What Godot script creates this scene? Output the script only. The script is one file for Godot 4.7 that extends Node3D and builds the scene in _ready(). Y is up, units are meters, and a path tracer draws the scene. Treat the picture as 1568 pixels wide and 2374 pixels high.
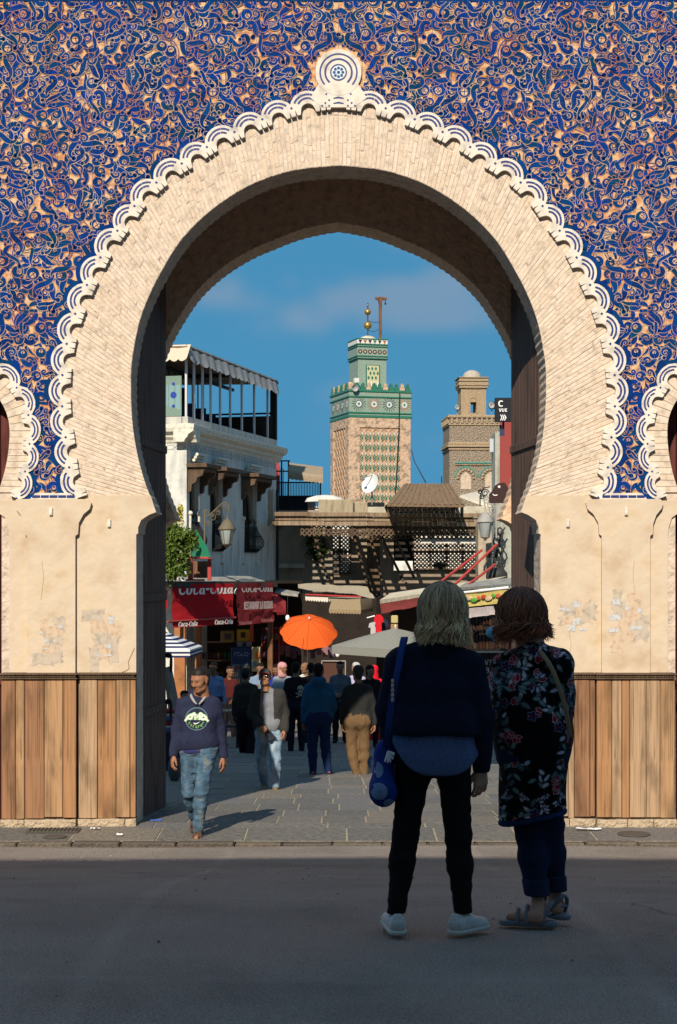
extends Node3D
# A tiled city gate seen from the square in front of it. x right, y up, z towards the viewer; the gate's front face is z = 0.
const FOCAL := 3900.0
const EYE := Vector3(0, 2.77, 18)
const SIDE := [-1.0, 1.0]
var rng := RandomNumberGenerator.new()
var names := {}
var mats := {}
var texs := {}

# where a direction seen from the eye (784, 1320 is straight ahead) meets a given depth
func at(px: float, py: float, d: float) -> Vector3:
	return Vector3((px - 784.0) * d / FOCAL, 2.77 + (1320.0 - py) * d / FOCAL, 18.0 - d)

func lerp2(a: Vector2, b: Vector2, t: float) -> Vector2:
	return a + (b - a) * t

# collects faces; every face is given counter-clockwise as seen from outside
class Mb:
	var v := PackedVector3Array()
	var c := PackedColorArray()
	var uv := PackedVector2Array()
	var ix := PackedInt32Array()
	var col := Color(1, 1, 1)

	func vert(p: Vector3, t := Vector2.ZERO) -> int:
		v.append(p)
		c.append(col)
		uv.append(t)
		return v.size() - 1

	func tri_i(a: int, b: int, d: int) -> void:
		ix.append(a)
		ix.append(d)
		ix.append(b)

	func tri(a: Vector3, b: Vector3, d: Vector3) -> void:
		tri_i(vert(a), vert(b), vert(d))

	func quad(a: Vector3, b: Vector3, d: Vector3, e: Vector3, u0 := Vector2(0, 1), u1 := Vector2(1, 0)) -> void:
		var i := vert(a, u0)
		vert(b, Vector2(u1.x, u0.y))
		vert(d, u1)
		vert(e, Vector2(u0.x, u1.y))
		tri_i(i, i + 1, i + 2)
		tri_i(i, i + 2, i + 3)

	# a box with its edges cut by bev
	func box(o: Vector3, s: Vector3, b := Basis(), bev := 0.0) -> void:
		var h := s / 2.0
		if bev <= 0.0:
			for k in 6:
				var n := [Vector3.RIGHT, Vector3.LEFT, Vector3.UP, Vector3.DOWN, Vector3.BACK, Vector3.FORWARD][k] as Vector3
				var t := (Vector3.UP if absf(n.y) < 0.5 else Vector3.FORWARD * n.y)
				var r := t.cross(n)
				quad(o + b * ((n - r - t) * h), o + b * ((n + r - t) * h), o + b * ((n + r + t) * h), o + b * ((n - r + t) * h))
			return
		var g := Vector3(maxf(h.x - bev, 0.0), maxf(h.y - bev, 0.0), maxf(h.z - bev, 0.0))
		var ax := [Vector3.RIGHT, Vector3.UP, Vector3.BACK]
		for k in 3:
			for s1 in [-1.0, 1.0]:
				var n: Vector3 = ax[k] * s1
				var t: Vector3 = ax[(k + 1) % 3]
				var r := t.cross(n)
				quad(o + b * (n * h + (-r - t) * g), o + b * (n * h + (r - t) * g), o + b * (n * h + (r + t) * g), o + b * (n * h + (-r + t) * g))
		for k in 3:
			var w: Vector3 = ax[k]
			for s1 in [-1.0, 1.0]:
				for s2 in [-1.0, 1.0]:
					var n1: Vector3 = ax[(k + 1) % 3] * s1
					var n2: Vector3 = ax[(k + 2) % 3] * s2
					var p1 := n1 * h + n2 * g
					var p2 := n1 * g + n2 * h
					if s1 * s2 > 0.0:
						quad(o + b * (p1 + w * g), o + b * (p1 - w * g), o + b * (p2 - w * g), o + b * (p2 + w * g))
					else:
						quad(o + b * (p2 + w * g), o + b * (p2 - w * g), o + b * (p1 - w * g), o + b * (p1 + w * g))

	# rows of points joined by quads, smooth
	func grid(rows: Array, closed := false, uvs := false) -> void:
		var m: int = rows[0].size()
		var start := v.size()
		for j in rows.size():
			for i in m:
				vert(rows[j][i], Vector2(float(i) / maxf(1.0, m - 1.0), 1.0 - float(j) / maxf(1.0, rows.size() - 1.0)) if uvs else Vector2.ZERO)
		for j in rows.size() - 1:
			for i in (m if closed else m - 1):
				var a := start + j * m + i
				var b := start + j * m + (i + 1) % m
				tri_i(a, b, b + m)
				tri_i(a, b + m, a + m)

	func tube(pts: Array, r, sides := 6, caps := true) -> void:
		var rows := []
		var up := Vector3(0.13, 0.97, 0.2).normalized()
		var last := Vector3.ZERO
		for k in pts.size():
			var t: Vector3 = (pts[mini(k + 1, pts.size() - 1)] - pts[maxi(k - 1, 0)]).normalized()
			if absf(t.dot(up)) > 0.9:
				up = Vector3(0.9, 0.1, 0.3).normalized()
			var a := last - t * last.dot(t) if last != Vector3.ZERO else t.cross(up)
			a = a.normalized()
			last = a
			var b := t.cross(a)
			var rr: float = r[k] if r is Array else r
			var row := PackedVector3Array()
			for i in sides:
				var f := TAU * i / sides
				row.append(pts[k] + (a * cos(f) + b * sin(f)) * rr)
			rows.append(row)
		grid(rows, true)
		if caps:
			for e in [0, pts.size() - 1]:
				var i0 := vert(pts[e])
				var ring := []
				for p in rows[e]:
					ring.append(vert(p))
				for i in sides:
					if e == 0:
						tri_i(i0, ring[(i + 1) % sides], ring[i])
					else:
						tri_i(i0, ring[i], ring[(i + 1) % sides])

	# profile of Vector2(radius, height), turned about y
	func lathe(prof: Array, segs := 16, xf := Transform3D()) -> void:
		var rows := []
		for p in prof:
			var row := PackedVector3Array()
			for i in segs:
				var f := -TAU * i / segs
				row.append(xf * Vector3(p.x * cos(f), p.y, p.x * sin(f)))
			rows.append(row)
		grid(rows, true)

	func ball(o: Vector3, r: Vector3, segs := 10, rings := 7, b := Basis()) -> void:
		var prof := []
		for k in rings + 1:
			var f := PI * k / rings - PI / 2
			prof.append(Vector2(maxf(cos(f), 0.001), sin(f)))
		lathe(prof, segs, Transform3D(b * Basis.from_scale(r), o))

	# outline in the xy plane (any winding) between z0 (back) and z1 (front)
	func prism(poly: PackedVector2Array, z0: float, z1: float, xf := Transform3D(), back := true, walls := true) -> void:
		var t := Geometry2D.triangulate_polygon(poly)
		var flip := false
		if t.size() >= 3:
			var area := 0.0
			for k in range(0, t.size(), 3):
				area += (poly[t[k + 1]] - poly[t[k]]).cross(poly[t[k + 2]] - poly[t[k]])
			flip = area < 0.0
		var signed := 0.0
		for i in poly.size():
			signed += poly[i].cross(poly[(i + 1) % poly.size()])
		var s := v.size()
		for p in poly:
			vert(xf * Vector3(p.x, p.y, z1), p)
		for k in range(0, t.size(), 3):
			if flip:
				tri_i(s + t[k], s + t[k + 2], s + t[k + 1])
			else:
				tri_i(s + t[k], s + t[k + 1], s + t[k + 2])
		if back:
			s = v.size()
			for p in poly:
				vert(xf * Vector3(p.x, p.y, z0), p)
			for k in range(0, t.size(), 3):
				if flip:
					tri_i(s + t[k], s + t[k + 1], s + t[k + 2])
				else:
					tri_i(s + t[k], s + t[k + 2], s + t[k + 1])
		if walls:
			for i in poly.size():
				var a := poly[i]
				var b := poly[(i + 1) % poly.size()]
				if signed < 0.0:
					var q := a
					a = b
					b = q
				quad(xf * Vector3(a.x, a.y, z0), xf * Vector3(b.x, b.y, z0), xf * Vector3(b.x, b.y, z1), xf * Vector3(a.x, a.y, z1))

	func shifted(by: Vector3) -> Mb:
		for i in v.size():
			v[i] += by
		return self

	func mesh() -> ArrayMesh:
		var n := PackedVector3Array()
		n.resize(v.size())
		for k in range(0, ix.size(), 3):
			var a := ix[k]
			var b := ix[k + 1]
			var d := ix[k + 2]
			var f := (v[d] - v[a]).cross(v[b] - v[a])
			n[a] += f
			n[b] += f
			n[d] += f
		for i in n.size():
			n[i] = n[i].normalized() if n[i].length_squared() > 1e-20 else Vector3.UP
		var arr := []
		arr.resize(Mesh.ARRAY_MAX)
		arr[Mesh.ARRAY_VERTEX] = v
		arr[Mesh.ARRAY_NORMAL] = n
		arr[Mesh.ARRAY_COLOR] = c
		arr[Mesh.ARRAY_TEX_UV] = uv
		arr[Mesh.ARRAY_INDEX] = ix
		var m := ArrayMesh.new()
		if v.size() > 2:
			m.add_surface_from_arrays(Mesh.PRIMITIVE_TRIANGLES, arr)
		return m

func numbered(parent: Node, called: String) -> String:
	var key := str(parent.get_instance_id()) + called
	names[key] = names.get(key, -1) + 1
	return called if names[key] == 0 else "%s_%03d" % [called, names[key]]

# a thing: a node at its base, whose children are its parts
func thing(called: String, label: String, category: String, base := Vector3.ZERO, turn := 0.0, group := "") -> Node3D:
	var o := Node3D.new()
	o.name = numbered(self, called)
	add_child(o, true)
	o.position = base
	o.rotation.y = turn
	tag(o, label, category, group)
	return o

func tag(o: Node3D, label: String, category: String, group := "", kind := "") -> Node3D:
	if label:
		o.set_meta("label", label)
	if category:
		o.set_meta("category", category)
	if group:
		o.set_meta("group", group)
	if kind:
		o.set_meta("kind", kind)
	return o

# a part of a thing; its shape is given in the scene's coordinates unless own is set
func part(parent: Node3D, called: String, m, material: Material, own := false) -> MeshInstance3D:
	var o := MeshInstance3D.new()
	o.mesh = m.mesh() if m is Mb else m
	o.material_override = material
	o.name = numbered(parent, called)
	parent.add_child(o, true)
	if not own:
		o.transform = parent.global_transform.affine_inverse()
	return o

# a thing that is one mesh, given in the scene's coordinates
func solo(called: String, label: String, category: String, m: Mb, material: Material, base: Vector3, group := "", kind := "") -> MeshInstance3D:
	var o := MeshInstance3D.new()
	o.mesh = m.shifted(-base).mesh()
	o.material_override = material
	o.name = numbered(self, called)
	add_child(o, true)
	o.position = base
	tag(o, label, category, group, kind)
	return o

# ---- textures and materials
func noise(seed_: int, freq: float, oct := 4, type := FastNoiseLite.TYPE_SIMPLEX_SMOOTH) -> FastNoiseLite:
	var n := FastNoiseLite.new()
	n.seed = seed_
	n.frequency = freq
	n.noise_type = type
	n.fractal_octaves = oct
	return n

# a tinted texture: noise runs through a ramp of [position, linear colour]
func ramp_tex(key: String, n: FastNoiseLite, stops: Array, w := 512, h := 512, sw := 0, sh := 0) -> Texture2D:
	if texs.has(key):
		return texs[key]
	var im := n.get_seamless_image(sw if sw else w, sh if sh else h)
	im.convert(Image.FORMAT_L8)
	if sw:
		im.resize(w, h, Image.INTERPOLATE_CUBIC)
	var lut := []
	for k in 256:
		var t := k / 255.0
		var c: Color = stops[-1][1]
		for s in stops.size() - 1:
			if t <= stops[s + 1][0]:
				var f := clampf((t - stops[s][0]) / (stops[s + 1][0] - stops[s][0]), 0, 1)
				c = (stops[s][1] as Color).lerp(stops[s + 1][1], f)
				break
		c = c.linear_to_srgb()
		lut.append([int(clampf(c.r, 0, 1) * 255), int(clampf(c.g, 0, 1) * 255), int(clampf(c.b, 0, 1) * 255)])
	var src := im.get_data()
	var out := PackedByteArray()
	out.resize(w * h * 3)
	var j := 0
	for b in src:
		var l = lut[b]
		out[j] = l[0]
		out[j + 1] = l[1]
		out[j + 2] = l[2]
		j += 3
	texs[key] = ImageTexture.create_from_image(Image.create_from_data(w, h, false, Image.FORMAT_RGB8, out))
	return texs[key]

func bump(key: String, n: FastNoiseLite, strength: float, sz := 512) -> Texture2D:
	if not texs.has(key):
		var im := n.get_seamless_image(sz, sz)
		im.bump_map_to_normal_map(strength)
		texs[key] = ImageTexture.create_from_image(im)
	return texs[key]

# c is the linear base colour
func mat(key: String, c := Color(0.5, 0.5, 0.5), rough := 0.85, o := {}) -> StandardMaterial3D:
	if mats.has(key):
		return mats[key]
	var m := StandardMaterial3D.new()
	m.resource_name = key
	m.albedo_color = c.linear_to_srgb()
	m.roughness = rough
	m.metallic = o.get("metal", 0.0)
	m.metallic_specular = o.get("spec", 0.35)
	if o.has("vc"):
		m.vertex_color_use_as_albedo = true
	if o.has("tex"):
		m.albedo_texture = o.tex
	if o.has("nrm"):
		m.normal_enabled = true
		m.normal_texture = o.nrm
		m.normal_scale = o.get("ns", 1.0)
	if o.has("tri"):
		m.uv1_triplanar = true
		m.uv1_world_triplanar = o.get("world", true)
		m.uv1_triplanar_sharpness = 6.0
		m.uv1_scale = o.tri if o.tri is Vector3 else Vector3.ONE * o.tri
	if o.has("backlight"):
		m.backlight_enabled = true
		m.backlight = o.backlight
	if o.has("alpha"):
		m.transparency = BaseMaterial3D.TRANSPARENCY_ALPHA
		m.albedo_color.a = o.alpha
	if o.has("rim"):
		m.rim_enabled = true
		m.rim = o.rim
	m.cull_mode = BaseMaterial3D.CULL_DISABLED
	mats[key] = m
	return m

func g3(x: float) -> Color:
	return Color(x, x, x)

func mottle() -> Texture2D:
	return ramp_tex("mottle", noise(3, 0.012, 6), [[0.0, g3(0.55)], [0.3, g3(0.8)], [0.55, g3(0.95)], [1.0, g3(1.0)]])

func streaks() -> Texture2D:  # rain streaks and grime running down a wall
	return ramp_tex("streaks", noise(8, 0.02, 5), [[0.0, g3(0.6)], [0.35, g3(0.85)], [0.6, g3(0.97)], [1.0, g3(1.0)]], 512, 512, 512, 96)

func weave() -> Texture2D:
	return bump("weave", noise(5, 0.2, 2), 6.0, 256)

func rough_bump() -> Texture2D:
	return bump("rough", noise(6, 0.03, 6), 10.0, 512)

# plain painted or plastered surface with wear
func wall_mat(key: String, c: Color, s := 0.22, ns := 0.25) -> StandardMaterial3D:
	return mat(key, c, 0.9, {"tex": mottle(), "tri": s, "nrm": rough_bump(), "ns": ns})

func grime_mat(key: String, c: Color, s := 0.3) -> StandardMaterial3D:
	return mat(key, c, 0.9, {"tex": streaks(), "tri": s, "nrm": rough_bump(), "ns": 0.2})

func cloth(key: String, c: Color, s := 6.0, o := {}) -> StandardMaterial3D:
	var d := {"nrm": weave(), "ns": 0.5, "tri": s, "world": false, "tex": mottle(), "spec": 0.2}
	d.merge(o, true)
	return mat(key, c, 0.9, d)

func vcol(key := "tinted", rough := 0.8, o := {}) -> StandardMaterial3D:
	var d := {"vc": true}
	d.merge(o, true)
	return mat(key, Color.WHITE, rough, d)

# ---- lettering and flat print, drawn as thin raised shapes
func text_mesh(s: String, h: float, font := "Droid Sans", depth := 0.004, bold := false) -> TextMesh:
	var t := TextMesh.new()
	var f := SystemFont.new()
	f.font_names = PackedStringArray([font])
	if bold:
		f.font_weight = 700
	t.text = s
	t.font = f
	t.font_size = 48
	t.pixel_size = h / 36.0
	t.depth = depth
	t.curve_step = 2.0
	return t

# the part of some lettering that shows below a line y < top (in the text's own plane)
func cut_text(t: TextMesh, top: float) -> Mb:
	var a := t.get_mesh_arrays()
	var v: PackedVector3Array = a[Mesh.ARRAY_VERTEX]
	var ix: PackedInt32Array = a[Mesh.ARRAY_INDEX]
	var m := Mb.new()
	for k in range(0, ix.size(), 3):
		var poly := []
		for e in 3:
			var p := v[ix[k + e]]
			var q := v[ix[k + (e + 1) % 3]]
			if p.y <= top:
				poly.append(p)
			if (p.y <= top) != (q.y <= top):
				poly.append(p.lerp(q, (top - p.y) / (q.y - p.y)))
		for e in range(1, poly.size() - 1):
			m.tri(poly[0], poly[e + 1], poly[e])
	return m

func write(parent: Node3D, called: String, s: String, h: float, m: Material, xf: Transform3D, font := "Droid Sans", bold := false) -> MeshInstance3D:
	var o := part(parent, called, text_mesh(s, h, font, 0.004, bold), m, true)
	o.transform = parent.global_transform.affine_inverse() * xf
	return o

# a flat strip along pts (xy) of the given widths at height z
func ribbon(mb: Mb, pts: PackedVector2Array, w: Array, z: float, keep = null, tint = null) -> void:
	var n := pts.size()
	var prev := -1
	for k in n:
		var t := (pts[mini(k + 1, n - 1)] - pts[maxi(k - 1, 0)]).normalized()
		var s: Vector2 = Vector2(-t.y, t.x) * (w[k] * 0.5 if w.size() > 1 else w[0] * 0.5)
		if keep != null and not keep.call(pts[k]):
			prev = -1
			continue
		if tint != null:
			mb.col = tint.call(pts[k])
		var a := mb.vert(Vector3(pts[k].x + s.x, pts[k].y + s.y, z))
		mb.vert(Vector3(pts[k].x - s.x, pts[k].y - s.y, z))
		if prev >= 0:
			mb.tri_i(prev, prev + 1, a + 1)
			mb.tri_i(prev, a + 1, a)
		prev = a

func disc(mb: Mb, o: Vector2, r: float, z: float, segs := 12) -> void:
	var i0 := mb.vert(Vector3(o.x, o.y, z))
	for k in segs:
		mb.vert(Vector3(o.x + r * cos(TAU * k / segs), o.y + r * sin(TAU * k / segs), z))
	for k in segs:
		mb.tri_i(i0, i0 + 1 + k, i0 + 1 + (k + 1) % segs)

func arc(o: Vector2, r: float, a0: float, a1: float, n: int) -> PackedVector2Array:
	var p := PackedVector2Array()
	for k in n + 1:
		var f := a0 + (a1 - a0) * k / n
		p.append(o + Vector2(cos(f), sin(f)) * r)
	return p

# smooth curve through points, n steps each
func spline(pts: Array, n := 6) -> Array:
	var out := []
	for k in pts.size() - 1:
		var a = pts[maxi(k - 1, 0)]
		var b = pts[k]
		var c = pts[k + 1]
		var d = pts[mini(k + 2, pts.size() - 1)]
		for i in n:
			var t := float(i) / n
			out.append((b * 2.0 + (c - a) * t + (a * 2.0 - b * 5.0 + c * 4.0 - d) * t * t + (b * 3.0 - a - c * 3.0 + d) * t * t * t) * 0.5)
	out.append(pts[-1])
	return out

# ================= camera, sky, sun =================
func camera_and_light() -> void:
	var cam := Camera3D.new()
	cam.name = "camera"
	add_child(cam)
	cam.position = EYE
	cam.projection = Camera3D.PROJECTION_FRUSTUM
	cam.near = 0.1
	cam.far = 600.0
	cam.size = 2373.0 / FOCAL * 0.1
	cam.frustum_offset = Vector2(0, 133.5 / FOCAL * 0.1)
	cam.current = true
	var env := Environment.new()
	env.background_mode = Environment.BG_SKY
	env.tonemap_mode = Environment.TONE_MAPPER_LINEAR
	env.tonemap_exposure = 1.35
	env.sdfgi_enabled = true
	env.ssao_enabled = true
	env.ssil_enabled = true
	var sky := Sky.new()
	var sm := PanoramaSkyMaterial.new()
	sm.panorama = sky_picture()
	sky.sky_material = sm
	env.sky = sky
	env.background_energy_multiplier = 0.8
	var we := WorldEnvironment.new()
	we.name = "environment"
	we.environment = env
	add_child(we)
	var sun := DirectionalLight3D.new()
	sun.name = "sun"
	add_child(sun)
	var az := deg_to_rad(13.6)
	var el := deg_to_rad(35.0)
	sun.look_at_from_position(Vector3.ZERO, Vector3(sin(az) * cos(el), -sin(el), -cos(az) * cos(el)))
	sun.light_energy = 1.45
	sun.light_color = Color(1.0, 0.95, 0.87)
	sun.light_angular_distance = 0.5
	sun.shadow_enabled = true

func sky_picture() -> Texture2D:
	var w := 1024
	var h := 512
	var im := Image.create(w, h, false, Image.FORMAT_RGBF)
	var n := noise(79, 3.4, 6)
	n.fractal_gain = 0.55
	for y in h:
		var el := PI / 2 - PI * (y + 0.5) / h
		var t := clampf(el / (PI / 2), 0.0, 1.0)
		var base := Color(0.070, 0.285, 0.49).lerp(Color(0.042, 0.19, 0.38), pow(t, 0.55))
		for x in w:
			var c := base
			if el > 0.02:
				var az := TAU * (x + 0.5) / w
				var d := Vector3(cos(az) * cos(el), sin(el), sin(az) * cos(el))
				var p := Vector3(d.x, d.y * 3.2, d.z) * 2.2
				var f := n.get_noise_3dv(p)
				var k := smoothstep(0.0, 0.34, f) * smoothstep(0.05, 0.16, el) * 0.5
				var high := smoothstep(0.30, 0.75, el)  # clouds overhead, out of view, are made whiter and denser to fill the shade
				c = base.lerp(Color(0.27, 0.33, 0.42).lerp(Color(0.66, 0.66, 0.66), high), k * (1.0 + 0.6 * high))
			im.set_pixel(x, y, c)
	return ImageTexture.create_from_image(im)

# ================= ground =================
func ground() -> void:
	var asphalt := mat("asphalt", Color(0.34, 0.295, 0.265), 0.92, {"tex": ramp_tex("asphalt", noise(41, 0.35, 3), [[0.0, g3(0.3)], [0.35, g3(0.72)], [0.6, g3(0.95)], [1.0, g3(1.0)]]), "tri": 0.42, "nrm": bump("grit", noise(42, 0.3, 3), 8.0), "ns": 1.0})
	asphalt.detail_enabled = true
	asphalt.detail_blend_mode = BaseMaterial3D.BLEND_MODE_MUL
	asphalt.detail_albedo = ramp_tex("road_wear", noise(43, 0.01, 5), [[0.0, g3(0.7)], [0.35, g3(0.88)], [0.6, g3(1.0)], [1.0, g3(0.92)]])
	asphalt.detail_uv_layer = BaseMaterial3D.DETAIL_UV_2
	asphalt.uv2_triplanar = true
	asphalt.uv2_world_triplanar = true
	asphalt.uv2_scale = Vector3.ONE * 0.13
	# the square: one sheet that falls towards the gate
	var m := Mb.new()
	var rows := []
	var zs := []
	var z := 300.0
	for k in 20:
		zs.append(300.0 - k * 13.5)
	for k in 60:
		zs.append(43.0 - k * 0.71)
	zs.append(1.06)
	for zz in zs:
		var row := PackedVector3Array()
		for i in 41:
			var x: float = (i - 20) * (0.6 if absi(i - 20) < 10 else 1.0) * (1.0 + pow(absf(i - 20) / 20.0, 4) * 12.0)
			row.append(Vector3(x, height(x, zz) + 0.012 * sin(x * 0.9 + zz * 0.4), zz))
		rows.append(row)
	rows.reverse()
	for r in rows:
		r.reverse()
	m.grid(rows)
	solo("road", "grey asphalt square sloping down to the gate", "road", m, asphalt, Vector3(0, 1.0, 12), "", "structure")
	# cracks, an old paint trace and scattered grit on the asphalt
	var dark := mat("tar_line", Color(0.07, 0.06, 0.055), 0.8)
	var pale := mat("road_paint_trace", Color(0.33, 0.25, 0.23), 0.9, {"tex": mottle(), "tri": 2.0})
	for k in 5:
		var b := Mb.new()
		var p := Vector3(rng.randf_range(-3.0, 2.6), 0, rng.randf_range(6.0, 12.0))
		var f := rng.randf() * TAU
		var rows2 := []
		for i in 26:
			var y := height(p.x, p.z) + 0.012 * sin(p.x * 0.9 + p.z * 0.4) + 0.004
			rows2.append(PackedVector3Array([Vector3(p.x - sin(f) * 0.004, y, p.z - cos(f) * 0.004), Vector3(p.x + sin(f) * 0.004, y, p.z + cos(f) * 0.004)]))
			p += Vector3(cos(f), 0, -sin(f)) * 0.06
			f += rng.randf_range(-0.5, 0.5)
		b.grid(rows2)
		solo("road_crack", ["thin crack in the asphalt, nearest the lower left corner", "thin crack in the asphalt left of the blonde woman", "thin crack in the asphalt near the middle of the road", "thin crack in the asphalt in front of the two women", "thin crack in the asphalt towards the right edge"][k], "crack", b, dark, Vector3(p.x, height(p.x, p.z), p.z))
	for k in 3:
		var b := Mb.new()
		for i in 6:
			var x0 := -3.6 + k * 0.8 + i * 0.13
			var z0 := 2.2 + 0.10 * k + rng.randf() * 0.1
			var y := height(x0, z0) + 0.012 * sin(x0 * 0.9 + z0 * 0.4) + 0.006
			b.quad(Vector3(x0, y - 0.004, z0 + 0.05), Vector3(x0 + 0.16, y - 0.004, z0 + 0.05), Vector3(x0 + 0.19, y + 0.006, z0 - 0.03), Vector3(x0 + 0.02, y + 0.006, z0 - 0.04))
		solo("paint_trace", "worn reddish paint trace on the road at the left shadow edge, %s of three" % ["left", "middle", "right"][k], "paint trace", b, pale, Vector3(-3.3 + k * 0.8, 0, 2.3))
	var grit := Mb.new()
	for k in 220:
		var x0 := rng.randf_range(-4.0, 4.0)
		var z0 := rng.randf_range(1.3, 12.5)
		grit.col = g3(rng.randf_range(0.12, 0.5))
		grit.ball(Vector3(x0, height(x0, z0) + 0.012 * sin(x0 * 0.9 + z0 * 0.4) + 0.003, z0), Vector3(1, 0.6, 1) * rng.randf_range(0.003, 0.010), 5, 3)
	solo("road_grit", "small stones and grit scattered over the road", "grit", grit, vcol("grit_stone", 0.9), Vector3(0, 0.5, 6), "", "stuff")
	# everything beyond: earth that follows the falling street
	m = Mb.new()
	rows = []
	for zz in [1.3, -0.1, -6.0, -12.0, -20.0, -30.0, -45.0, -70.0, -120.0, -200.0, -320.0]:
		var row := PackedVector3Array()
		for x in [-320.0, -60.0, -12.0, -6.0, 0.0, 6.0, 12.0, 60.0, 320.0]:
			row.append(Vector3(x, height(x, minf(zz, 1.0)) - 0.06, zz))
		rows.append(row)
	m.grid(rows)
	solo("ground", "dark dusty ground under the paving and beyond the street", "ground", m, mat("earth", Color(0.11, 0.095, 0.075), 0.95, {"tex": mottle(), "tri": 0.3, "nrm": rough_bump()}), Vector3(0, 0, -10), "", "structure")
	# kerb stones
	var kerb := Mb.new()
	kerb.box(Vector3(0, -0.10, 0.99), Vector3(24, 0.2, 0.05))
	var ks := solo("kerb", "low kerb of dark stones in front of the gate", "kerb", kerb, mat("kerb_bed", Color(0.12, 0.10, 0.08), 0.95), Vector3(0, 0, 1.0), "", "structure")
	var kerb_m := [mat("kerb_stone_a", Color(0.10, 0.083, 0.068), 0.9, {"tex": mottle(), "tri": 1.5, "nrm": rough_bump(), "ns": 1.2}), mat("kerb_stone_b", Color(0.13, 0.108, 0.085), 0.9, {"tex": mottle(), "tri": 1.2, "nrm": rough_bump(), "ns": 1.2})]
	var x := -5.4
	while x < 5.4:
		var w := rng.randf_range(0.42, 0.62)
		var b := Mb.new()
		b.box(Vector3(x + w / 2, -0.055 + rng.randf_range(-0.010, 0.006), 1.06 + rng.randf_range(-0.018, 0.014)), Vector3(w - 0.012, 0.165, 0.14), Basis(Vector3.BACK, rng.randf_range(-0.006, 0.006)), 0.012)
		part(ks, "kerb_stone", b, kerb_m[rng.randi() % 2])
		x += w
	paving()

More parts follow.
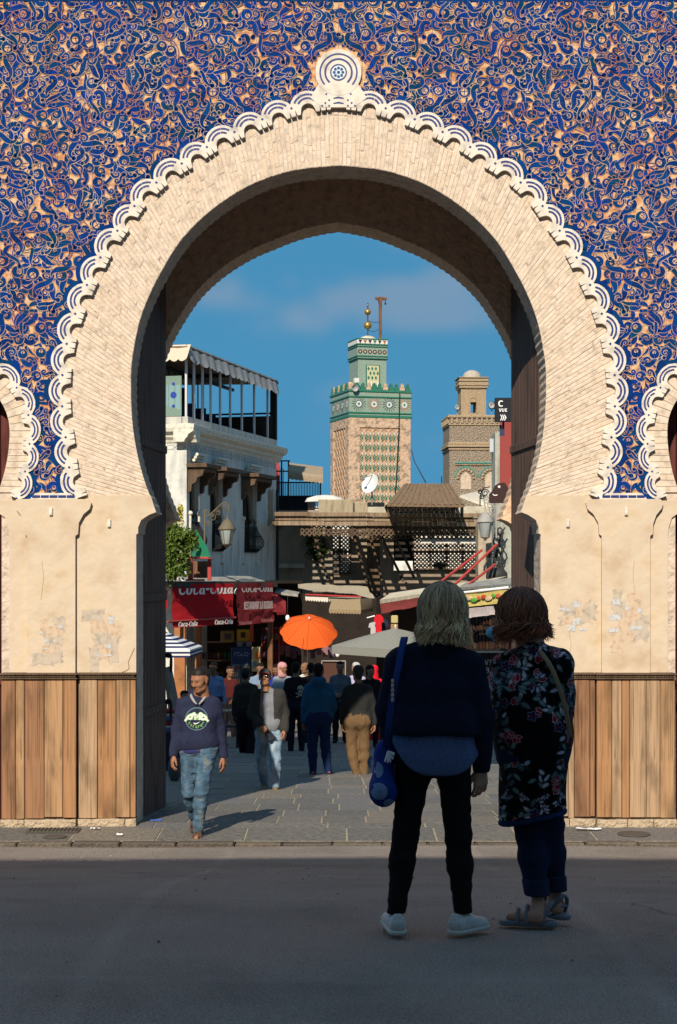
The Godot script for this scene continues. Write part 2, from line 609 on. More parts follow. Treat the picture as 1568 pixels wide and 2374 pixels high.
func paving() -> void:
	var bed := Mb.new()
	var rows := []
	for zz in [1.0, -0.1, -5.0, -12.0, -20.0, -30.0, -46.0]:
		var row := PackedVector3Array()
		for xx in [-9.0, -4.0, 0.0, 4.0, 9.0]:
			row.append(Vector3(xx, height(xx, zz) - 0.006, zz))
		rows.append(row)
	bed.grid(rows)
	var pv := solo("street_paving", "grey stone slab paving of the street under the arch", "paving", bed, mat("grout", Color(0.40, 0.335, 0.235), 0.95, {"tex": mottle(), "tri": 1.0, "nrm": rough_bump()}), Vector3(0, 0, 0), "", "structure")
	var kinds := []
	for k in 5:
		var c: Color = [Color(0.155, 0.145, 0.13), Color(0.18, 0.165, 0.145), Color(0.14, 0.133, 0.125), Color(0.20, 0.175, 0.145), Color(0.165, 0.155, 0.15)][k]
		kinds.append(mat("slab_%s" % "abcde"[k], c, 0.72, {"tex": ramp_tex("slab", noise(51, 0.02, 6), [[0.0, g3(0.5)], [0.4, g3(0.85)], [0.7, g3(1.0)], [1.0, g3(0.9)]]), "tri": 0.9 + 0.13 * k, "nrm": rough_bump(), "ns": 0.9, "spec": 0.4}))
	var rest := [Mb.new(), Mb.new(), Mb.new(), Mb.new(), Mb.new()]
	var count := 0
	var z := 0.985
	while z > -30.0:
		var depth := rng.randf_range(0.62, 0.95)
		if z > 0.2 and z - depth < 0.2:
			depth = z - 0.2
		if z > -0.099 and z - depth < -0.1:
			depth = z + 0.1
		var xl := -4.6 if z > -0.2 else (-2.6 if z > -2.8 else -5.5)
		var x := xl + rng.randf_range(0.0, 0.2)
		while x < -xl:
			var w := 0.485
			if z > 0.19:
				w = rng.randf_range(0.7, 1.1)
			var kind := rng.randi() % 5
			var single := count < 300 and absf(x + w / 2) < 4.2
			var b: Mb = Mb.new() if single else rest[kind]
			var g := 0.009
			var h := 0.004
			var lift := rng.randf_range(-0.002, 0.003)
			var z1 := z - depth
			var p := [Vector3(x + g, height(x, z - g) + lift, z - g), Vector3(x + w - g, height(x, z - g) + lift + rng.randf_range(-0.002, 0.002), z - g), Vector3(x + w - g, height(x, z1 + g) + lift, z1 + g), Vector3(x + g, height(x, z1 + g) + lift, z1 + g)]
			b.quad(p[0], p[1], p[2], p[3])
			for e in 4:
				var a: Vector3 = p[e]
				var c: Vector3 = p[(e + 1) % 4]
				b.quad(a - Vector3(0, 0.01, 0), c - Vector3(0, 0.01, 0), c, a)
			if single:
				part(pv, "slab", b, kinds[kind])
				count += 1
			x += w
		z -= depth
	for k in 5:
		tag(part(pv, "far_slabs", rest[k], kinds[k]), "", "", "", "stuff")
	# ironwork and litter on the pavement
	var iron := mat("drain_iron", Color(0.09, 0.08, 0.07), 0.7, {"metal": 0.3})
	var m := Mb.new()
	var o := Vector3(-2.98, height(0, 0.42) + 0.008, 0.42)
	m.box(o, Vector3(0.55, 0.012, 0.26), Basis(), 0.002)
	for k in 13:
		m.box(o + Vector3(-0.24 + k * 0.04, 0.010, 0), Vector3(0.018, 0.012, 0.22), Basis(), 0.002)
	solo("drain_grate", "rectangular iron drain grate in the pavement below the left wainscot", "grate", m, iron, o)
	for q in [[-2.9, 0.78, 0.12, "small round cover set in the pavement in front of the drain grate"], [3.05, 0.62, 0.17, "round dark manhole cover in the pavement before the right wainscot"]]:
		m = Mb.new()
		o = Vector3(q[0], height(0, q[1]) + 0.004, q[1])
		m.lathe([Vector2(q[2], 0), Vector2(q[2], 0.008), Vector2(q[2] * 0.9, 0.010), Vector2(q[2] * 0.86, 0.006), Vector2(0.001, 0.007)], 20, Transform3D(Basis(), o))
		solo("manhole_cover", q[3], "manhole cover", m, iron, o)
	var white := mat("litter_paper", Color(0.75, 0.75, 0.73), 0.9)
	for q in [[-2.55, 0.35, 0.05, 0.03, "crumpled white scrap lying beside the drain grate"], [2.62, 0.38, 0.13, 0.04, "flat white litter lying by the right plinth stones"], [-2.25, 0.72, 0.035, 0.03, "white pebble sized paper ball on the pavement left of the walking man"]]:
		m = Mb.new()
		o = Vector3(q[0], height(0, q[1]) + 0.012, q[1])
		var rw := []
		for j in 4:
			var row := PackedVector3Array()
			for i in 6:
				row.append(o + Vector3((2.5 - i) * -q[2] * 0.4, rng.randf_range(0, 0.02), (1.5 - j) * q[3] * 0.6))
			rw.append(row)
		m.grid(rw)
		solo("paper_scrap", q[4], "litter", m, white, o)
	m = Mb.new()
	o = Vector3(-1.98, height(0, -0.3) + 0.012, -0.3)
	m.box(o, Vector3(0.13, 0.012, 0.035), Basis(Vector3.UP, 0.1), 0.004)
	solo("plastic_strip", "bright blue strip lying at the foot of the left door leaf", "litter", m, mat("blue_plastic", Color(0.05, 0.13, 0.55), 0.5), o)

# ================= the gate =================
const TILE_Z := 0.03
var inner_half: Array   # the arch opening, right half, foot to crown
var outer_half: Array   # the brick band's outer edge, right half, foot to crown
var outer_r := PackedFloat32Array()
const SIDE_C := Vector2(4.105, 4.25)

# the side arches narrow only a little towards their feet
func side_at(r: float, f: float) -> Vector2:
	if sin(f) >= 0.0:
		return Vector2(cos(f), sin(f)) * r
	var t := (-f if cos(f) > 0.0 and f < PI / 2 else f - PI) / (0.4 * PI)
	return Vector2((r - 0.14 * t * t) * (1.0 if f < PI / 2 else -1.0), -0.69 * t)

func g2(px: float, py: float) -> Vector2:
	return Vector2((px - 784.0) / 216.67, 2.77 + (1320.0 - py) / 216.67)

func resample(pts: Array, n: int) -> Array:
	var s := spline(pts, 10)
	var len_ := [0.0]
	for k in s.size() - 1:
		len_.append(len_[-1] + (s[k + 1] - s[k]).length())
	var out := []
	var j := 0
	for k in n + 1:
		var want: float = len_[-1] * k / n
		while j < s.size() - 2 and len_[j + 1] < want:
			j += 1
		out.append(s[j].lerp(s[j + 1], clampf((want - len_[j]) / maxf(len_[j + 1] - len_[j], 1e-6), 0, 1)))
	return out

func mirror(p: Vector2) -> Vector2:
	return Vector2(-p.x, p.y)

# foot left .. crown .. foot right
func whole(half: Array) -> Array:
	var out := []
	for p in half:
		out.append(mirror(p))
	var r := half.duplicate()
	r.reverse()
	for k in range(1, r.size()):
		out.append(r[k])
	return out

func arch_curves() -> void:
	var a := []
	for p in [[1206, 1188], [1216, 1160], [1231, 1122], [1246, 1070], [1257, 1015], [1263, 960], [1265, 900], [1264, 850], [1257, 800], [1245, 745], [1225, 690], [1195, 630], [1153, 562], [1098, 503], [1031, 453], [961, 417], [878, 393], [784, 384]]:
		a.append(g2(p[0], p[1]))
	inner_half = resample(a, 112)
	var b := []
	for p in [[1365, 1147], [1378, 1110], [1386, 1085], [1392, 1030], [1400, 975], [1403, 930], [1403, 890], [1400, 850], [1392, 800], [1377, 746], [1356, 690], [1332, 640], [1301, 580], [1258, 521], [1225, 473], [1166, 419], [1112, 384], [1059, 349], [997, 318], [928, 288], [858, 265], [784, 254]]:
		b.append(g2(p[0], p[1]))
	outer_half = resample(b, 112)
	outer_r.resize(361)
	for k in 361:  # radius round (0, 4.85) by angle, -90..+90 degrees on the right half
		var f := -PI / 2 + PI * k / 360.0
		var best := 9.0
		var r := 2.9
		for p in outer_half:
			var q: Vector2 = p - Vector2(0, 4.85)
			var d := absf(q.angle() - f)
			if d < best:
				best = d
				r = q.length()
		outer_r[k] = r

# metres outside the scalloped borders' foot line (negative within)
func clear_of_arches(p: Vector2) -> float:
	var q := Vector2(absf(p.x), p.y) - Vector2(0, 4.85)
	var k := clampi(int(round((q.angle() + PI / 2) / PI * 360)), 0, 360)
	return minf(q.length() - outer_r[k], _side_clear(Vector2(absf(p.x), p.y) - SIDE_C))

func _side_clear(q: Vector2) -> float:
	if q.y >= 0.0:
		return (q.length() - 0.74) * 1.1
	return (absf(q.x) - 0.74 + 0.14 * pow(-q.y / 0.69, 2.0)) * 1.1

func side_ring(r: float, a0: float, a1: float, n: int, s: float) -> Array:
	var out := []
	for k in n + 1:
		var f := a0 + (a1 - a0) * k / n
		out.append(Vector2(s * SIDE_C.x, SIDE_C.y) + side_at(r, f))
	return out

func blue_tone(p: Vector2) -> Color:  # every glazed tile was fired a little differently
	var h := hash(Vector2i(int(floor(p.x / 0.125 + 1000)), int(floor(p.y / 0.125))))
	var a := float(h % 997) / 997.0
	var b := float((h / 997) % 991) / 991.0
	return Color(0.007, 0.037, 0.165).lerp(Color(0.006, 0.060, 0.135), a * a).lerp(Color(0.007, 0.028, 0.21), b * 0.5) * (0.7 + 0.4 * b)

func gate() -> void:
	arch_curves()
	var plaster := mat("plaster", Color(0.555, 0.46, 0.355), 0.93, {"tex": ramp_tex("plaster", noise(21, 0.008, 6), [[0.0, Color(0.80, 0.72, 0.64)], [0.3, Color(0.94, 0.91, 0.87)], [0.55, Color(1, 1, 1)], [0.8, Color(1, 0.97, 0.91)], [1.0, Color(0.9, 0.82, 0.71)]]), "tri": 0.42, "nrm": rough_bump(), "ns": 0.10})
	var cream := mat("cream_plaster", Color(0.70, 0.635, 0.56), 0.9, {"tex": mottle(), "tri": 0.8, "nrm": rough_bump(), "ns": 0.06})
	var mortar := mat("mortar", Color(0.60, 0.49, 0.40), 0.95, {"tex": mottle(), "tri": 0.7, "nrm": rough_bump(), "ns": 0.6})
	var soffit := mat("soffit", Color(0.72, 0.50, 0.35), 0.95, {"tex": mottle(), "tri": 0.9, "nrm": rough_bump(), "ns": 0.5})
	var brick_m := []
	for k in 4:
		brick_m.append(mat("brick_%s" % "abcd"[k], [Color(0.655, 0.54, 0.435), Color(0.64, 0.525, 0.415), Color(0.67, 0.56, 0.455), Color(0.635, 0.51, 0.395)][k], 0.92, {"tex": mottle(), "tri": 0.9 + 0.2 * k, "nrm": rough_bump(), "ns": 0.22}))
	var clay := mat("clay_ground", Color(1, 1, 1), 0.9, {"tex": ramp_tex("clay", noise(33, 0.03, 4), [[0.0, Color(0.42, 0.155, 0.06)], [0.3, Color(0.49, 0.23, 0.10)], [0.5, Color(0.58, 0.35, 0.19)], [0.75, Color(0.62, 0.43, 0.26)], [1.0, Color(0.5, 0.28, 0.14)]]), "tri": 0.55, "nrm": rough_bump(), "ns": 0.15})
	var glaze := mat("blue_glaze", Color.WHITE, 0.65, {"vc": true, "spec": 0.06})
	var inlay := mat("inlay_glaze", Color(0.012, 0.03, 0.16), 0.45, {"spec": 0.4})
	var gt := thing("tiled_city_gate", "tall city gate faced with blue arabesque tiles around a scalloped horseshoe arch", "gate", Vector3(0, 0, -1.4))

	# the front and the back wall with their openings
	for rear in [false, true]:
		var op := []
		for p in [[1252, 1905], [1252, 1250], [1252, 1238], [1247, 1236], [1247, 1222], [1241, 1206], [1223, 1194]]:
			var q: Vector2 = g2(p[0], p[1])
			if q.y < 0.3:
				q.y = -0.6
			op.append(q)
		for k in inner_half.size():
			var p: Vector2 = inner_half[k]
			if k % 2 == 1 and k < 111:
				p = p + (p - Vector2(0, 4.8)).normalized() * 0.011
			if rear and p.y > 4.6:
				p.y = 4.6 + (p.y - 4.6) * 0.90 + 0.10 * maxf(0.0, 1.0 - absf(p.x) / 0.8)
			op.append(p)
		var outl := PackedVector2Array([Vector2(-9, 12), Vector2(-9, -0.6)])
		var so := side_ring(0.585, -PI * 0.38, PI * 1.38, 40, 1.0)
		var foot := Vector2(0.50, 3.45)
		for s in SIDE:
			if s > 0:
				for p in whole(op):
					outl.append(p)
			outl.append(Vector2(s * SIDE_C.x - foot.x, -0.6))
			outl.append(Vector2(s * SIDE_C.x - foot.x, foot.y))
			for k in range(so.size() - 1, -1, -1):
				outl.append(Vector2(s * SIDE_C.x + so[k].x - SIDE_C.x, so[k].y))
			outl.append(Vector2(s * SIDE_C.x + foot.x, foot.y))
			outl.append(Vector2(s * SIDE_C.x + foot.x, -0.6))
		outl.append(Vector2(9, -0.6))
		outl.append(Vector2(9, 12))
		var m := Mb.new()
		m.prism(outl, -2.8 if rear else -0.6, -2.2 if rear else -0.015)
		part(gt, "back_wall" if rear else "front_wall", m, soffit if rear else mortar)
	var m := Mb.new()
	m.box(Vector3(0, 9.9, -1.4), Vector3(17.8, 4.0, 1.6))
	for s in SIDE:
		m.box(Vector3(s * 2.85, 3.65, -1.4), Vector3(0.6, 8.5, 1.6))
		m.box(Vector3(s * 6.9, 3.65, -1.4), Vector3(4.0, 8.5, 1.6))
	part(gt, "passage_wall", m, soffit)

	# brick band: thin bricks laid in courses across it
	var all := []
	for s in SIDE:
		for k in 112:
			var i0: Vector2 = inner_half[k]
			var i1: Vector2 = inner_half[k + 1]
			var o0: Vector2 = outer_half[k]
			var o1: Vector2 = outer_half[k + 1]
			var ext := (o0 - i0).normalized() * 0.14
			o0 += ext
			o1 += ext
			var cuts: Array = [[0.0, 0.40, 0.80, 1.0], [0.0, 0.22, 0.61, 1.0], [0.0, 0.33, 0.72, 1.0], [0.0, 0.12, 0.5, 1.0]][(k * 7 + k / 3) % 4]
			for j in cuts.size() - 1:
				var t0: float = cuts[j] + (rng.randf_range(-0.03, 0.03) if j else 0.0)
				var t1: float = cuts[j + 1] + 0.0
				var q := [i0.lerp(o0, t0), i0.lerp(o0, t1), i1.lerp(o1, t1), i1.lerp(o1, t0)]
				for e in 4:
					q[e] = Vector2(q[e].x * s, q[e].y)
				all.append([(q[1] - q[0]).length() * (q[3] - q[0]).length(), q])
	all.sort_custom(func(x, y): return x[0] > y[0])
	var many := [Mb.new(), Mb.new(), Mb.new(), Mb.new()]
	var band := part(gt, "brick_band", _brick_core(), mortar)
	for n in all.size():
		var single := n < 300
		var kind := rng.randi() % 4
		var b: Mb = Mb.new() if single else many[kind]
		var q: Array = all[n][1]
		var mid: Vector2 = (q[0] + q[1] + q[2] + q[3]) / 4.0
		var ln: Vector2 = (q[1] - q[0]).normalized()
		var gap := 0.0022
		var z := rng.randf_range(0.0, 0.005)
		var out := []
		var top := []
		for e in 4:
			var d: Vector2 = mid - q[e]
			var along := ln * d.dot(ln)
			var across := d - along
			var p: Vector2 = q[e] + along.normalized() * gap + across.normalized() * gap * rng.randf_range(0.7, 1.5)
			out.append(p)
			top.append(p + along.normalized() * 0.005 + across.normalized() * 0.004)
		var ccw: bool = (out[1] - out[0]).cross(out[2] - out[1]) > 0
		var od := [0, 1, 2, 3] if ccw else [3, 2, 1, 0]
		var tz := [z + rng.randf_range(-0.0015, 0.0015), z, z + rng.randf_range(-0.0015, 0.0015), z]
		b.quad(Vector3(top[od[0]].x, top[od[0]].y, tz[0]), Vector3(top[od[1]].x, top[od[1]].y, tz[1]), Vector3(top[od[2]].x, top[od[2]].y, tz[2]), Vector3(top[od[3]].x, top[od[3]].y, tz[3]))
		for e in 4:
			var p0: Vector2 = out[od[e]]
			var p1: Vector2 = out[od[(e + 1) % 4]]
			var u0: Vector2 = top[od[e]]
			var u1: Vector2 = top[od[(e + 1) % 4]]
			b.quad(Vector3(p0.x, p0.y, z - 0.004), Vector3(p1.x, p1.y, z - 0.004), Vector3(u1.x, u1.y, tz[(e + 1) % 4]), Vector3(u0.x, u0.y, tz[e]))
			b.quad(Vector3(p0.x, p0.y, -0.016), Vector3(p1.x, p1.y, -0.016), Vector3(p1.x, p1.y, z - 0.004), Vector3(p0.x, p0.y, z - 0.004))
		if single:
			part(band, "brick", b, brick_m[kind])
	for k in 4:
		tag(part(band, "smaller_bricks", many[k], brick_m[k]), "", "", "", "stuff")

	# side arches: a plain band of long bricks round each
	for s in SIDE:
		for k in 46:
			var f0 := -PI * 0.38 + PI * 1.76 * k / 46.0
			var f1 := -PI * 0.38 + PI * 1.76 * (k + 1) / 46.0
			if s * cos((f0 + f1) / 2) > 0.35:
				continue
			var b := Mb.new()
			var z := rng.randf_range(0.0, 0.008)
			var poly := PackedVector2Array()
			for e in [[0.59, f0, 0.004], [0.82, f0, 0.004], [0.82, f1, -0.004], [0.59, f1, -0.004]]:
				poly.append(Vector2(s * SIDE_C.x, SIDE_C.y) + side_at(e[0], e[1] + e[2]))
			b.prism(poly, -0.016, z)
			part(gt, "side_arch_brick", b, brick_m[k % 4])

	# scalloped border of white plaster with blue inlay
	var oc := whole(outer_half)
	var blue := Mb.new()
	scallops(gt, oc, 17.5, 1.0, cream, inlay, blue)
	for s in SIDE:
		scallops(gt, side_ring(0.74, PI * 1.40, -PI * 0.40, 80, s), 6.5, 0.82, cream, inlay, blue)

	# tiled field
	var po := PackedVector2Array([Vector2(-9, 12), Vector2(-9, 3.56)])
	for s in SIDE:
		if s > 0:
			for k in oc.size():
				var p: Vector2 = oc[k]
				if k % 3 == 0 or k == oc.size() - 1:
					po.append(p + (p - Vector2(0, 4.85)).normalized() * 0.14 if k > 0 and k < oc.size() - 1 else Vector2(p.x + 0.10 * signf(p.x), 3.56))
		for p in side_ring(0.86, PI * 1.399, -PI * 0.399, 40, s):
			po.append(p)
	po.append(Vector2(9, 3.56))
	po.append(Vector2(9, 12))
	m = Mb.new()
	m.prism(po, -0.01, TILE_Z, Transform3D(), false)
	var panel := part(gt, "tile_panel", m, clay)
	tag(part(panel, "blue_edging", blue, glaze), "", "", "", "stuff")
	tag(part(panel, "arabesque", arabesque(), glaze), "", "", "", "stuff")
	# a raised string course closes the tiled field at its head
	m = Mb.new()
	ribbon(m, PackedVector2Array([Vector2(-3.75, 8.85), Vector2(-1.8, 8.85), Vector2(0, 8.85), Vector2(1.8, 8.85), Vector2(3.75, 8.85)]), [0.03], TILE_Z + 0.012, null, blue_tone)
	part(panel, "blue_line", m, glaze)
	# joints between the tiles, fine strips a little paler than the glaze
	var joint := mat("tile_joint", Color(0.05, 0.09, 0.26), 0.7)
	m = Mb.new()
	for k in 60:
		var x := -3.75 + k * 0.125
		var pts := PackedVector2Array()
		for j in 110:
			pts.append(Vector2(x, 3.6 + j * 0.0485))
		ribbon(m, pts, [0.0022], TILE_Z + 0.0125, func(p): return clear_of_arches(p) > 0.27)
	for k in 42:
		var pts := PackedVector2Array()
		for j in 150:
			pts.append(Vector2(-3.75 + j * 0.05, 3.625 + k * 0.125))
		ribbon(m, pts, [0.0022], TILE_Z + 0.0127, func(p): return clear_of_arches(p) > 0.27)
	tag(part(panel, "tile_joints", m, joint), "", "", "", "stuff")

	roundel(gt, cream, inlay)
	gate_foot(gt, plaster, cream)
	door_leaves(gt)

func _brick_core() -> Mb:
	var m := Mb.new()
	for s in SIDE:
		for k in 112:
			var q := [inner_half[k], outer_half[k] + (outer_half[k] - inner_half[k]).normalized() * 0.1, outer_half[k + 1] + (outer_half[k + 1] - inner_half[k + 1]).normalized() * 0.1, inner_half[k + 1]]
			if s < 0:
				q.reverse()
			var p := []
			for e in q:
				p.append(Vector3(e.x * s, e.y, -0.0022))
			m.quad(p[0], p[1], p[2], p[3])
	return m

# one raised scallop after another along a curve that runs clockwise over the crown
func scallops(gt: Node3D, curve: Array, per_half: float, sc: float, cream: Material, inlay: Material, blue: Mb) -> void:
	var ln := [0.0]
	for k in curve.size() - 1:
		ln.append(ln[-1] + (curve[k + 1] - curve[k]).length())
	var step: float = ln[-1] / (2.0 * per_half)
	var put := func(s: float, n: float) -> Vector2:
		var k := 0
		s = clampf(s, 0.0, ln[-1] - 0.0001)
		k = clampi(ln.bsearch(s) - 1, 0, curve.size() - 2)
		var t: Vector2 = (curve[mini(k + 2, curve.size() - 1)] - curve[maxi(k - 1, 0)]).normalized()
		return curve[k].lerp(curve[k + 1], (s - ln[k]) / (ln[k + 1] - ln[k])) + Vector2(-t.y, t.x) * n
	var h := step / 2.0
	var u := step / 0.337
	var outer := func(t: float) -> float:
		return (0.043 + sqrt(maxf(0.19 * 0.19 - (t / u) * (t / u), 0.004))) * sc
	var inner := func(t: float) -> float:
		var a := absf(t) / u
		if a < 0.070:
			return (0.035 + 0.065 * sqrt(1.0 - (a / 0.070) * (a / 0.070) * 0.9)) * sc
		if a < 0.088:
			return lerpf(0.055, 0.0, (a - 0.070) / 0.018) * sc
		var b := absf(a - 0.136)
		return (0.062 * (1.0 - b / 0.008) if b < 0.008 else 0.0) * sc
	var cols := []
	for k in 33:
		cols.append(-h + step * k / 32.0)
	for e in [0.1279, 0.1281, 0.136, 0.1439, 0.1441, 0.070, 0.079, 0.088]:
		cols.append(e * u)
		cols.append(-e * u)
	cols.sort()
	var count := int(2.0 * per_half)
	for i in count:
		var s0: float = ln[-1] / 2.0 + (i - (count - 1) / 2.0) * step
		if absf(put.call(s0, 0.1).x) > 3.82 or put.call(s0, 0.1).y < 3.5:
			continue
		var m := Mb.new()
		var zf := 0.055
		var a := []
		var b := []
		for t in cols:
			a.append(put.call(s0 + t, inner.call(t)))
			b.append(put.call(s0 + t, outer.call(t)))
		for k in cols.size() - 1:
			m.quad(v3(a[k], zf), v3(a[k + 1], zf), v3(b[k + 1], zf), v3(b[k], zf))
			m.quad(v3(b[k], zf), v3(b[k + 1], zf), v3(b[k + 1], 0.0), v3(b[k], 0.0))
			m.quad(v3(a[k], 0.0), v3(a[k + 1], 0.0), v3(a[k + 1], zf), v3(a[k], zf))
		var o := part(gt, "scallop", m, cream)
		# the inlay follows the scallop's own curve
		m = Mb.new()
		for rr in [[0.152, 0.66], [0.112, 0.60]]:
			for seg in [[-1.0, -0.35], [-0.33, 0.31], [0.33, 1.0]]:
				var p := PackedVector2Array()
				for k in 7:
					var f: float = PI / 2 - rr[1] * 1.45 * lerpf(seg[0], seg[1], k / 6.0)
					p.append(put.call(s0 + cos(f) * rr[0] * u, (0.043 + sin(f) * rr[0]) * sc))
				ribbon(m, p, [0.021 * sc], zf + 0.002)
		var dp: Vector2 = put.call(s0 + h, 0.092 * sc)
		var e := 0.016 * sc
		m.quad(Vector3(dp.x - e, dp.y, zf + 0.0025), Vector3(dp.x, dp.y - e, zf + 0.0025), Vector3(dp.x + e, dp.y, zf + 0.0025), Vector3(dp.x, dp.y + e, zf + 0.0025))
		part(o, "blue_inlay", m, inlay)
		var mid := PackedVector2Array()
		for t in cols:
			mid.append(put.call(s0 + t, outer.call(t) + 0.022 * sc))
		ribbon(blue, mid, [0.062 * sc], TILE_Z + 0.009 + 0.0006 * (i % 2), null, blue_tone)

func v3(p: Vector2, z: float) -> Vector3:
	return Vector3(p.x, p.y, z)

# carved scrollwork: curls with hatched hearts, spirals, leaves and thin stems, mirrored about the gate's axis
func arabesque() -> Mb:
	var r := RandomNumberGenerator.new()
	r.seed = 1447
	var strokes := []  # [points, widths]
	var spots := []
	var sp := 0.138
	var row := 0
	var y := 3.66
	while y < 8.85:
		var x := 0.035 + (0.5 * sp if row % 2 else 0.0)
		while x < 3.78:
			var p := Vector2(x + r.randf_range(-0.035, 0.035), y + r.randf_range(-0.035, 0.035))
			x += sp
			if clear_of_arches(p) > 0.27:
				spots.append(p)
		y += sp * 0.87
		row += 1
	# small hooks and leaves that fill the ground between the larger motifs
	for n in 900:
		var p := Vector2(r.randf() * 3.8, r.randf_range(3.6, 8.85))
		if clear_of_arches(p) > 0.20:
			strokes.append(tail(r, p, r.randf() * TAU, 1.0 if n % 2 else -1.0, 0.05, r.randf_range(0.018, 0.034), r.randf_range(0.08, 0.16)))
	for n in 90:  # thin paired stems running through
		var p: Vector2 = spots[r.randi() % spots.size()]
		var f := r.randf() * TAU
		var turn := r.randf_range(-6.0, 6.0)
		var pts := PackedVector2Array()
		var twin := PackedVector2Array()
		for i in 44:
			pts.append(p)
			twin.append(p + Vector2(-sin(f), cos(f)) * 0.026)
			p += Vector2(cos(f), sin(f)) * 0.02
			f += turn * 0.02
			turn = clampf(turn + r.randf_range(-2.0, 2.0), -9.0, 9.0)
		strokes.append([pts, [0.0085]])
		if n % 3:
			strokes.append([twin, [0.0085]])
	for p in spots:
		var a0 := r.randf() * TAU
		var dir := 1.0 if r.randf() < 0.5 else -1.0
		var k := r.randf()
		var R := r.randf_range(0.034, 0.054)
		if k < 0.24:
			# a ring, thicker on one side, its heart hatched
			strokes.append(tail(r, p + Vector2(cos(a0), sin(a0)) * R, a0 + dir * PI / 2, dir, R, 0.048, r.randf_range(0.15, 0.28)))
			for j in 2 + r.randi() % 2:  # lobes on its back
				var f := a0 + r.randf_range(-1.2, 1.2)
				strokes.append([arc(p + Vector2(cos(f), sin(f)) * (R + 0.012), 0.009, 0, TAU, 8), [0.022]])
			strokes.append([PackedVector2Array([p - Vector2(R * 0.95, 0), p + Vector2(R * 0.95, 0)]), [0.0001], R * 1.9])
			var n := 1 + r.randi() % 3
			var ha := r.randf() * PI
			for j in n:
				var off := (j - (n - 1) / 2.0) * 0.022
				var d := Vector2(cos(ha), sin(ha))
				var q: Vector2 = p + Vector2(-d.y, d.x) * off
				var bow := Vector2(-d.y, d.x) * r.randf_range(-0.012, 0.012)
				strokes.append([PackedVector2Array([q - d * R, q + bow, q + d * R]), [0.009]])
			if n < 3:
				var d2 := Vector2(cos(ha + 1.35), sin(ha + 1.35))
				strokes.append([PackedVector2Array([p - d2 * R, p + d2 * R]), [0.009]])
			var pts := PackedVector2Array()
			var w := []
			for i in 23:
				var f := a0 + dir * TAU * i / 22.0
				pts.append(p + Vector2(cos(f), sin(f)) * R)
				w.append(0.017 + 0.034 * (0.5 + 0.5 * cos(TAU * i / 22.0)))
			strokes.append([pts, w])
		elif k < 0.84:
			var pts := PackedVector2Array()
			var w := []
			var turns := r.randf_range(1.3, 1.9)
			var last := 0.0
			for i in 31:
				var t := i / 30.0
				last = a0 + dir * TAU * turns * t
				pts.append(p + Vector2(cos(last), sin(last)) * lerpf(0.008, R * 1.15, t))
				w.append(lerpf(0.011, 0.046, t * t))
			strokes.append([pts, w])
			strokes.append(tail(r, pts[-1], last + dir * PI / 2, dir, R, 0.046, r.randf_range(0.14, 0.27)))
			strokes.append([arc(p + Vector2(cos(a0 + 2), sin(a0 + 2)) * (R * 1.25), 0.009, 0, TAU, 8), [0.024]])
		else:
			for j in 2:  # a pair of leaves
				var f := a0 + (0.0 if j == 0 else 1.5)
				var d := Vector2(cos(f), sin(f))
				var pts := PackedVector2Array()
				var w := []
				for i in 9:
					var t := i / 8.0
					pts.append(p + d * (0.15 * t - 0.03) + Vector2(-d.y, d.x) * sin(t * PI) * 0.03 * dir)
					w.append(0.004 + 0.046 * pow(sin(PI * pow(t, 0.7)), 1.2))
				strokes.append([pts, w])
			strokes.append(tail(r, p, a0 + PI, dir, 0.06, 0.03, 0.2))
	# what is still bare gets small curls of its own
	var taken := PackedByteArray()
	taken.resize(400 * 560)
	var mark := func(q: Vector2, w: float) -> void:
		var rad := int(ceil(w * 50.0))
		for yy in range(-rad, rad + 1):
			for xx in range(-rad, rad + 1):
				var gx := int(q.x * 100.0) + xx
				var gy := int((q.y - 3.5) * 100.0) + yy
				if gx >= 0 and gy >= 0 and gx < 400 and gy < 560:
					taken[gy * 400 + gx] = 1
	for st in strokes:
		for i in st[0].size():
			mark.call(st[0][i], st[1][mini(i, st[1].size() - 1)])
	for n in 15000:
		var p := Vector2(r.randf() * 3.8, r.randf_range(3.58, 8.84))
		var ok := clear_of_arches(p) > 0.19
		for e in [[0, 0], [1, 0], [-1, 0], [0, 1], [0, -1]]:
			var c := (int((p.y - 3.5) * 100.0) + e[1] as int) * 400 + int(p.x * 100.0) + (e[0] as int)
			if c >= 0 and c < taken.size() and taken[c]:
				ok = false
		if ok:
			var pts := PackedVector2Array()
			var w := []
			var a0 := r.randf() * TAU
			var dir := 1.0 if r.randf() < 0.5 else -1.0
			for i in 13:
				var t := i / 12.0
				var f := a0 + dir * TAU * 1.15 * t
				pts.append(p + Vector2(cos(f), sin(f)) * lerpf(0.006, 0.030, t))
				w.append(lerpf(0.010, 0.024, t))
			var tl := tail(r, pts[-1], a0 + dir * TAU * 1.15 + dir * PI / 2, dir, 0.03, 0.022, r.randf_range(0.06, 0.11))
			strokes.append(tl)
			strokes.append([pts, w])
			for q in pts:
				mark.call(q, 0.02)
			for q in tl[0]:
				mark.call(q, 0.02)
	var mb := Mb.new()
	var keep := func(p: Vector2) -> bool:
		return clear_of_arches(p) > 0.17 and absf(p.x) < 3.85 and p.y > 3.57 and p.y < 8.84 and (Vector2(absf(p.x), p.y) - Vector2(0, 8.07)).length() > 0.29
	var cn := noise(36, 2.2, 3)
	var clay_tone := func(p: Vector2) -> Color:
		var t := clampf(cn.get_noise_2d(p.x, p.y) * 1.4 + 0.5, 0.0, 1.0)
		return Color(0.46, 0.19, 0.08).lerp(Color(0.60, 0.40, 0.235), t)
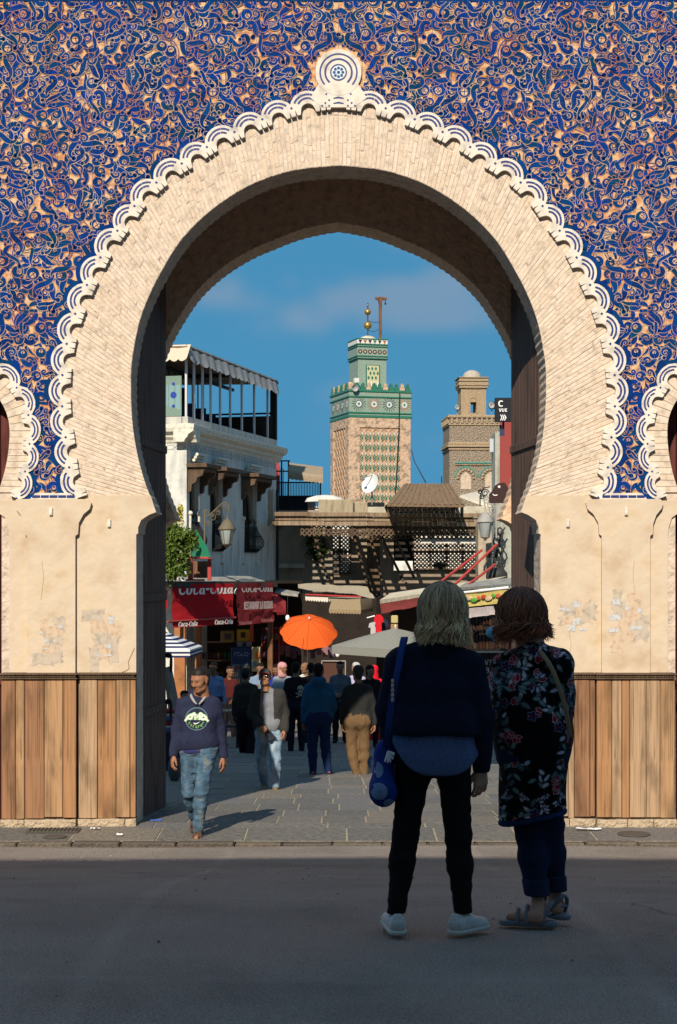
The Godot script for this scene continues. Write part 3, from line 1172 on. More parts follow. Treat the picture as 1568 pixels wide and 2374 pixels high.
	for s in SIDE:
		for k in strokes.size():
			var pts: PackedVector2Array = strokes[k][0].duplicate()
			var ok := true
			for i in pts.size():
				if pts[i].x < -0.02:
					ok = false
				pts[i].x *= s
			if ok or s > 0:
				# each stroke is cut free of what it crosses by a rim of bare clay
				var z := TILE_Z + 0.002 + 0.010 * k / strokes.size()
				var rim: Array = []
				for w in strokes[k][1]:
					rim.append(w + (0.009 if w > 0.012 else 0.006))
				if strokes[k].size() > 2:
					rim = [strokes[k][2]]
				ribbon(mb, pts, rim, z, keep, clay_tone)
				ribbon(mb, pts, strokes[k][1], z + 0.000003, keep, blue_tone)
	return mb

# a stem that leaves tangentially, swells, bends the other way and ends in a knob or a point
func tail(r: RandomNumberGenerator, p: Vector2, f: float, dir: float, R: float, w0: float, length: float) -> Array:
	var pts := PackedVector2Array()
	var w := []
	var n := 13
	var knob := r.randf() < 0.5
	for i in n + 1:
		var t := float(i) / n
		pts.append(p)
		w.append(lerpf(w0, w0 * 1.25, sin(t * PI)) if t < 0.55 else lerpf(w0 * 1.2, 0.006 if not knob else 0.02, (t - 0.55) / 0.45))
		p += Vector2(cos(f), sin(f)) * (length / n)
		f += (dir / R * 0.5 * (1.0 - t * 3.2)) * (length / n)
	if knob:
		for e in arc(p, 0.010, f + PI, f + PI + TAU, 8):
			pts.append(e)
			w.append(0.034)
	return [pts, w]

func roundel(gt: Node3D, cream: Material, inlay: Material) -> void:
	var o := Vector2(0, 8.07)
	var m := Mb.new()
	m.lathe([Vector2(0.247, 0), Vector2(0.247, 0.058), Vector2(0.243, 0.062), Vector2(0.001, 0.062)], 48, Transform3D(Basis(Vector3.RIGHT, PI / 2), v3(o, 0)))
	var d := part(gt, "roundel", m, cream)
	m = Mb.new()
	for q in [[0.196, 0.017, -0.72, PI + 0.72], [0.142, 0.020, -0.85, PI + 0.85], [0.083, 0.014, 0, TAU]]:
		ribbon(m, arc(o, q[0], q[2], q[3], 48), [q[1]], 0.0645)
	part(d, "blue_ring", m, inlay)
	m = Mb.new()
	disc(m, o, 0.073, 0.0642, 28)
	part(d, "pale_disc", m, mat("pale_glaze", Color(0.5, 0.62, 0.68), 0.4))
	m = Mb.new()
	disc(m, o, 0.017, 0.0662)
	for k in 8:
		disc(m, o + Vector2(cos(TAU * k / 8), sin(TAU * k / 8)) * 0.046, 0.0155, 0.0662)
	part(d, "floret", m, inlay)
	m = Mb.new()  # the foot that ties it to the border
	m.prism(PackedVector2Array([Vector2(-0.21, 7.95), Vector2(-0.30, 7.80), Vector2(-0.17, 7.70), Vector2(0.17, 7.70), Vector2(0.30, 7.80), Vector2(0.21, 7.95)]), 0.0, 0.0585)
	part(d, "foot", m, cream)
	m = Mb.new()
	for q in [[0.0, 7.80, 0.055], [0.0, 7.745, 0.055]]:
		ribbon(m, PackedVector2Array([Vector2(q[0] - q[2], q[1] - 0.006), Vector2(q[0], q[1] + 0.004), Vector2(q[0] + q[2], q[1] - 0.006)]), [0.012, 0.02, 0.012], 0.061)
	for s in SIDE:
		for q in [[0.10, 7.775], [0.14, 7.745], [0.175, 7.715], [0.10, 7.715], [0.13, 7.84]]:
			disc(m, Vector2(q[0] * s, q[1]), 0.013, 0.061, 4)
	part(d, "blue_dot", m, inlay)

func gate_foot(gt: Node3D, plaster: Material, cream: Material) -> void:
	var wood := [wood_mat("wood_a", Color(0.43, 0.255, 0.135)), wood_mat("wood_b", Color(0.38, 0.20, 0.095)), wood_mat("wood_c", Color(0.44, 0.29, 0.175)), wood_mat("wood_d", Color(0.31, 0.16, 0.085)), wood_mat("wood_e", Color(0.36, 0.29, 0.23))]
	var dark_wood := wood_mat("dark_moulding", Color(0.14, 0.09, 0.055))
	var stone := mat("plinth_stone", Color(0.46, 0.36, 0.25), 0.95, {"tex": mottle(), "tri": 1.3, "nrm": rough_bump(), "ns": 1.6})
	for s in SIDE:
		var gx := func(px: float) -> float:
			return s * (784.0 - px) / 216.67
		# jamb pier with its corbelled impost
		var poly := PackedVector2Array()
		for p in [[200, 1148], [349, 1148], [361, 1187], [345, 1193], [327, 1205], [320, 1222], [320, 1236], [315.5, 1239], [315.5, 1896], [168, 1896], [168, 1250]]:
			poly.append(Vector2(gx.call(p[0]), g2(0, p[1]).y))
		var m := Mb.new()
		m.prism(poly, -0.014, 0.012)
		part(gt, "jamb_pier", m, plaster)
		# engaged pilaster with a flared capital
		poly = PackedVector2Array()
		for p in [[64, 1896], [64, 1242], [58, 1238], [57, 1214], [50, 1194], [37, 1178], [34, 1166], [40, 1157], [205, 1157], [213, 1166], [209, 1180], [195, 1192], [184, 1212], [182, 1238], [176, 1242], [176, 1896]]:
			poly.append(Vector2(gx.call(p[0]), g2(0, p[1]).y))
		m = Mb.new()
		m.prism(poly, 0.0, 0.062)
		part(gt, "pilaster", m, plaster)
		poly = PackedVector2Array()
		for p in [[70, 1158], [84, 1143], [164, 1143], [183, 1158]]:
			poly.append(Vector2(gx.call(p[0]), g2(0, p[1]).y))
		m = Mb.new()
		m.prism(poly, 0.0, 0.058)
		part(gt, "pilaster_top", m, cream)
		m = Mb.new()
		for k in 5:
			var x0: float = gx.call(76.0 + k * 20.0)
			m.box(Vector3(x0 - s * 0.044, g2(0, 1151).y, 0.0605), Vector3(0.084, 0.026, 0.006))
		part(gt, "blue_band", m, mats["inlay_glaze"])
		# the outer face beside the side arch
		m = Mb.new()
		poly = PackedVector2Array()
		for p in [[64, 1160], [-6, 1160], [-6, 1187], [12, 1200], [19, 1222], [21, 1240], [21, 1896], [76, 1896], [76, 1200]]:
			poly.append(Vector2(gx.call(p[0]), g2(0, p[1]).y))
		m.prism(poly, -0.014, 0.010)
		part(gt, "side_jamb", m, plaster)
		# little fixing blocks high on the plaster
		for p in [[120, 1186, 0.062], [253, 1213, 0.012]]:
			m = Mb.new()
			m.box(Vector3(gx.call(p[0]), g2(0, p[1]).y, p[2] + 0.012), Vector3(0.035, 0.085, 0.024), Basis(), 0.004)
			m.box(Vector3(gx.call(p[0]), g2(0, p[1] + 4).y, p[2] + 0.026), Vector3(0.02, 0.03, 0.01), Basis(), 0.003)
			part(gt, "fixing_block", m, cream)
		# what is left of posters pasted on the plaster
		var patch_m := mat("poster_trace", Color(0.49, 0.415, 0.34), 0.95, {"tex": mottle(), "tri": 1.4})
		var paper_m := mat("paper_scrap", Color(0.52, 0.53, 0.55), 0.9, {"tex": mottle(), "tri": 3.0})
		var rects: Array = [[200, 1410, 278, 1545, patch_m, 0.0145], [84, 1432, 160, 1540, patch_m, 0.0645]] if s < 0 else [[185, 1400, 270, 1450, patch_m, 0.0145], [75, 1380, 160, 1505, patch_m, 0.0645]]
		for q in rects:
			for n in 7:
				m = Mb.new()
				var cx: float = rng.randf_range(q[0] + 8.0, q[2] - 8.0) if n else (q[0] + q[2]) / 2.0
				var cy: float = rng.randf_range(q[1] + 12.0, q[3] - 12.0) if n else (q[1] + q[3]) / 2.0
				var hx: float = rng.randf_range(10, 30) if n else (q[2] - q[0]) * 0.42
				var hy: float = rng.randf_range(8, 36) if n else (q[3] - q[1]) * 0.42
				ragged(m, Vector2(gx.call(cx - hx), g2(0, cy + hy).y), Vector2(gx.call(cx + hx), g2(0, cy - hy).y), q[5] + n * 0.0001, 0.16)
				part(gt, "poster_trace", m, q[4] if n % 3 else mat("poster_trace_warm", Color(0.57, 0.435, 0.32), 0.95, {"tex": mottle(), "tri": 2.0}))
		for n in 11:
			m = Mb.new()
			var on_pil := n % 2 == 0
			var cx: float = gx.call(rng.randf_range(205, 262) if not on_pil else rng.randf_range(85, 150))
			var cy: float = g2(0, rng.randf_range(1388, 1470) if s > 0 else rng.randf_range(1430, 1520)).y
			var sz := Vector2(rng.randf_range(0.02, 0.07), rng.randf_range(0.01, 0.05)) * (1.0 if s > 0 else 0.6)
			ragged(m, Vector2(cx, cy) - sz, Vector2(cx, cy) + sz, (0.066 if on_pil else 0.016) + n * 0.0002, 0.02)
			part(gt, "paper_scrap", m, paper_m)
		# cracks
		for cr in [[[312, 1502], [304, 1520], [300, 1535], [296, 1550], [280, 1558]], [[240, 1440], [252, 1462], [246, 1500], [258, 1540]], [[100, 1300], [104, 1340], [98, 1390]]]:
			var pts := []
			for p in cr:
				pts.append(Vector2(gx.call(p[0] + rng.randf_range(-3, 3)), g2(0, p[1]).y))
			var z := 0.0645 if cr[0][0] < 170 else 0.0150
			m = Mb.new()
			ribbon(m, PackedVector2Array(spline(pts, 4)), [0.007 if cr[0][0] > 300 else 0.003], z)
			part(gt, "crack", m, mat("crack", Color(0.2, 0.14, 0.09), 1.0))
		# plank wainscot in two fields, the outer one standing proud
		var seams: Array = [[8, 41, 62, 107, 150, 181], [184, 228, 271, 303, 317]] if s < 0 else [[10, 44, 76, 114, 132, 155, 190], [192, 204, 240, 254, 270, 284, 300, 318]]
		for field in 2:
			var zf: float = [0.135, 0.085][field]
			var wn := part(gt, "wainscot", _wain_back(gx.call(seams[field][0]), gx.call(seams[field][-1]), zf - 0.035), dark_wood)
			for k in seams[field].size() - 1:
				var x0: float = gx.call(seams[field][k])
				var x1: float = gx.call(seams[field][k + 1])
				var w := absf(x1 - x0) - 0.007
				var kind := rng.randi() % 4
				if s > 0 and field == 1 and k == 3:
					kind = 4
				if s > 0 and field == 1 and k in [5, 6]:
					kind = 3
				m = Mb.new()
				var y1: float = g2(0, 1571).y
				var y0: float = g2(0, 1891 + rng.randf_range(-2, 3)).y
				m.box(Vector3((x0 + x1) / 2, (y0 + y1) / 2, zf - 0.015 + rng.randf_range(-0.004, 0.004)), Vector3(w, y1 - y0, 0.03), Basis(Vector3.BACK, rng.randf_range(-0.0015, 0.0015)), 0.005)
				part(wn, "plank", m, wood[kind])
			# moulded rail with a rope twist
			var xa: float = gx.call(seams[field][0] - 3)
			var xb: float = gx.call(seams[field][-1] + 3)
			m = Mb.new()
			m.box(Vector3((xa + xb) / 2, g2(0, 1560.5).y, zf + 0.005), Vector3(absf(xb - xa), 0.020, 0.09), Basis(), 0.006)
			m.box(Vector3((xa + xb) / 2, g2(0, 1570.5).y, zf - 0.004), Vector3(absf(xb - xa), 0.014, 0.06), Basis(), 0.004)
			var n := int(absf(xb - xa) / 0.028)
			for k in n:
				var x := minf(xa, xb) + 0.014 + k * 0.028
				m.ball(Vector3(x, g2(0, 1566).y, zf + 0.022), Vector3(0.019, 0.012, 0.014), 6, 4, Basis(Vector3.BACK, 0.6))
			part(wn, "rope_moulding", m, dark_wood)
			# plinth stones
			var cuts: Array = [[[6, 62, 181], [183, 292, 318]], [[6, 60, 120, 190], [192, 252, 318]]][0 if s < 0 else 1][field]
			for k in cuts.size() - 1:
				var x0: float = gx.call(cuts[k])
				var x1: float = gx.call(cuts[k + 1])
				m = Mb.new()
				var y1: float = g2(0, 1894).y
				stone_block(m, Vector3((x0 + x1) / 2, (y1 - 0.25) / 2, zf - 0.06), Vector3(absf(x1 - x0) - 0.008, y1 + 0.25, 0.22), rng.randi())
				part(gt, "plinth_stone", m, stone)
		# side passage's door, dark red
		var dm := Mb.new()
		for k in 6:
			dm.box(Vector3(s * (SIDE_C.x - 0.5 + k * 0.18), 2.3, -0.42), Vector3(0.172, 5.4, 0.06), Basis(), 0.01)
		dm.box(Vector3(s * SIDE_C.x, 1.55, -0.375), Vector3(1.1, 0.08, 0.03), Basis(), 0.01)
		part(gt, "side_door", dm, wood_mat("red_door", Color(0.13, 0.035, 0.03)))

func _wain_back(xa: float, xb: float, z: float) -> Mb:
	var m := Mb.new()
	var y1 := g2(0, 1558).y
	var y0 := g2(0, 1893).y
	m.box(Vector3((xa + xb) / 2, (y0 + y1) / 2, (z + 0.013) / 2), Vector3(absf(xb - xa) - 0.004, y1 - y0, z - 0.013))
	return m

# an irregular flat patch
func ragged(m: Mb, a: Vector2, b: Vector2, z: float, j: float) -> void:
	var lo := Vector2(minf(a.x, b.x), minf(a.y, b.y))
	var hi := Vector2(maxf(a.x, b.x), maxf(a.y, b.y))
	j = minf(j, minf(hi.x - lo.x, hi.y - lo.y) * 0.3)
	var p := PackedVector2Array()
	for e in 4:
		var c0: Vector2 = [lo, Vector2(hi.x, lo.y), hi, Vector2(lo.x, hi.y)][e]
		var c1: Vector2 = [Vector2(hi.x, lo.y), hi, Vector2(lo.x, hi.y), lo][e]
		for k in 6:
			var q := c0.lerp(c1, k / 6.0)
			p.append(q + ((lo + hi) / 2 - q).normalized() * rng.randf_range(0, j))
	m.prism(p, z - 0.001, z, Transform3D(), false, false)

# a worn block: a box whose corners and faces are uneven
func stone_block(m: Mb, o: Vector3, s: Vector3, seed_: int) -> void:
	var r := RandomNumberGenerator.new()
	r.seed = seed_
	var rows := []
	var nx := maxi(3, int(s.x / 0.07))
	for j in 6:
		var row := PackedVector3Array()
		for i in nx + 1:
			var u := float(i) / nx
			var t: float = [0.0, 0.05, 0.35, 0.75, 0.96, 1.0][j]
			var edge := 0.018 if j == 0 or j == 5 or i == 0 or i == nx else r.randf_range(-0.007, 0.004)
			row.append(o + Vector3((u - 0.5) * s.x, (t - 0.5) * s.y + (r.randf_range(-0.008, 0.003) if j > 3 else 0.0), s.z / 2 - edge))
		rows.append(row)
	m.grid(rows)
	var top := PackedVector3Array()
	for p in rows[5]:
		top.append(Vector3(p.x, p.y, o.z - s.z / 2))
	m.grid([rows[5], top])
	for e in [0, nx]:
		var a := PackedVector3Array()
		var b := PackedVector3Array()
		for j in 6:
			a.append(rows[j][e])
			b.append(Vector3(rows[j][e].x, rows[j][e].y, o.z - s.z / 2))
		m.grid([a, b] if e == 0 else [b, a])

func wood_tex() -> Texture2D:
	return ramp_tex("wood", noise(14, 0.055, 5), [[0.0, g3(0.4)], [0.25, g3(0.7)], [0.42, g3(0.9)], [0.6, g3(1.0)], [0.75, g3(0.88)], [1.0, g3(0.7)]], 256, 1024, 256, 14)

func wood_mat(key: String, c: Color, s := 1.4) -> StandardMaterial3D:
	if mats.has(key):
		return mats[key]
	var m := mat(key, c, 0.8, {"tex": wood_tex(), "tri": Vector3(s * 1.7, s * 0.42, s * 1.7)})
	m.detail_enabled = true  # damp stains low on the boards
	m.detail_blend_mode = BaseMaterial3D.BLEND_MODE_MUL
	m.detail_albedo = ramp_tex("damp", noise(15, 0.014, 5), [[0.0, g3(0.38)], [0.28, g3(0.66)], [0.5, g3(0.93)], [1.0, g3(1.0)]])
	m.detail_uv_layer = BaseMaterial3D.DETAIL_UV_2
	m.uv2_triplanar = true
	m.uv2_world_triplanar = true
	m.uv2_scale = Vector3(0.5, 0.13, 0.5)
	return m

func door_leaves(gt: Node3D) -> void:
	var red := wood_mat("leaf_wood", Color(0.135, 0.082, 0.062), 1.1)
	var iron := mat("door_iron", Color(0.03, 0.028, 0.028), 0.6, {"metal": 0.6})
	for s in SIDE:
		var x0: float = s * 2.235
		var x1: float = s * 2.085
		var a := Vector3(x0, 0, -0.63)
		var b := Vector3(x1, 0, -2.17)
		var d := (b - a).normalized()
		var bs := Basis(d, Vector3.UP, d.cross(Vector3.UP))
		var core := Mb.new()
		core.box((a + b) / 2 + Vector3(s * 0.05, 3.15, 0), Vector3((b - a).length(), 6.5, 0.07), bs)
		var leaf := part(gt, "door_leaf", core, red)
		var n := 9
		for k in n:
			var m := Mb.new()
			m.box(a.lerp(b, (k + 0.5) / n) + Vector3(0, 3.15, 0), Vector3((b - a).length() / n - 0.006, 6.48, 0.035), bs, 0.006)
			part(leaf, "board", m, red)
		for y in [1.15, 2.45, 4.2]:
			var m := Mb.new()
			m.box((a + b) / 2 + Vector3(-s * 0.026, y, 0), Vector3((b - a).length() - 0.03, 0.09, 0.022), bs, 0.006)
			part(leaf, "rail", m, red)
		for y in [1.2, 1.75]:
			var m := Mb.new()
			var o := b + Vector3(-s * 0.06, y, 0.12)
			var pts := []
			for k in 15:
				pts.append(o + Vector3(-s * 0.03, sin(TAU * k / 14.0) * 0.10 - 0.10, cos(TAU * k / 14.0) * 0.07))
			m.tube(pts, 0.012, 5, false)
			m.ball(o, Vector3(0.04, 0.035, 0.035))
			part(leaf, "iron_ring", m, iron)

# ================= the town beyond the arch =================
func bars(m: Mb, a: Vector3, b: Vector3, top: Vector3, n: int, r: float) -> void:
	for k in n + 1:
		var p := a.lerp(b, float(k) / n)
		m.tube([p, p + top], r, 4)

# diagonal lattice in the plane a + u*U + v*V
func lattice(m: Mb, a: Vector3, U: Vector3, V: Vector3, step: float, w: float, thick := 0.015) -> void:
	var lu := U.length()
	var lv := V.length()
	var u := U / lu
	var v := V / lv
	var nrm := u.cross(v)
	for dir in [1.0, -1.0]:
		var c: float = -lv if dir > 0 else 0.0
		var end: float = lu if dir > 0 else lu + lv
		while c < end:
			# the line s - dir*t = c within the rectangle
			var t0: float = maxf(0.0, (-c if dir > 0 else c - lu))
			var t1: float = minf(lv, (lu - c if dir > 0 else c))
			if t1 > t0 + 0.02:
				var p0: Vector3 = a + u * (c + dir * t0) + v * t0
				var p1: Vector3 = a + u * (c + dir * t1) + v * t1
				var d: Vector3 = (p1 - p0).normalized()
				m.box((p0 + p1) / 2 + nrm * (thick * 0.5 * dir), Vector3((p1 - p0).length(), w, thick), Basis(d, nrm.cross(d), nrm))
			c += step * 1.414

func town() -> void:
	white_house()
	balcony_house()
	street_roof()
	minaret_green()
	minaret_stone()
	right_side()
	rear_shade()

func rear_shade() -> void:
	# the block behind the viewer whose shadow lies over the square
	var th := thing("apartment_block", "tall plain ochre block across the square behind the viewer", "building", Vector3(0, 1, 30))
	var m := Mb.new()
	m.box(Vector3(-6, 7.85, 31), Vector3(90, 17.9, 10))
	part(th, "wall", m, wall_mat("ochre_wall", Color(0.62, 0.50, 0.37)))
	m = Mb.new()
	m.box(Vector3(-6, 16.85, 31), Vector3(90.4, 0.5, 10.4), Basis(), 0.05)
	part(th, "parapet", m, wall_mat("ochre_wall", Color.WHITE))
	var frame := mat("shutter_green", Color(0.05, 0.12, 0.09), 0.7)
	for k in 22:
		for j in 4:
			m = Mb.new()
			m.box(Vector3(-40 + k * 3.4, 3.4 + j * 3.4, 25.98), Vector3(1.2, 1.8, 0.12), Basis(), 0.02)
			part(th, "window", m, frame)

func white_house() -> void:
	var base := at(432, 1320, 50)
	base.y = -1.8
	var th := thing("white_house", "white corner house with wooden window hoods and a glazed roof terrace", "building", base, deg_to_rad(-14.0))
	var Y := func(py: float) -> float:
		return 2.77 + (1320.0 - py) / 78.0 - base.y
	var white := grime_mat("house_white", Color(0.60, 0.60, 0.56))
	var cream := mat("moulding_cream", Color(0.70, 0.66, 0.55), 0.9, {"tex": mottle(), "tri": 0.7})
	var wood := wood_mat("hood_wood", Color(0.13, 0.085, 0.055))
	var dark := mat("dark_room", Color(0.02, 0.018, 0.016), 0.9)
	var iron := mat("black_iron", Color(0.02, 0.02, 0.022), 0.6, {"metal": 0.3})
	var L := 9.6
	var m := Mb.new()
	m.box(Vector3(-3.65, Y.call(993) / 2 - 1.0, -L / 2), Vector3(6.7, Y.call(993) + 2.0, L))
	# street face, pieced round its windows
	var wins := [[0.25, 1.15], [2.2, 3.45], [5.6, 7.2]]
	var y0: float = Y.call(1276)
	var y1: float = Y.call(1086)
	var z := 0.0
	for w in wins + [[L, L]]:
		m.box(Vector3(-0.15, Y.call(993) / 2 - 1.0, -(z + w[0]) / 2), Vector3(0.3, Y.call(993) + 2.0, w[0] - z))
		z = w[1]
	for w in wins:
		var c: float = -(w[0] + w[1]) / 2
		m.box(Vector3(-0.155, (y0 - 2) / 2, c), Vector3(0.29, y0 + 2.0, w[1] - w[0]))
		m.box(Vector3(-0.155, (y1 + Y.call(993)) / 2, c), Vector3(0.29, Y.call(993) - y1, w[1] - w[0]))
	part(th, "wall", m, white, true)
	for w in wins:
		var c: float = -(w[0] + w[1]) / 2
		var hw: float = (w[1] - w[0]) / 2
		m = Mb.new()
		m.box(Vector3(-0.27, (y0 + y1) / 2, c), Vector3(0.05, y1 - y0, hw * 2))
		var win := part(th, "window", m, dark, true)
		# carved head with a pointed arch cut in it
		var p := PackedVector2Array([Vector2(-hw, y1), Vector2(-hw, y0 + 1.0)])
		for k in 13:
			var f := PI - PI * k / 12.0
			p.append(Vector2(cos(f) * hw * 0.7, y0 + 1.15 + pow(sin(f), 0.8) * 0.95 + (0.18 if k == 6 else 0.0)))
		p.append(Vector2(hw, y0 + 1.0))
		p.append(Vector2(hw, y1))
		m = Mb.new()
		m.prism(p, -0.22, -0.15, Transform3D(Basis(Vector3.UP, PI / 2), Vector3(0, 0, c)))
		part(win, "carved_head", m, mat("carved_plaster", Color(0.33, 0.24, 0.16), 0.9, {"tex": ramp_tex("carving", noise(61, 0.09, 2), [[0.0, g3(0.25)], [0.45, g3(0.5)], [0.55, g3(1.0)], [1.0, g3(0.9)]], 256, 256), "tri": 1.2, "nrm": rough_bump(), "ns": 1.5}), true)
		for s in SIDE:
			m = Mb.new()
			m.tube([Vector3(-0.02, y0 - 0.35, c + s * (hw - 0.04)), Vector3(0.0, y0 + 1.1, c + s * (hw - 0.04))], 0.055, 8)
			m.ball(Vector3(0.0, y0 - 0.35, c + s * (hw - 0.04)), Vector3(0.09, 0.06, 0.09))
			m.ball(Vector3(0.0, y0 + 1.12, c + s * (hw - 0.04)), Vector3(0.1, 0.08, 0.1))
			part(win, "colonnette", m, cream, true)
		# bellied iron guard
		m = Mb.new()
		for k in 10:
			var zz: float = c - hw + 0.1 + (2 * hw - 0.2) * k / 9.0
			var pts := []
			for j in 9:
				var t := j / 8.0
				pts.append(Vector3(0.03 + 0.26 * sin(PI * pow(1.0 - t, 1.6)), y0 + 0.02 + 0.85 * t, zz))
			m.tube(pts, 0.014, 4, false)
		for q in [[0.02, 0.03], [0.55, 0.17], [0.87, 0.03]]:
			m.box(Vector3(q[1], y0 + q[0], c), Vector3(0.03, 0.03, hw * 2 - 0.1))
		part(win, "iron_guard", m, iron, true)
		# wooden hood on brackets with white rolls above
		m = Mb.new()
		m.box(Vector3(0.30, y1 + 0.10, c), Vector3(0.66, 0.13, hw * 2 + 0.5), Basis(), 0.015)
		m.box(Vector3(0.26, y1 - 0.02, c), Vector3(0.5, 0.11, hw * 2 + 0.3), Basis(), 0.015)
		var hood := part(th, "window_hood", m, wood, true)
		for s in SIDE:
			m = Mb.new()
			m.prism(PackedVector2Array([Vector2(0.01, y1 - 0.07), Vector2(0.50, y1 - 0.07), Vector2(0.46, y1 - 0.20), Vector2(0.30, y1 - 0.26), Vector2(0.26, y1 - 0.40), Vector2(0.13, y1 - 0.46), Vector2(0.11, y1 - 0.66), Vector2(0.01, y1 - 0.70)]), -0.07, 0.07, Transform3D(Basis(), Vector3(0, 0, c + s * (hw + 0.1))))
			part(hood, "bracket", m, wood, true)
		m = Mb.new()
		for k in 3:
			m.tube([Vector3(0.10 + 0.05 * k, y1 + 0.28 + 0.085 * k, c - hw * 0.75), Vector3(0.10 + 0.05 * k, y1 + 0.28 + 0.085 * k, c + hw * 0.75)], 0.05, 8)
		part(hood, "white_roll", m, cream, true)
	# cornice, frieze, parapet
	var prof := PackedVector2Array([Vector2(-0.3, Y.call(1025)), Vector2(0.03, Y.call(1025)), Vector2(0.06, Y.call(1019)), Vector2(0.14, Y.call(1013)), Vector2(0.16, Y.call(1008)), Vector2(0.30, Y.call(1001)), Vector2(0.34, Y.call(993)), Vector2(0.34, Y.call(986)), Vector2(0.20, Y.call(983)), Vector2(-0.3, Y.call(983))])
	m = Mb.new()
	m.prism(prof, -L - 0.3, 0.33)
	m.prism(prof, -0.325, 6.0, Transform3D(Basis(Vector3.UP, -PI / 2), Vector3(0, -0.003, 0.0)))
	part(th, "cornice", m, cream, true)
	m = Mb.new()
	var fy: float = Y.call(1036)
	for k in 30:
		for q in 2:
			var o := Vector2(0.0, 0.0)
			var pts := PackedVector2Array()
			for e in 7:
				var f := TAU * e / 6.0
				pts.append(Vector2(cos(f) * 0.17, sin(f) * 0.085))
			for e in 6:
				var a := pts[e]
				var b := pts[e + 1]
				var ww := (b - a).normalized() * 0.02
				if q == 0:
					var zz := -0.2 - k * 0.32
					m.quad(Vector3(0.006, fy + a.y, zz - a.x), Vector3(0.006, fy + b.y, zz - b.x), Vector3(0.006, fy + b.y * 0.75, zz - b.x * 0.82), Vector3(0.006, fy + a.y * 0.75, zz - a.x * 0.82))
				elif k < 18:
					var xx := -0.2 - k * 0.32
					m.quad(Vector3(xx + a.x, fy + a.y, 0.006), Vector3(xx + b.x, fy + b.y, 0.006), Vector3(xx + b.x * 0.82, fy + b.y * 0.75, 0.006), Vector3(xx + a.x * 0.82, fy + a.y * 0.75, 0.006))
	part(th, "frieze", m, mat("frieze_grey", Color(0.30, 0.29, 0.27), 0.9), true)
	m = Mb.new()
	var pt: float = Y.call(965)
	var pb: float = Y.call(983)
	m.box(Vector3(-0.05, (pt + pb) / 2, -L / 2), Vector3(0.18, pt - pb, L))
	m.box(Vector3(-3.2, (pt + pb) / 2, -0.05), Vector3(6.1, pt - pb, 0.18))
	m.box(Vector3(-3.3, pb - 0.05, -L / 2), Vector3(6.3, 0.1, L - 0.2))
	part(th, "parapet", m, grime_mat("parapet_grey", Color(0.50, 0.49, 0.45)), true)
	# terrace: posts, canopy, glass and what stands inside
	var alu := mat("terrace_metal", Color(0.55, 0.56, 0.57), 0.5, {"metal": 0.2})
	var rt: float = Y.call(800)
	var vb: float = Y.call(838)
	for zz in [0.05, 0.75, 1.55, 2.35, 3.3, 4.35, 5.6, 7.0, 8.6]:
		m = Mb.new()
		m.box(Vector3(-0.03, (pt + vb) / 2 + 0.1, -zz), Vector3(0.07, vb - pt + 0.5, 0.07), Basis(), 0.01)
		part(th, "terrace_post", m, alu, true)
	for xx in [-0.75, -1.3, -2.2]:
		m = Mb.new()
		m.box(Vector3(xx, (pt + vb) / 2 + 0.1, -0.05), Vector3(0.07, vb - pt + 0.5, 0.07), Basis(), 0.01)
		part(th, "terrace_post", m, alu, true)
	m = Mb.new()
	for xx in [-3.4, -5.9]:
		for zz in [0.4, 2.6, 5.0, 7.4, L - 0.1]:
			m.box(Vector3(xx, (pt + vb) / 2, -zz), Vector3(0.14, vb - pt + 0.6, 0.14))
	m.box(Vector3(-0.08, (pt + rt) / 2, -L + 0.06), Vector3(0.22, rt - pt, 0.16))
	m.box(Vector3(-3.0, pt + 0.95, -L + 0.1), Vector3(6, 0.06, 0.06))
	m.box(Vector3(-3.0, rt - 0.35, -L / 2), Vector3(6.0, 0.12, 0.12))
	m.box(Vector3(-1.6, rt - 0.3, -L / 2), Vector3(0.1, 0.1, L))
	part(th, "dark_frame", m, iron, true)
	m = Mb.new()
	m.box(Vector3(-3.1, rt - 0.02, -L / 2), Vector3(6.3, 0.09, L + 0.2), Basis(Vector3.BACK, -0.02))
	part(th, "terrace_roof", m, mat("terrace_roof", Color(0.16, 0.115, 0.075), 0.9, {"tex": mottle(), "tri": 0.8}), true)
	# fabric valance with a scalloped hem, grey along the street, cream in front
	for q in 2:
		var rows := []
		for j in 5:
			var row := PackedVector3Array()
			for i in 97:
				var t := i / 96.0
				var wave := 0.03 * sin(i * 0.9) + 0.02 * sin(i * 0.37 + 1.0)
				var hem := 0.07 * absf(sin(i * PI / 4.0)) if j == 0 else 0.0
				var hh: float = lerpf(vb - 0.02, rt + 0.02, j / 4.0) + (0.05 - hem if j == 0 else 0.0)
				if q == 0:
					row.append(Vector3(0.16 - 0.14 * j / 4.0 + wave * (1 - j / 4.0), hh, 0.1 - t * (L + 0.1)))
				else:
					row.append(Vector3(0.14 - t * 6.2, hh, 0.42 - 0.4 * j / 4.0 + wave * (1 - j / 4.0)))
			if q == 1:
				row.reverse()
			rows.append(row)
		m = Mb.new()
		m.grid(rows)
		part(th, "valance", m, cloth("valance_grey" if q == 0 else "valance_cream", Color(0.36, 0.36, 0.36) if q == 0 else Color(0.62, 0.54, 0.42), 3.0), true)
	m = Mb.new()
	m.box(Vector3(-0.42, pt + 0.62, -0.03), Vector3(0.5, 1.2, 0.012))
	part(th, "glass_screen", m, mat("green_glass", Color(0.35, 0.5, 0.42), 0.05, {"alpha": 0.35}), true)
	for q in [[0.65, 0.10], [0.98, 0.05], [0.32, 0.05]]:
		m = Mb.new()
		disc(m, Vector2(-0.42, pt + q[0]), q[1], -0.018)
		part(th, "glass_ornament", m, mat("glass_blue", Color(0.03, 0.06, 0.3), 0.3), true)
	m = Mb.new()
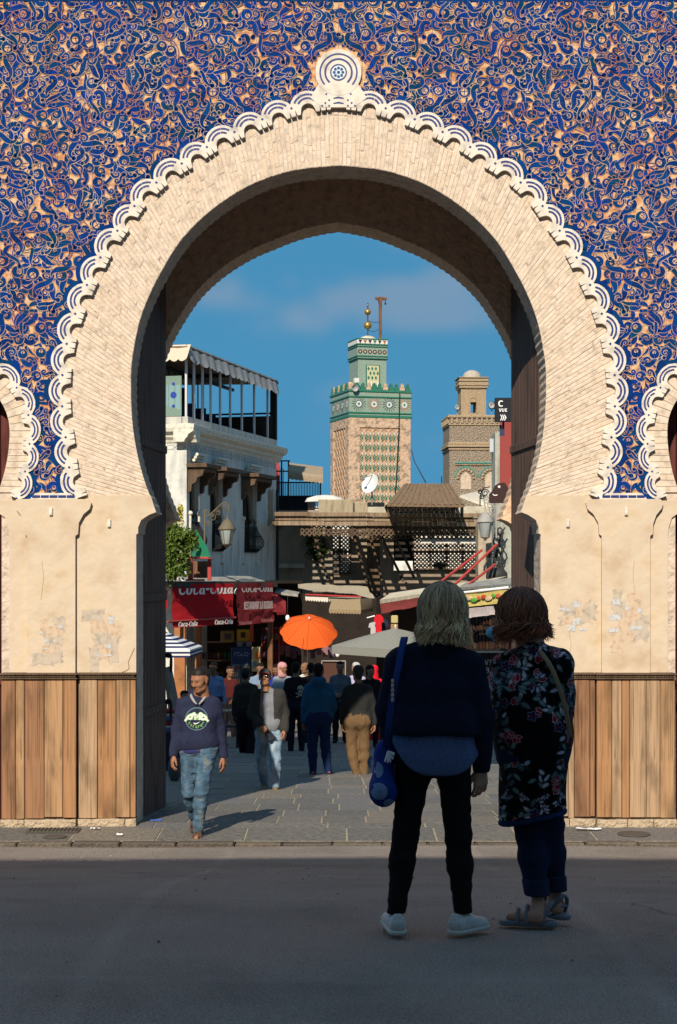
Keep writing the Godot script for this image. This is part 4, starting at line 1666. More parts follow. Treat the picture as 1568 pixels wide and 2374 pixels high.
	m.box(Vector3(-3.0, (pt + rt) / 2 - 0.1, -2.0), Vector3(0.12, rt - pt - 0.2, 3.6))
	m.box(Vector3(-3.0, pt + 0.5, -L / 2), Vector3(0.08, 1.0, L - 0.4))
	m.box(Vector3(-1.5, pt + 0.42, -L + 0.2), Vector3(2.8, 0.85, 0.06))
	for k in 9:
		m.tube([Vector3(-2.4, pt, -3.9 - k * 0.6), Vector3(-2.4, rt, -3.9 - k * 0.6)], 0.03, 4)
	part(th, "terrace_partition", m, mat("partition_brown", Color(0.05, 0.032, 0.022), 0.8), true)
	var r2 := RandomNumberGenerator.new()
	r2.seed = 5
	for k in 6:
		var o := Vector3(-0.6 - r2.randf() * 1.6, pt, -1.0 - k * 1.4)
		m = Mb.new()
		m.lathe([Vector2(0.02, -0.35), Vector2(0.03, 0.35), Vector2(0.42, 0.36), Vector2(0.42, 0.40), Vector2(0.001, 0.41)], 12, Transform3D(Basis(), o))
		part(th, "terrace_table", m, mat("table_dark", Color(0.03, 0.03, 0.05), 0.6), true)
		for s in SIDE:
			m = Mb.new()
			var c := o + Vector3(0.1 * s, -0.3, s * 0.62)
			m.box(c + Vector3(0, 0.42, 0), Vector3(0.42, 0.05, 0.42), Basis(), 0.01)
			m.box(c + Vector3(0, 0.72, s * 0.2), Vector3(0.42, 0.55, 0.04), Basis(), 0.01)
			for a in SIDE:
				for b in SIDE:
					m.box(c + Vector3(a * 0.18, 0.2, b * 0.18), Vector3(0.035, 0.42, 0.035))
			part(th, "terrace_chair", m, mat("chair_red", Color(0.30, 0.03, 0.02), 0.7) if k == 0 else mat("chair_blue", Color(0.02, 0.03, 0.08), 0.7), true)
	# fallen plaster and a downpipe at the far corner
	m = Mb.new()
	ragged(m, Vector2(L - 1.2, y0 + 0.9), Vector2(L - 0.35, y0 + 2.3), 0.0, 0.3)
	var m2 := Mb.new()
	for k in range(0, m.ix.size(), 3):
		m2.tri(Vector3(0.004, m.v[m.ix[k]].y, -m.v[m.ix[k]].x), Vector3(0.004, m.v[m.ix[k + 1]].y, -m.v[m.ix[k + 1]].x), Vector3(0.004, m.v[m.ix[k + 2]].y, -m.v[m.ix[k + 2]].x))
	part(th, "bare_plaster", m2, wall_mat("bare_plaster", Color(0.32, 0.23, 0.14)), true)
	m = Mb.new()
	m.tube([Vector3(0.08, -1, -L + 0.15), Vector3(0.08, Y.call(1100), -L + 0.15)], 0.05, 6)
	part(th, "downpipe", m, mat("pipe_black", Color(0.03, 0.03, 0.03), 0.6), true)
	m = Mb.new()
	for k in 3:
		var pts := []
		for j in 21:
			var t := j / 20.0
			pts.append(Vector3(0.06 + 0.03 * sin(j * 2.1 + k), y0 - 0.95 - 0.07 * k + 0.10 * sin(t * 9.0 + k) - 0.25 * t, -1.8 - t * (L - 1.9)))
		m.tube(pts, 0.022, 4, false)
	part(th, "cable", m, mat("pipe_black", Color.WHITE), true)

func balcony_house() -> void:
	var o := at(690, 1320, 63)
	o.y = -2.4
	var th := thing("balcony_house", "low house with a caged iron balcony and striped canvas awning behind the white house", "building", o)
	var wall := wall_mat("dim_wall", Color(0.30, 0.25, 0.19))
	var iron := mats["black_iron"] as Material
	var m := Mb.new()
	var a := at(622, 1182, 63)
	var b := at(770, 1182, 63)
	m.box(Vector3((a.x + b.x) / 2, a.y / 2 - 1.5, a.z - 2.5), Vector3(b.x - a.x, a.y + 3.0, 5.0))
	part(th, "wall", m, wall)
	m = Mb.new()
	var lo := at(632, 1180, 63)
	var ro := at(742, 1180, 63)
	bars(m, lo, ro, Vector3(0, at(0, 1118, 63).y - lo.y, 0), 30, 0.014)
	bars(m, lo, lo + Vector3(0.3, 0, -3), Vector3(0, at(0, 1075, 63).y - lo.y, 0), 8, 0.014)
	for py in [1118, 1150, 1178]:
		m.box(Vector3((lo.x + ro.x) / 2, at(0, py, 63).y, lo.z), Vector3(ro.x - lo.x, 0.05, 0.04))
	for px in [632, 652, 668, 742]:
		m.tube([at(px, 1180, 63), at(px, 1068 if px < 700 else 1105, 63)], 0.03, 5)
	m.box(at(650, 1068, 63), Vector3(0.7, 0.05, 0.05))
	m.box(at(650, 1092, 63), Vector3(0.7, 0.05, 0.05))
	part(th, "iron_cage", m, iron)
	m = Mb.new()
	m.box(at(680, 1168, 62.98) + Vector3(0, 0, -0.1), Vector3(1.6, 0.55, 0.03))
	part(th, "balcony_sheet", m, mat("navy_sheet", Color(0.02, 0.025, 0.04), 0.8))
	m = Mb.new()
	m.box(at(640, 1095, 64), Vector3(0.25, 1.6, 0.1))
	part(th, "red_sign", m, mat("faded_red", Color(0.35, 0.05, 0.05), 0.8))
	# canvas awning
	var rows := []
	for j in 4:
		var row := PackedVector3Array()
		for i in 41:
			var p := at(668 + i * 2.0, [1112, 1098, 1090, 1072][j], [62.2, 62.2, 62.25, 63.6][j])
			p.y += (0.05 * absf(sin(i * 0.7)) if j == 0 else 0.0) - i * 0.004
			row.append(p)
		rows.append(row)
	m = Mb.new()
	m.grid(rows)
	part(th, "awning", m, cloth("awning_fawn", Color(0.34, 0.27, 0.19), 2.0))

func street_roof() -> void:
	var o := at(880, 1320, 57)
	o.y = -2.2
	var th := thing("timber_street_roof", "weathered timber roof with lattice that spans the street below the tower", "street roof", o)
	var wood := [wood_mat("beam_a", Color(0.30, 0.215, 0.14), 0.8), wood_mat("beam_b", Color(0.24, 0.165, 0.105), 0.8), wood_mat("beam_c", Color(0.34, 0.25, 0.17), 0.8)]
	var slat := wood_mat("slat", Color(0.15, 0.10, 0.065), 0.8)
	var x0 := at(634, 0, 57).x
	var x1 := at(1136, 0, 57).x
	var yt := at(0, 1186, 57).y
	var z := 18.0 - 57.0
	# boards of the fascia, laid in two courses
	for c in 3:
		var x := x0 + 0.02
		while x < x1 - 0.3:
			var w := minf(rng.randf_range(0.9, 1.9), x1 - x)
			var m := Mb.new()
			m.box(Vector3(x + w / 2, yt - 0.08 - c * 0.155 + rng.randf_range(-0.012, 0.012) - (x - x0) * 0.006, z + [0.10, 0.0, 0.05][c]), Vector3(w - 0.012, 0.145, 0.10), Basis(Vector3.BACK, rng.randf_range(-0.008, 0.008)), 0.01)
			part(th, "fascia_board", m, wood[rng.randi() % 3])
			x += w
	# rafters and slats behind
	var m := Mb.new()
	for k in 9:
		var x := lerpf(x0, x1, k / 8.0)
		m.box(Vector3(x, yt - 0.35, z - 3.1), Vector3(0.10, 0.16, 6.2))
	part(th, "rafters", m, slat)
	for k in 18:
		m = Mb.new()
		m.box(Vector3((x0 + x1) / 2, yt - 0.22, z - 0.35 - k * 0.33), Vector3(x1 - x0, 0.03, 0.15), Basis(Vector3.RIGHT, rng.randf_range(-0.05, 0.05)))
		part(th, "roof_slat", m, slat)
	m = Mb.new()
	lattice(m, Vector3(x0 + 0.9, yt - 0.82, z - 0.05), Vector3(x1 - x0 - 0.9, 0, 0), Vector3(0, 0.36, 0), 0.115, 0.05)
	part(th, "hanging_lattice", m, slat)
	m = Mb.new()
	lattice(m, Vector3(x0 + 3.0, yt - 0.9, z - 2.0), Vector3(x1 - x0 - 3.0, 0, 0), Vector3(0, 0.5, 0), 0.115, 0.05)
	part(th, "inner_lattice", m, slat)
	# low house at the back with lattice windows; daylight stands behind them
	var d := 63.2
	var bk := thing("rear_house", "dim house with lattice screens under the timber street roof", "building", at(880, 1700, d))
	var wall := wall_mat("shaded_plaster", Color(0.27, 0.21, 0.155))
	var solid := func(px0: float, px1: float, py0: float, py1: float, dd: float, mm: Material, called := "wall", t := 0.2) -> MeshInstance3D:
		var a := at(px0, py1, dd)
		var b := at(px1, py0, dd)
		var q := Mb.new()
		q.box((a + b) / 2 - Vector3(0, 0, t / 2), Vector3(b.x - a.x, b.y - a.y, t))
		return part(bk, called, q, mm)
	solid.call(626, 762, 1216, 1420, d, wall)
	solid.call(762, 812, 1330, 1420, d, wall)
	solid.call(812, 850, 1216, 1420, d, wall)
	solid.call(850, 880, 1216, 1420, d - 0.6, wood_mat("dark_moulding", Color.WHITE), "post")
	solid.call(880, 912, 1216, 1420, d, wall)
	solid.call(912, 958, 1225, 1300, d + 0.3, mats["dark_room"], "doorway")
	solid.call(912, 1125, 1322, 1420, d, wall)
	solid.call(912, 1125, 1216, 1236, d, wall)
	for q in [[764, 811, 1228, 1329], [958, 1110, 1236, 1321]]:
		var a := at(q[0], q[3], d)
		var b := at(q[1], q[2], d)
		var lm := Mb.new()
		lattice(lm, a, Vector3(b.x - a.x, 0, 0), Vector3(0, b.y - a.y, 0), 0.105, 0.058)
		part(bk, "lattice_screen", lm, slat)
		lm = Mb.new()
		var n: int = 2 if q[0] < 800 else 4
		for k in n + 1:
			lm.box(Vector3(lerpf(a.x, b.x, float(k) / n), (a.y + b.y) / 2, a.z + 0.03), Vector3(0.07, b.y - a.y, 0.05))
		for k in 3:
			lm.box(Vector3((a.x + b.x) / 2, lerpf(a.y, b.y, k / 2.0), a.z + 0.03), Vector3(b.x - a.x, 0.07, 0.05))
		part(bk, "screen_frame", lm, slat)
	solid.call(975, 1112, 1239, 1259, d - 1.0, grime_mat("white_board", Color(0.6, 0.58, 0.52)), "white_board", 0.05)
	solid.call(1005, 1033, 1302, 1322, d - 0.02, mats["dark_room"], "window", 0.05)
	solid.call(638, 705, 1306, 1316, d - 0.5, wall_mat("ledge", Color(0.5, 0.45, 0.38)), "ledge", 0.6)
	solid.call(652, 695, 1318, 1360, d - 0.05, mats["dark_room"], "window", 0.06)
	m = Mb.new()
	m.box(at(900, 1330, 70), Vector3(14, 5.6, 0.3))
	part(bk, "courtyard_wall", m, wall_mat("courtyard_white", Color(0.72, 0.70, 0.65)))
	# creeper hanging down its dim wall
	m = Mb.new()
	leaves(m, at(732, 1268, d - 0.25), Vector3(0.42, 0.62, 0.18), 900, 0.055, 91)
	solo("creeper", "dark creeper hanging on the wall under the street roof", "plant", m, leaf_mat("leaf_dark", Color(0.03, 0.05, 0.012)), at(732, 1310, d - 0.2))
	# leaning props inside
	for q in [[812, 1215, 850, 1350], [850, 1216, 885, 1345], [870, 1216, 935, 1348], [905, 1226, 960, 1340], [720, 1216, 760, 1345]]:
		m = Mb.new()
		var a := at(q[0], q[1], 60.5)
		var b := at(q[2], q[3], 60.5)
		m.tube([a, b], 0.05, 6)
		part(th, "prop", m, slat)

func leaf_mat(key: String, c: Color) -> StandardMaterial3D:
	return mat(key, c, 0.6, {"vc": true, "backlight": Color(0.25, 0.35, 0.08), "spec": 0.3})

# many small leaf blades through an ellipsoid, in clumps
func leaves(m: Mb, o: Vector3, r: Vector3, n: int, size: float, seed_: int) -> void:
	var g := RandomNumberGenerator.new()
	g.seed = seed_
	var clumps := []
	for k in 34:
		var d := Vector3(g.randfn(), g.randfn(), g.randfn()).normalized()
		clumps.append(d * pow(g.randf(), 0.4))
	for k in n:
		var c: Vector3 = clumps[g.randi() % clumps.size()] + Vector3(g.randfn(), g.randfn(), g.randfn()) * 0.17
		var p := o + c * r
		var d := Vector3(g.randfn(), g.randfn() * 0.6 + 0.2, g.randfn() + 0.5).normalized()
		var t := d.cross(Vector3(g.randfn(), g.randfn(), g.randfn())).normalized()
		var b := d.cross(t)
		var s := size * g.randf_range(0.6, 1.3)
		var tone := g.randf_range(0.5, 1.5)
		m.col = Color(tone * g.randf_range(0.8, 1.35), tone, tone * 0.9)
		var i := m.vert(p - b * s)
		m.vert(p + t * s * 0.55 + d * s * 0.15)
		m.vert(p + b * s)
		m.vert(p - t * s * 0.55 + d * s * 0.15)
		m.tri_i(i, i + 1, i + 2)
		m.tri_i(i, i + 2, i + 3)

func minaret_green() -> void:
	var D := 130.0
	var o := at(809, 1320, D)
	var th := thing("tiled_minaret", "square minaret with green tiled panel and two gilded balls on its dome", "minaret", Vector3(o.x, -5, o.z), deg_to_rad(16.6))
	var Y := func(py: float) -> float:
		return 2.77 + (1320.0 - py) / 30.0 + 5.0
	var S := 5.0
	var stone := mat("minaret_stone", Color(0.52, 0.37, 0.26), 0.95, {"tex": ramp_tex("minaret_wear", noise(83, 0.014, 5), [[0.0, g3(0.4)], [0.32, g3(0.62)], [0.45, g3(0.92)], [0.7, g3(1.0)], [1.0, Color(1, 0.85, 0.75)]]), "tri": 0.2, "nrm": rough_bump(), "ns": 0.5})
	var bare := mat("minaret_grey", Color(0.36, 0.27, 0.20), 0.95, {"tex": ramp_tex("minaret_wear", noise(83, 0.014, 5), []), "tri": 0.4})
	var green := mat("green_glaze", Color(0.035, 0.17, 0.115), 0.4, {"tex": mottle(), "tri": 0.6})
	var teal := mat("zellige", Color(0.9, 0.9, 0.9), 0.5, {"tex": ramp_tex("zellige", noise(71, 0.16, 2), [[0.0, Color(0.06, 0.05, 0.03)], [0.36, Color(0.10, 0.22, 0.17)], [0.5, Color(0.32, 0.42, 0.36)], [0.62, Color(0.45, 0.45, 0.36)], [0.8, Color(0.2, 0.33, 0.27)], [1.0, Color(0.35, 0.18, 0.08)]], 256, 256), "tri": 0.8})
	var pale := mat("pale_tile", Color(0.5, 0.55, 0.52), 0.5)
	var dk := mat("dark_tile", Color(0.025, 0.02, 0.03), 0.5)
	var rust := mat("rust_tile", Color(0.33, 0.12, 0.06), 0.5)
	var sandy := mat("sebka_relief", Color(0.52, 0.34, 0.22), 0.9, {"tex": mottle(), "tri": 0.5})
	# local axes: the near corner is the origin, the front runs along +x, the left face along -z
	var m := Mb.new()
	m.box(Vector3(S / 2, Y.call(967) / 2, -S / 2), Vector3(S - 0.10, Y.call(967), S - 0.10))
	part(th, "shaft", m, bare, true)
	# raised frames round the recessed panels, front and left
	for face in 2:
		var xf := Transform3D(Basis(), Vector3(0, 0, -0.05)) if face == 0 else Transform3D(Basis(Vector3.UP, -PI / 2), Vector3(0.05, 0, -S))
		var fr := Mb.new()
		for q in [[0.0, 0.85, 0.0, 967], [4.15, 5.0, 0.0, 967], [0.85, 4.15, 990, 967]]:
			var yb: float = Y.call(q[2]) if q[2] > 0.0 else 0.0
			var yt: float = Y.call(q[3])
			fr.box(xf * Vector3((q[0] + q[1]) / 2, (yb + yt) / 2, 0.03), (xf.basis * Vector3(q[1] - q[0], yt - yb, 0.16)).abs(), Basis(), 0.02)
		part(th, "panel_frame", fr, stone, true)
		var leafm := Mb.new()
		leafm.prism(PackedVector2Array([Vector2(0.0, -0.28), Vector2(0.17, -0.08), Vector2(0.17, 0.12), Vector2(0.03, 0.30), Vector2(-0.08, 0.08)]), 0.0, 0.05)
		var leaf_mesh := leafm.mesh()
		var starm := Mb.new()
		disc(starm, Vector2.ZERO, 0.17, 0.05, 8)
		var star_mesh := starm.mesh()
		var dotm := Mb.new()
		disc(dotm, Vector2.ZERO, 0.065, 0.056, 6)
		var dot_mesh := dotm.mesh()
		var rel := Mb.new()
		for r in 11:
			var yy: float = Y.call(1003) - r * 0.78
			for c in 5:
				var xx := 1.19 + c * 0.655
				var at_ := xf * Vector3(xx, yy, 0.0)
				for s in SIDE:
					# lobed relief that frames each motif
					var pts := []
					for k in 9:
						var t := k / 8.0
						pts.append(xf * Vector3(xx + s * (0.30 - 0.26 * absf(sin(t * PI))) , yy + 0.39 - t * 0.78, 0.04))
					rel.tube(pts, 0.045, 4, false)
					if face == 0:
						var lf := part(th, "green_tile", leaf_mesh, green, true)
						lf.transform = xf * Transform3D(Basis.from_scale(Vector3(s, 1, 1)) if s > 0 else Basis(Vector3.UP, PI), Vector3(xx + s * 0.14, yy - 0.36, 0.02 if s > 0 else 0.055))
				var st := part(th, "star_tile", star_mesh, pale if face == 0 else sandy, true)
				st.transform = xf * Transform3D(Basis(), Vector3(xx, yy, 0.0))
				if face == 0:
					var dt := part(st, "star_heart", dot_mesh, dk, true)
		part(th, "relief_net", rel, sandy, true)
		# panel ground
		var gd := Mb.new()
		gd.box(xf * Vector3(2.5, Y.call(990) / 2, -0.01), (xf.basis * Vector3(3.3, Y.call(990), 0.05)).abs())
		part(th, "panel_ground", gd, sandy if face == 0 else bare, true)
	# broad tile band with rosettes
	var yb: float = Y.call(967)
	var yt: float = Y.call(902)
	m = Mb.new()
	m.box(Vector3(S / 2, (yb + yt) / 2, -S / 2), Vector3(S + 0.06, yt - yb, S + 0.06))
	part(th, "tile_band", m, teal, true)
	for q in [[yb + 0.10, 0.22], [yb + 0.38, 0.13], [yt - 0.55, 0.13], [yt - 0.08, 0.2]]:
		m = Mb.new()
		m.box(Vector3(S / 2, q[0], -S / 2), Vector3(S + 0.2, q[1], S + 0.2), Basis(), 0.03)
		part(th, "green_moulding", m, green, true)
	for face in 2:
		var xf := Transform3D(Basis(), Vector3(0, 0, 0.03)) if face == 0 else Transform3D(Basis(Vector3.UP, -PI / 2), Vector3(-0.03, 0, -S))
		for k in 4:
			m = Mb.new()
			var c := Vector2(0.16 + k * 1.24 + 0.6, (yb + yt) / 2 - 0.02)
			if c.x > S - 0.3:
				c.x = S - 0.3
			m.prism(arc(Vector2.ZERO, 0.30, 0, TAU, 20), 0.0, 0.02)
			var ro := part(th, "rosette", m, pale, true)
			ro.transform = xf * Transform3D(Basis(), v3(c, 0))
			m = Mb.new()
			for j in 16:
				var f := TAU * j / 16
				ribbon(m, PackedVector2Array([Vector2(cos(f), sin(f)) * 0.24, Vector2(cos(f), sin(f)) * 0.58]), [0.03], 0.024)
			ribbon(m, arc(Vector2.ZERO, 0.26, 0, TAU, 20), [0.05], 0.023)
			part(ro, "ray", m, dk if k % 2 == 0 else rust, true)
			m = Mb.new()
			disc(m, Vector2.ZERO, 0.10, 0.026, 8)
			part(ro, "heart", m, green, true)
	# stepped merlons
	for face in 2:
		for k in 11:
			m = Mb.new()
			var t := 0.22 + k * 0.456
			var c := Vector3(t, yt + 0.02, 0.0) if face == 0 else Vector3(0.0, yt + 0.02, -t)
			var ry := 0.0 if face == 0 else -PI / 2
			m.prism(PackedVector2Array([Vector2(-0.2, 0), Vector2(0.2, 0), Vector2(0.2, 0.2), Vector2(0.12, 0.2), Vector2(0.12, 0.42), Vector2(0, 0.56), Vector2(-0.12, 0.42), Vector2(-0.12, 0.2), Vector2(-0.2, 0.2)]), -0.2, 0.0, Transform3D(Basis(Vector3.UP, ry), c))
			part(th, "merlon", m, green if k % 3 else stone, true)
	# lantern
	var lx := 1.12
	var LS := 2.33
	var ly: float = Y.call(885)
	var lt: float = Y.call(825)
	var c0 := Vector3(lx + LS / 2, 0, -S / 2)
	m = Mb.new()
	m.box(c0 + Vector3(0, (ly - 0.8 + lt) / 2, 0), Vector3(LS, lt - ly + 0.8, LS))
	part(th, "lantern", m, teal, true)
	m = Mb.new()
	var ty: float = Y.call(778)
	m.box(c0 + Vector3(0, (lt + ty) / 2, 0), Vector3(LS + 0.12, ty - lt, LS + 0.12))
	var head := part(th, "lantern_head", m, teal, true)
	for q in [lt + 0.04, lt + 0.22, Y.call(796), Y.call(791), ty]:
		m = Mb.new()
		m.box(c0 + Vector3(0, q, 0), Vector3(LS + 0.24, 0.09, LS + 0.24), Basis(), 0.02)
		part(head, "green_moulding", m, green, true)
	for k in 6:
		m = Mb.new()
		var c := Vector2(c0.x - LS / 2 + 0.16 + k * 0.4, (lt + Y.call(796)) / 2 + 0.08)
		disc(m, c, 0.17, c0.z + LS / 2 + 0.07, 10)
		var dd := part(head, "dark_rosette", m, dk, true)
		m = Mb.new()
		disc(m, c, 0.09, c0.z + LS / 2 + 0.076, 8)
		part(dd, "rosette_heart", m, sandy, true)
		m = Mb.new()
		var e := Vector2(c0.x - LS / 2 + 0.16 + k * 0.4, Y.call(781) - 0.05)
		m.prism(PackedVector2Array([e + Vector2(-0.15, 0.06), e + Vector2(0.15, 0.06), e + Vector2(0, -0.24)]), c0.z + LS / 2 + 0.05, c0.z + LS / 2 + 0.09)
		part(head, "pennant_tile", m, [dk, rust, dk, green, dk, rust][k], true)
	m = Mb.new()
	m.box(c0 + Vector3(0, Y.call(784.5), 0), Vector3(LS + 0.16, 0.3, LS + 0.16))
	part(head, "pale_band", m, mat("band_white", Color(0.62, 0.6, 0.55), 0.6), true)
	# its blind window
	m = Mb.new()
	m.box(c0 + Vector3(0.05, Y.call(865), LS / 2), Vector3(1.15, 1.75, 0.10))
	var bw := part(th, "blind_window", m, green, true)
	m = Mb.new()
	m.box(c0 + Vector3(0.05, Y.call(863), LS / 2 + 0.02), Vector3(0.98, 1.5, 0.09))
	part(bw, "window_field", m, mat("field_cream", Color(0.5, 0.46, 0.28), 0.6), true)
	for r in 3:
		for c in 3:
			m = Mb.new()
			var e := Vector2(c0.x + 0.05 + (c - 1) * 0.3 + (0.15 if r % 2 else 0.0) - 0.07, Y.call(858) + 0.35 - r * 0.36)
			m.prism(PackedVector2Array([e + Vector2(0, 0.17), e + Vector2(-0.1, 0), e + Vector2(0, -0.17), e + Vector2(0.1, 0)]), c0.z + LS / 2, c0.z + LS / 2 + 0.08)
			part(bw, "green_lozenge", m, green, true)
	for k in 4:
		m = Mb.new()
		m.tube([c0 + Vector3(-0.33 + k * 0.26, Y.call(890), LS / 2 + 0.06), c0 + Vector3(-0.33 + k * 0.26, Y.call(878), LS / 2 + 0.06)], 0.07, 6)
		part(bw, "colonnette", m, mats["band_white"], true)
	# dome, finial, gallows for the flag
	m = Mb.new()
	var prof := []
	for k in 9:
		var f := PI / 2 * k / 8.0
		prof.append(Vector2(maxf(0.72 * cos(f), 0.001), ty + 0.42 * sin(f)))
	m.lathe(prof, 20, Transform3D(Basis(), c0))
	part(th, "dome", m, wall_mat("dome_plaster", Color(0.58, 0.50, 0.40)), true)
	m = Mb.new()
	var gold := mat("gilt", Color(0.42, 0.27, 0.07), 0.4, {"metal": 0.7})
	m.tube([c0 + Vector3(0, ty + 0.3, 0), c0 + Vector3(0, Y.call(688), 0)], 0.055, 8)
	var fin := part(th, "finial", m, mat("finial_iron", Color(0.10, 0.07, 0.04), 0.6, {"metal": 0.4}), true)
	for q in [[741, 0.31], [709, 0.25], [693, 0.08]]:
		m = Mb.new()
		m.ball(c0 + Vector3(0, Y.call(q[0]), 0), Vector3.ONE * q[1], 18, 12)
		part(fin, "gilded_ball", m, gold, true)
	var gw := wood_mat("gallows_wood", Color(0.22, 0.11, 0.06))
	m = Mb.new()
	var gx := c0 + Vector3(0.95, 0, 0.3)
	m.box(gx + Vector3(0, (ty + Y.call(682)) / 2, 0), Vector3(0.21, Y.call(682) - ty + 0.6, 0.21), Basis(), 0.02)
	m.box(gx + Vector3(0.06, Y.call(677), 0), Vector3(0.92, 0.22, 0.2), Basis(), 0.03)
	m.prism(PackedVector2Array([Vector2(-0.22, 0.1), Vector2(0.22, 0.1), Vector2(0.1, -0.32), Vector2(-0.1, -0.32)]), -0.1, 0.1, Transform3D(Basis(), gx + Vector3(0, Y.call(680), 0)))
	var gal := part(th, "flag_gallows", m, gw, true)
	m = Mb.new()
	m.tube([gx + Vector3(0.42, Y.call(680), 0), gx + Vector3(0.42, Y.call(686), 0)], 0.02, 4)
	m.ball(gx + Vector3(0.42, Y.call(688), 0), Vector3(0.07, 0.13, 0.07))
	part(gal, "pulley", m, dk, true)
	m = Mb.new()
	for q in [[730, 733], [752, 748]]:
		m.tube([c0 + Vector3(0, Y.call(q[0]), 0), c0 + Vector3(0.5, Y.call(q[0] + 4), 0.15), gx + Vector3(0, Y.call(q[1]), 0)], 0.02, 4)
	part(gal, "stay_wire", m, dk, true)
	# lightning cable and loudspeaker
	m = Mb.new()
	m.tube([Vector3(4.05, Y.call(908), 0.16), Vector3(4.0, Y.call(990), 0.14), Vector3(3.75, Y.call(1120), 0.14), Vector3(3.6, Y.call(1175), 0.14)], 0.035, 4)
	part(th, "cable", m, dk, true)
	m = Mb.new()
	m.lathe([Vector2(0.05, 0), Vector2(0.1, 0.1), Vector2(0.26, 0.26), Vector2(0.27, 0.28), Vector2(0.12, 0.12), Vector2(0.001, 0.1)], 14, Transform3D(Basis(Vector3.RIGHT, PI / 2), Vector3(0.35, Y.call(900), 0.12)))
	part(th, "loudspeaker", m, mat("speaker_grey", Color(0.3, 0.3, 0.3), 0.6), true)
	m = Mb.new()
	m.box(Vector3(0.75, Y.call(882) + 0.1, -0.6), Vector3(0.38, 0.36, 0.3))
	part(th, "equipment_box", m, mats["band_white"], true)

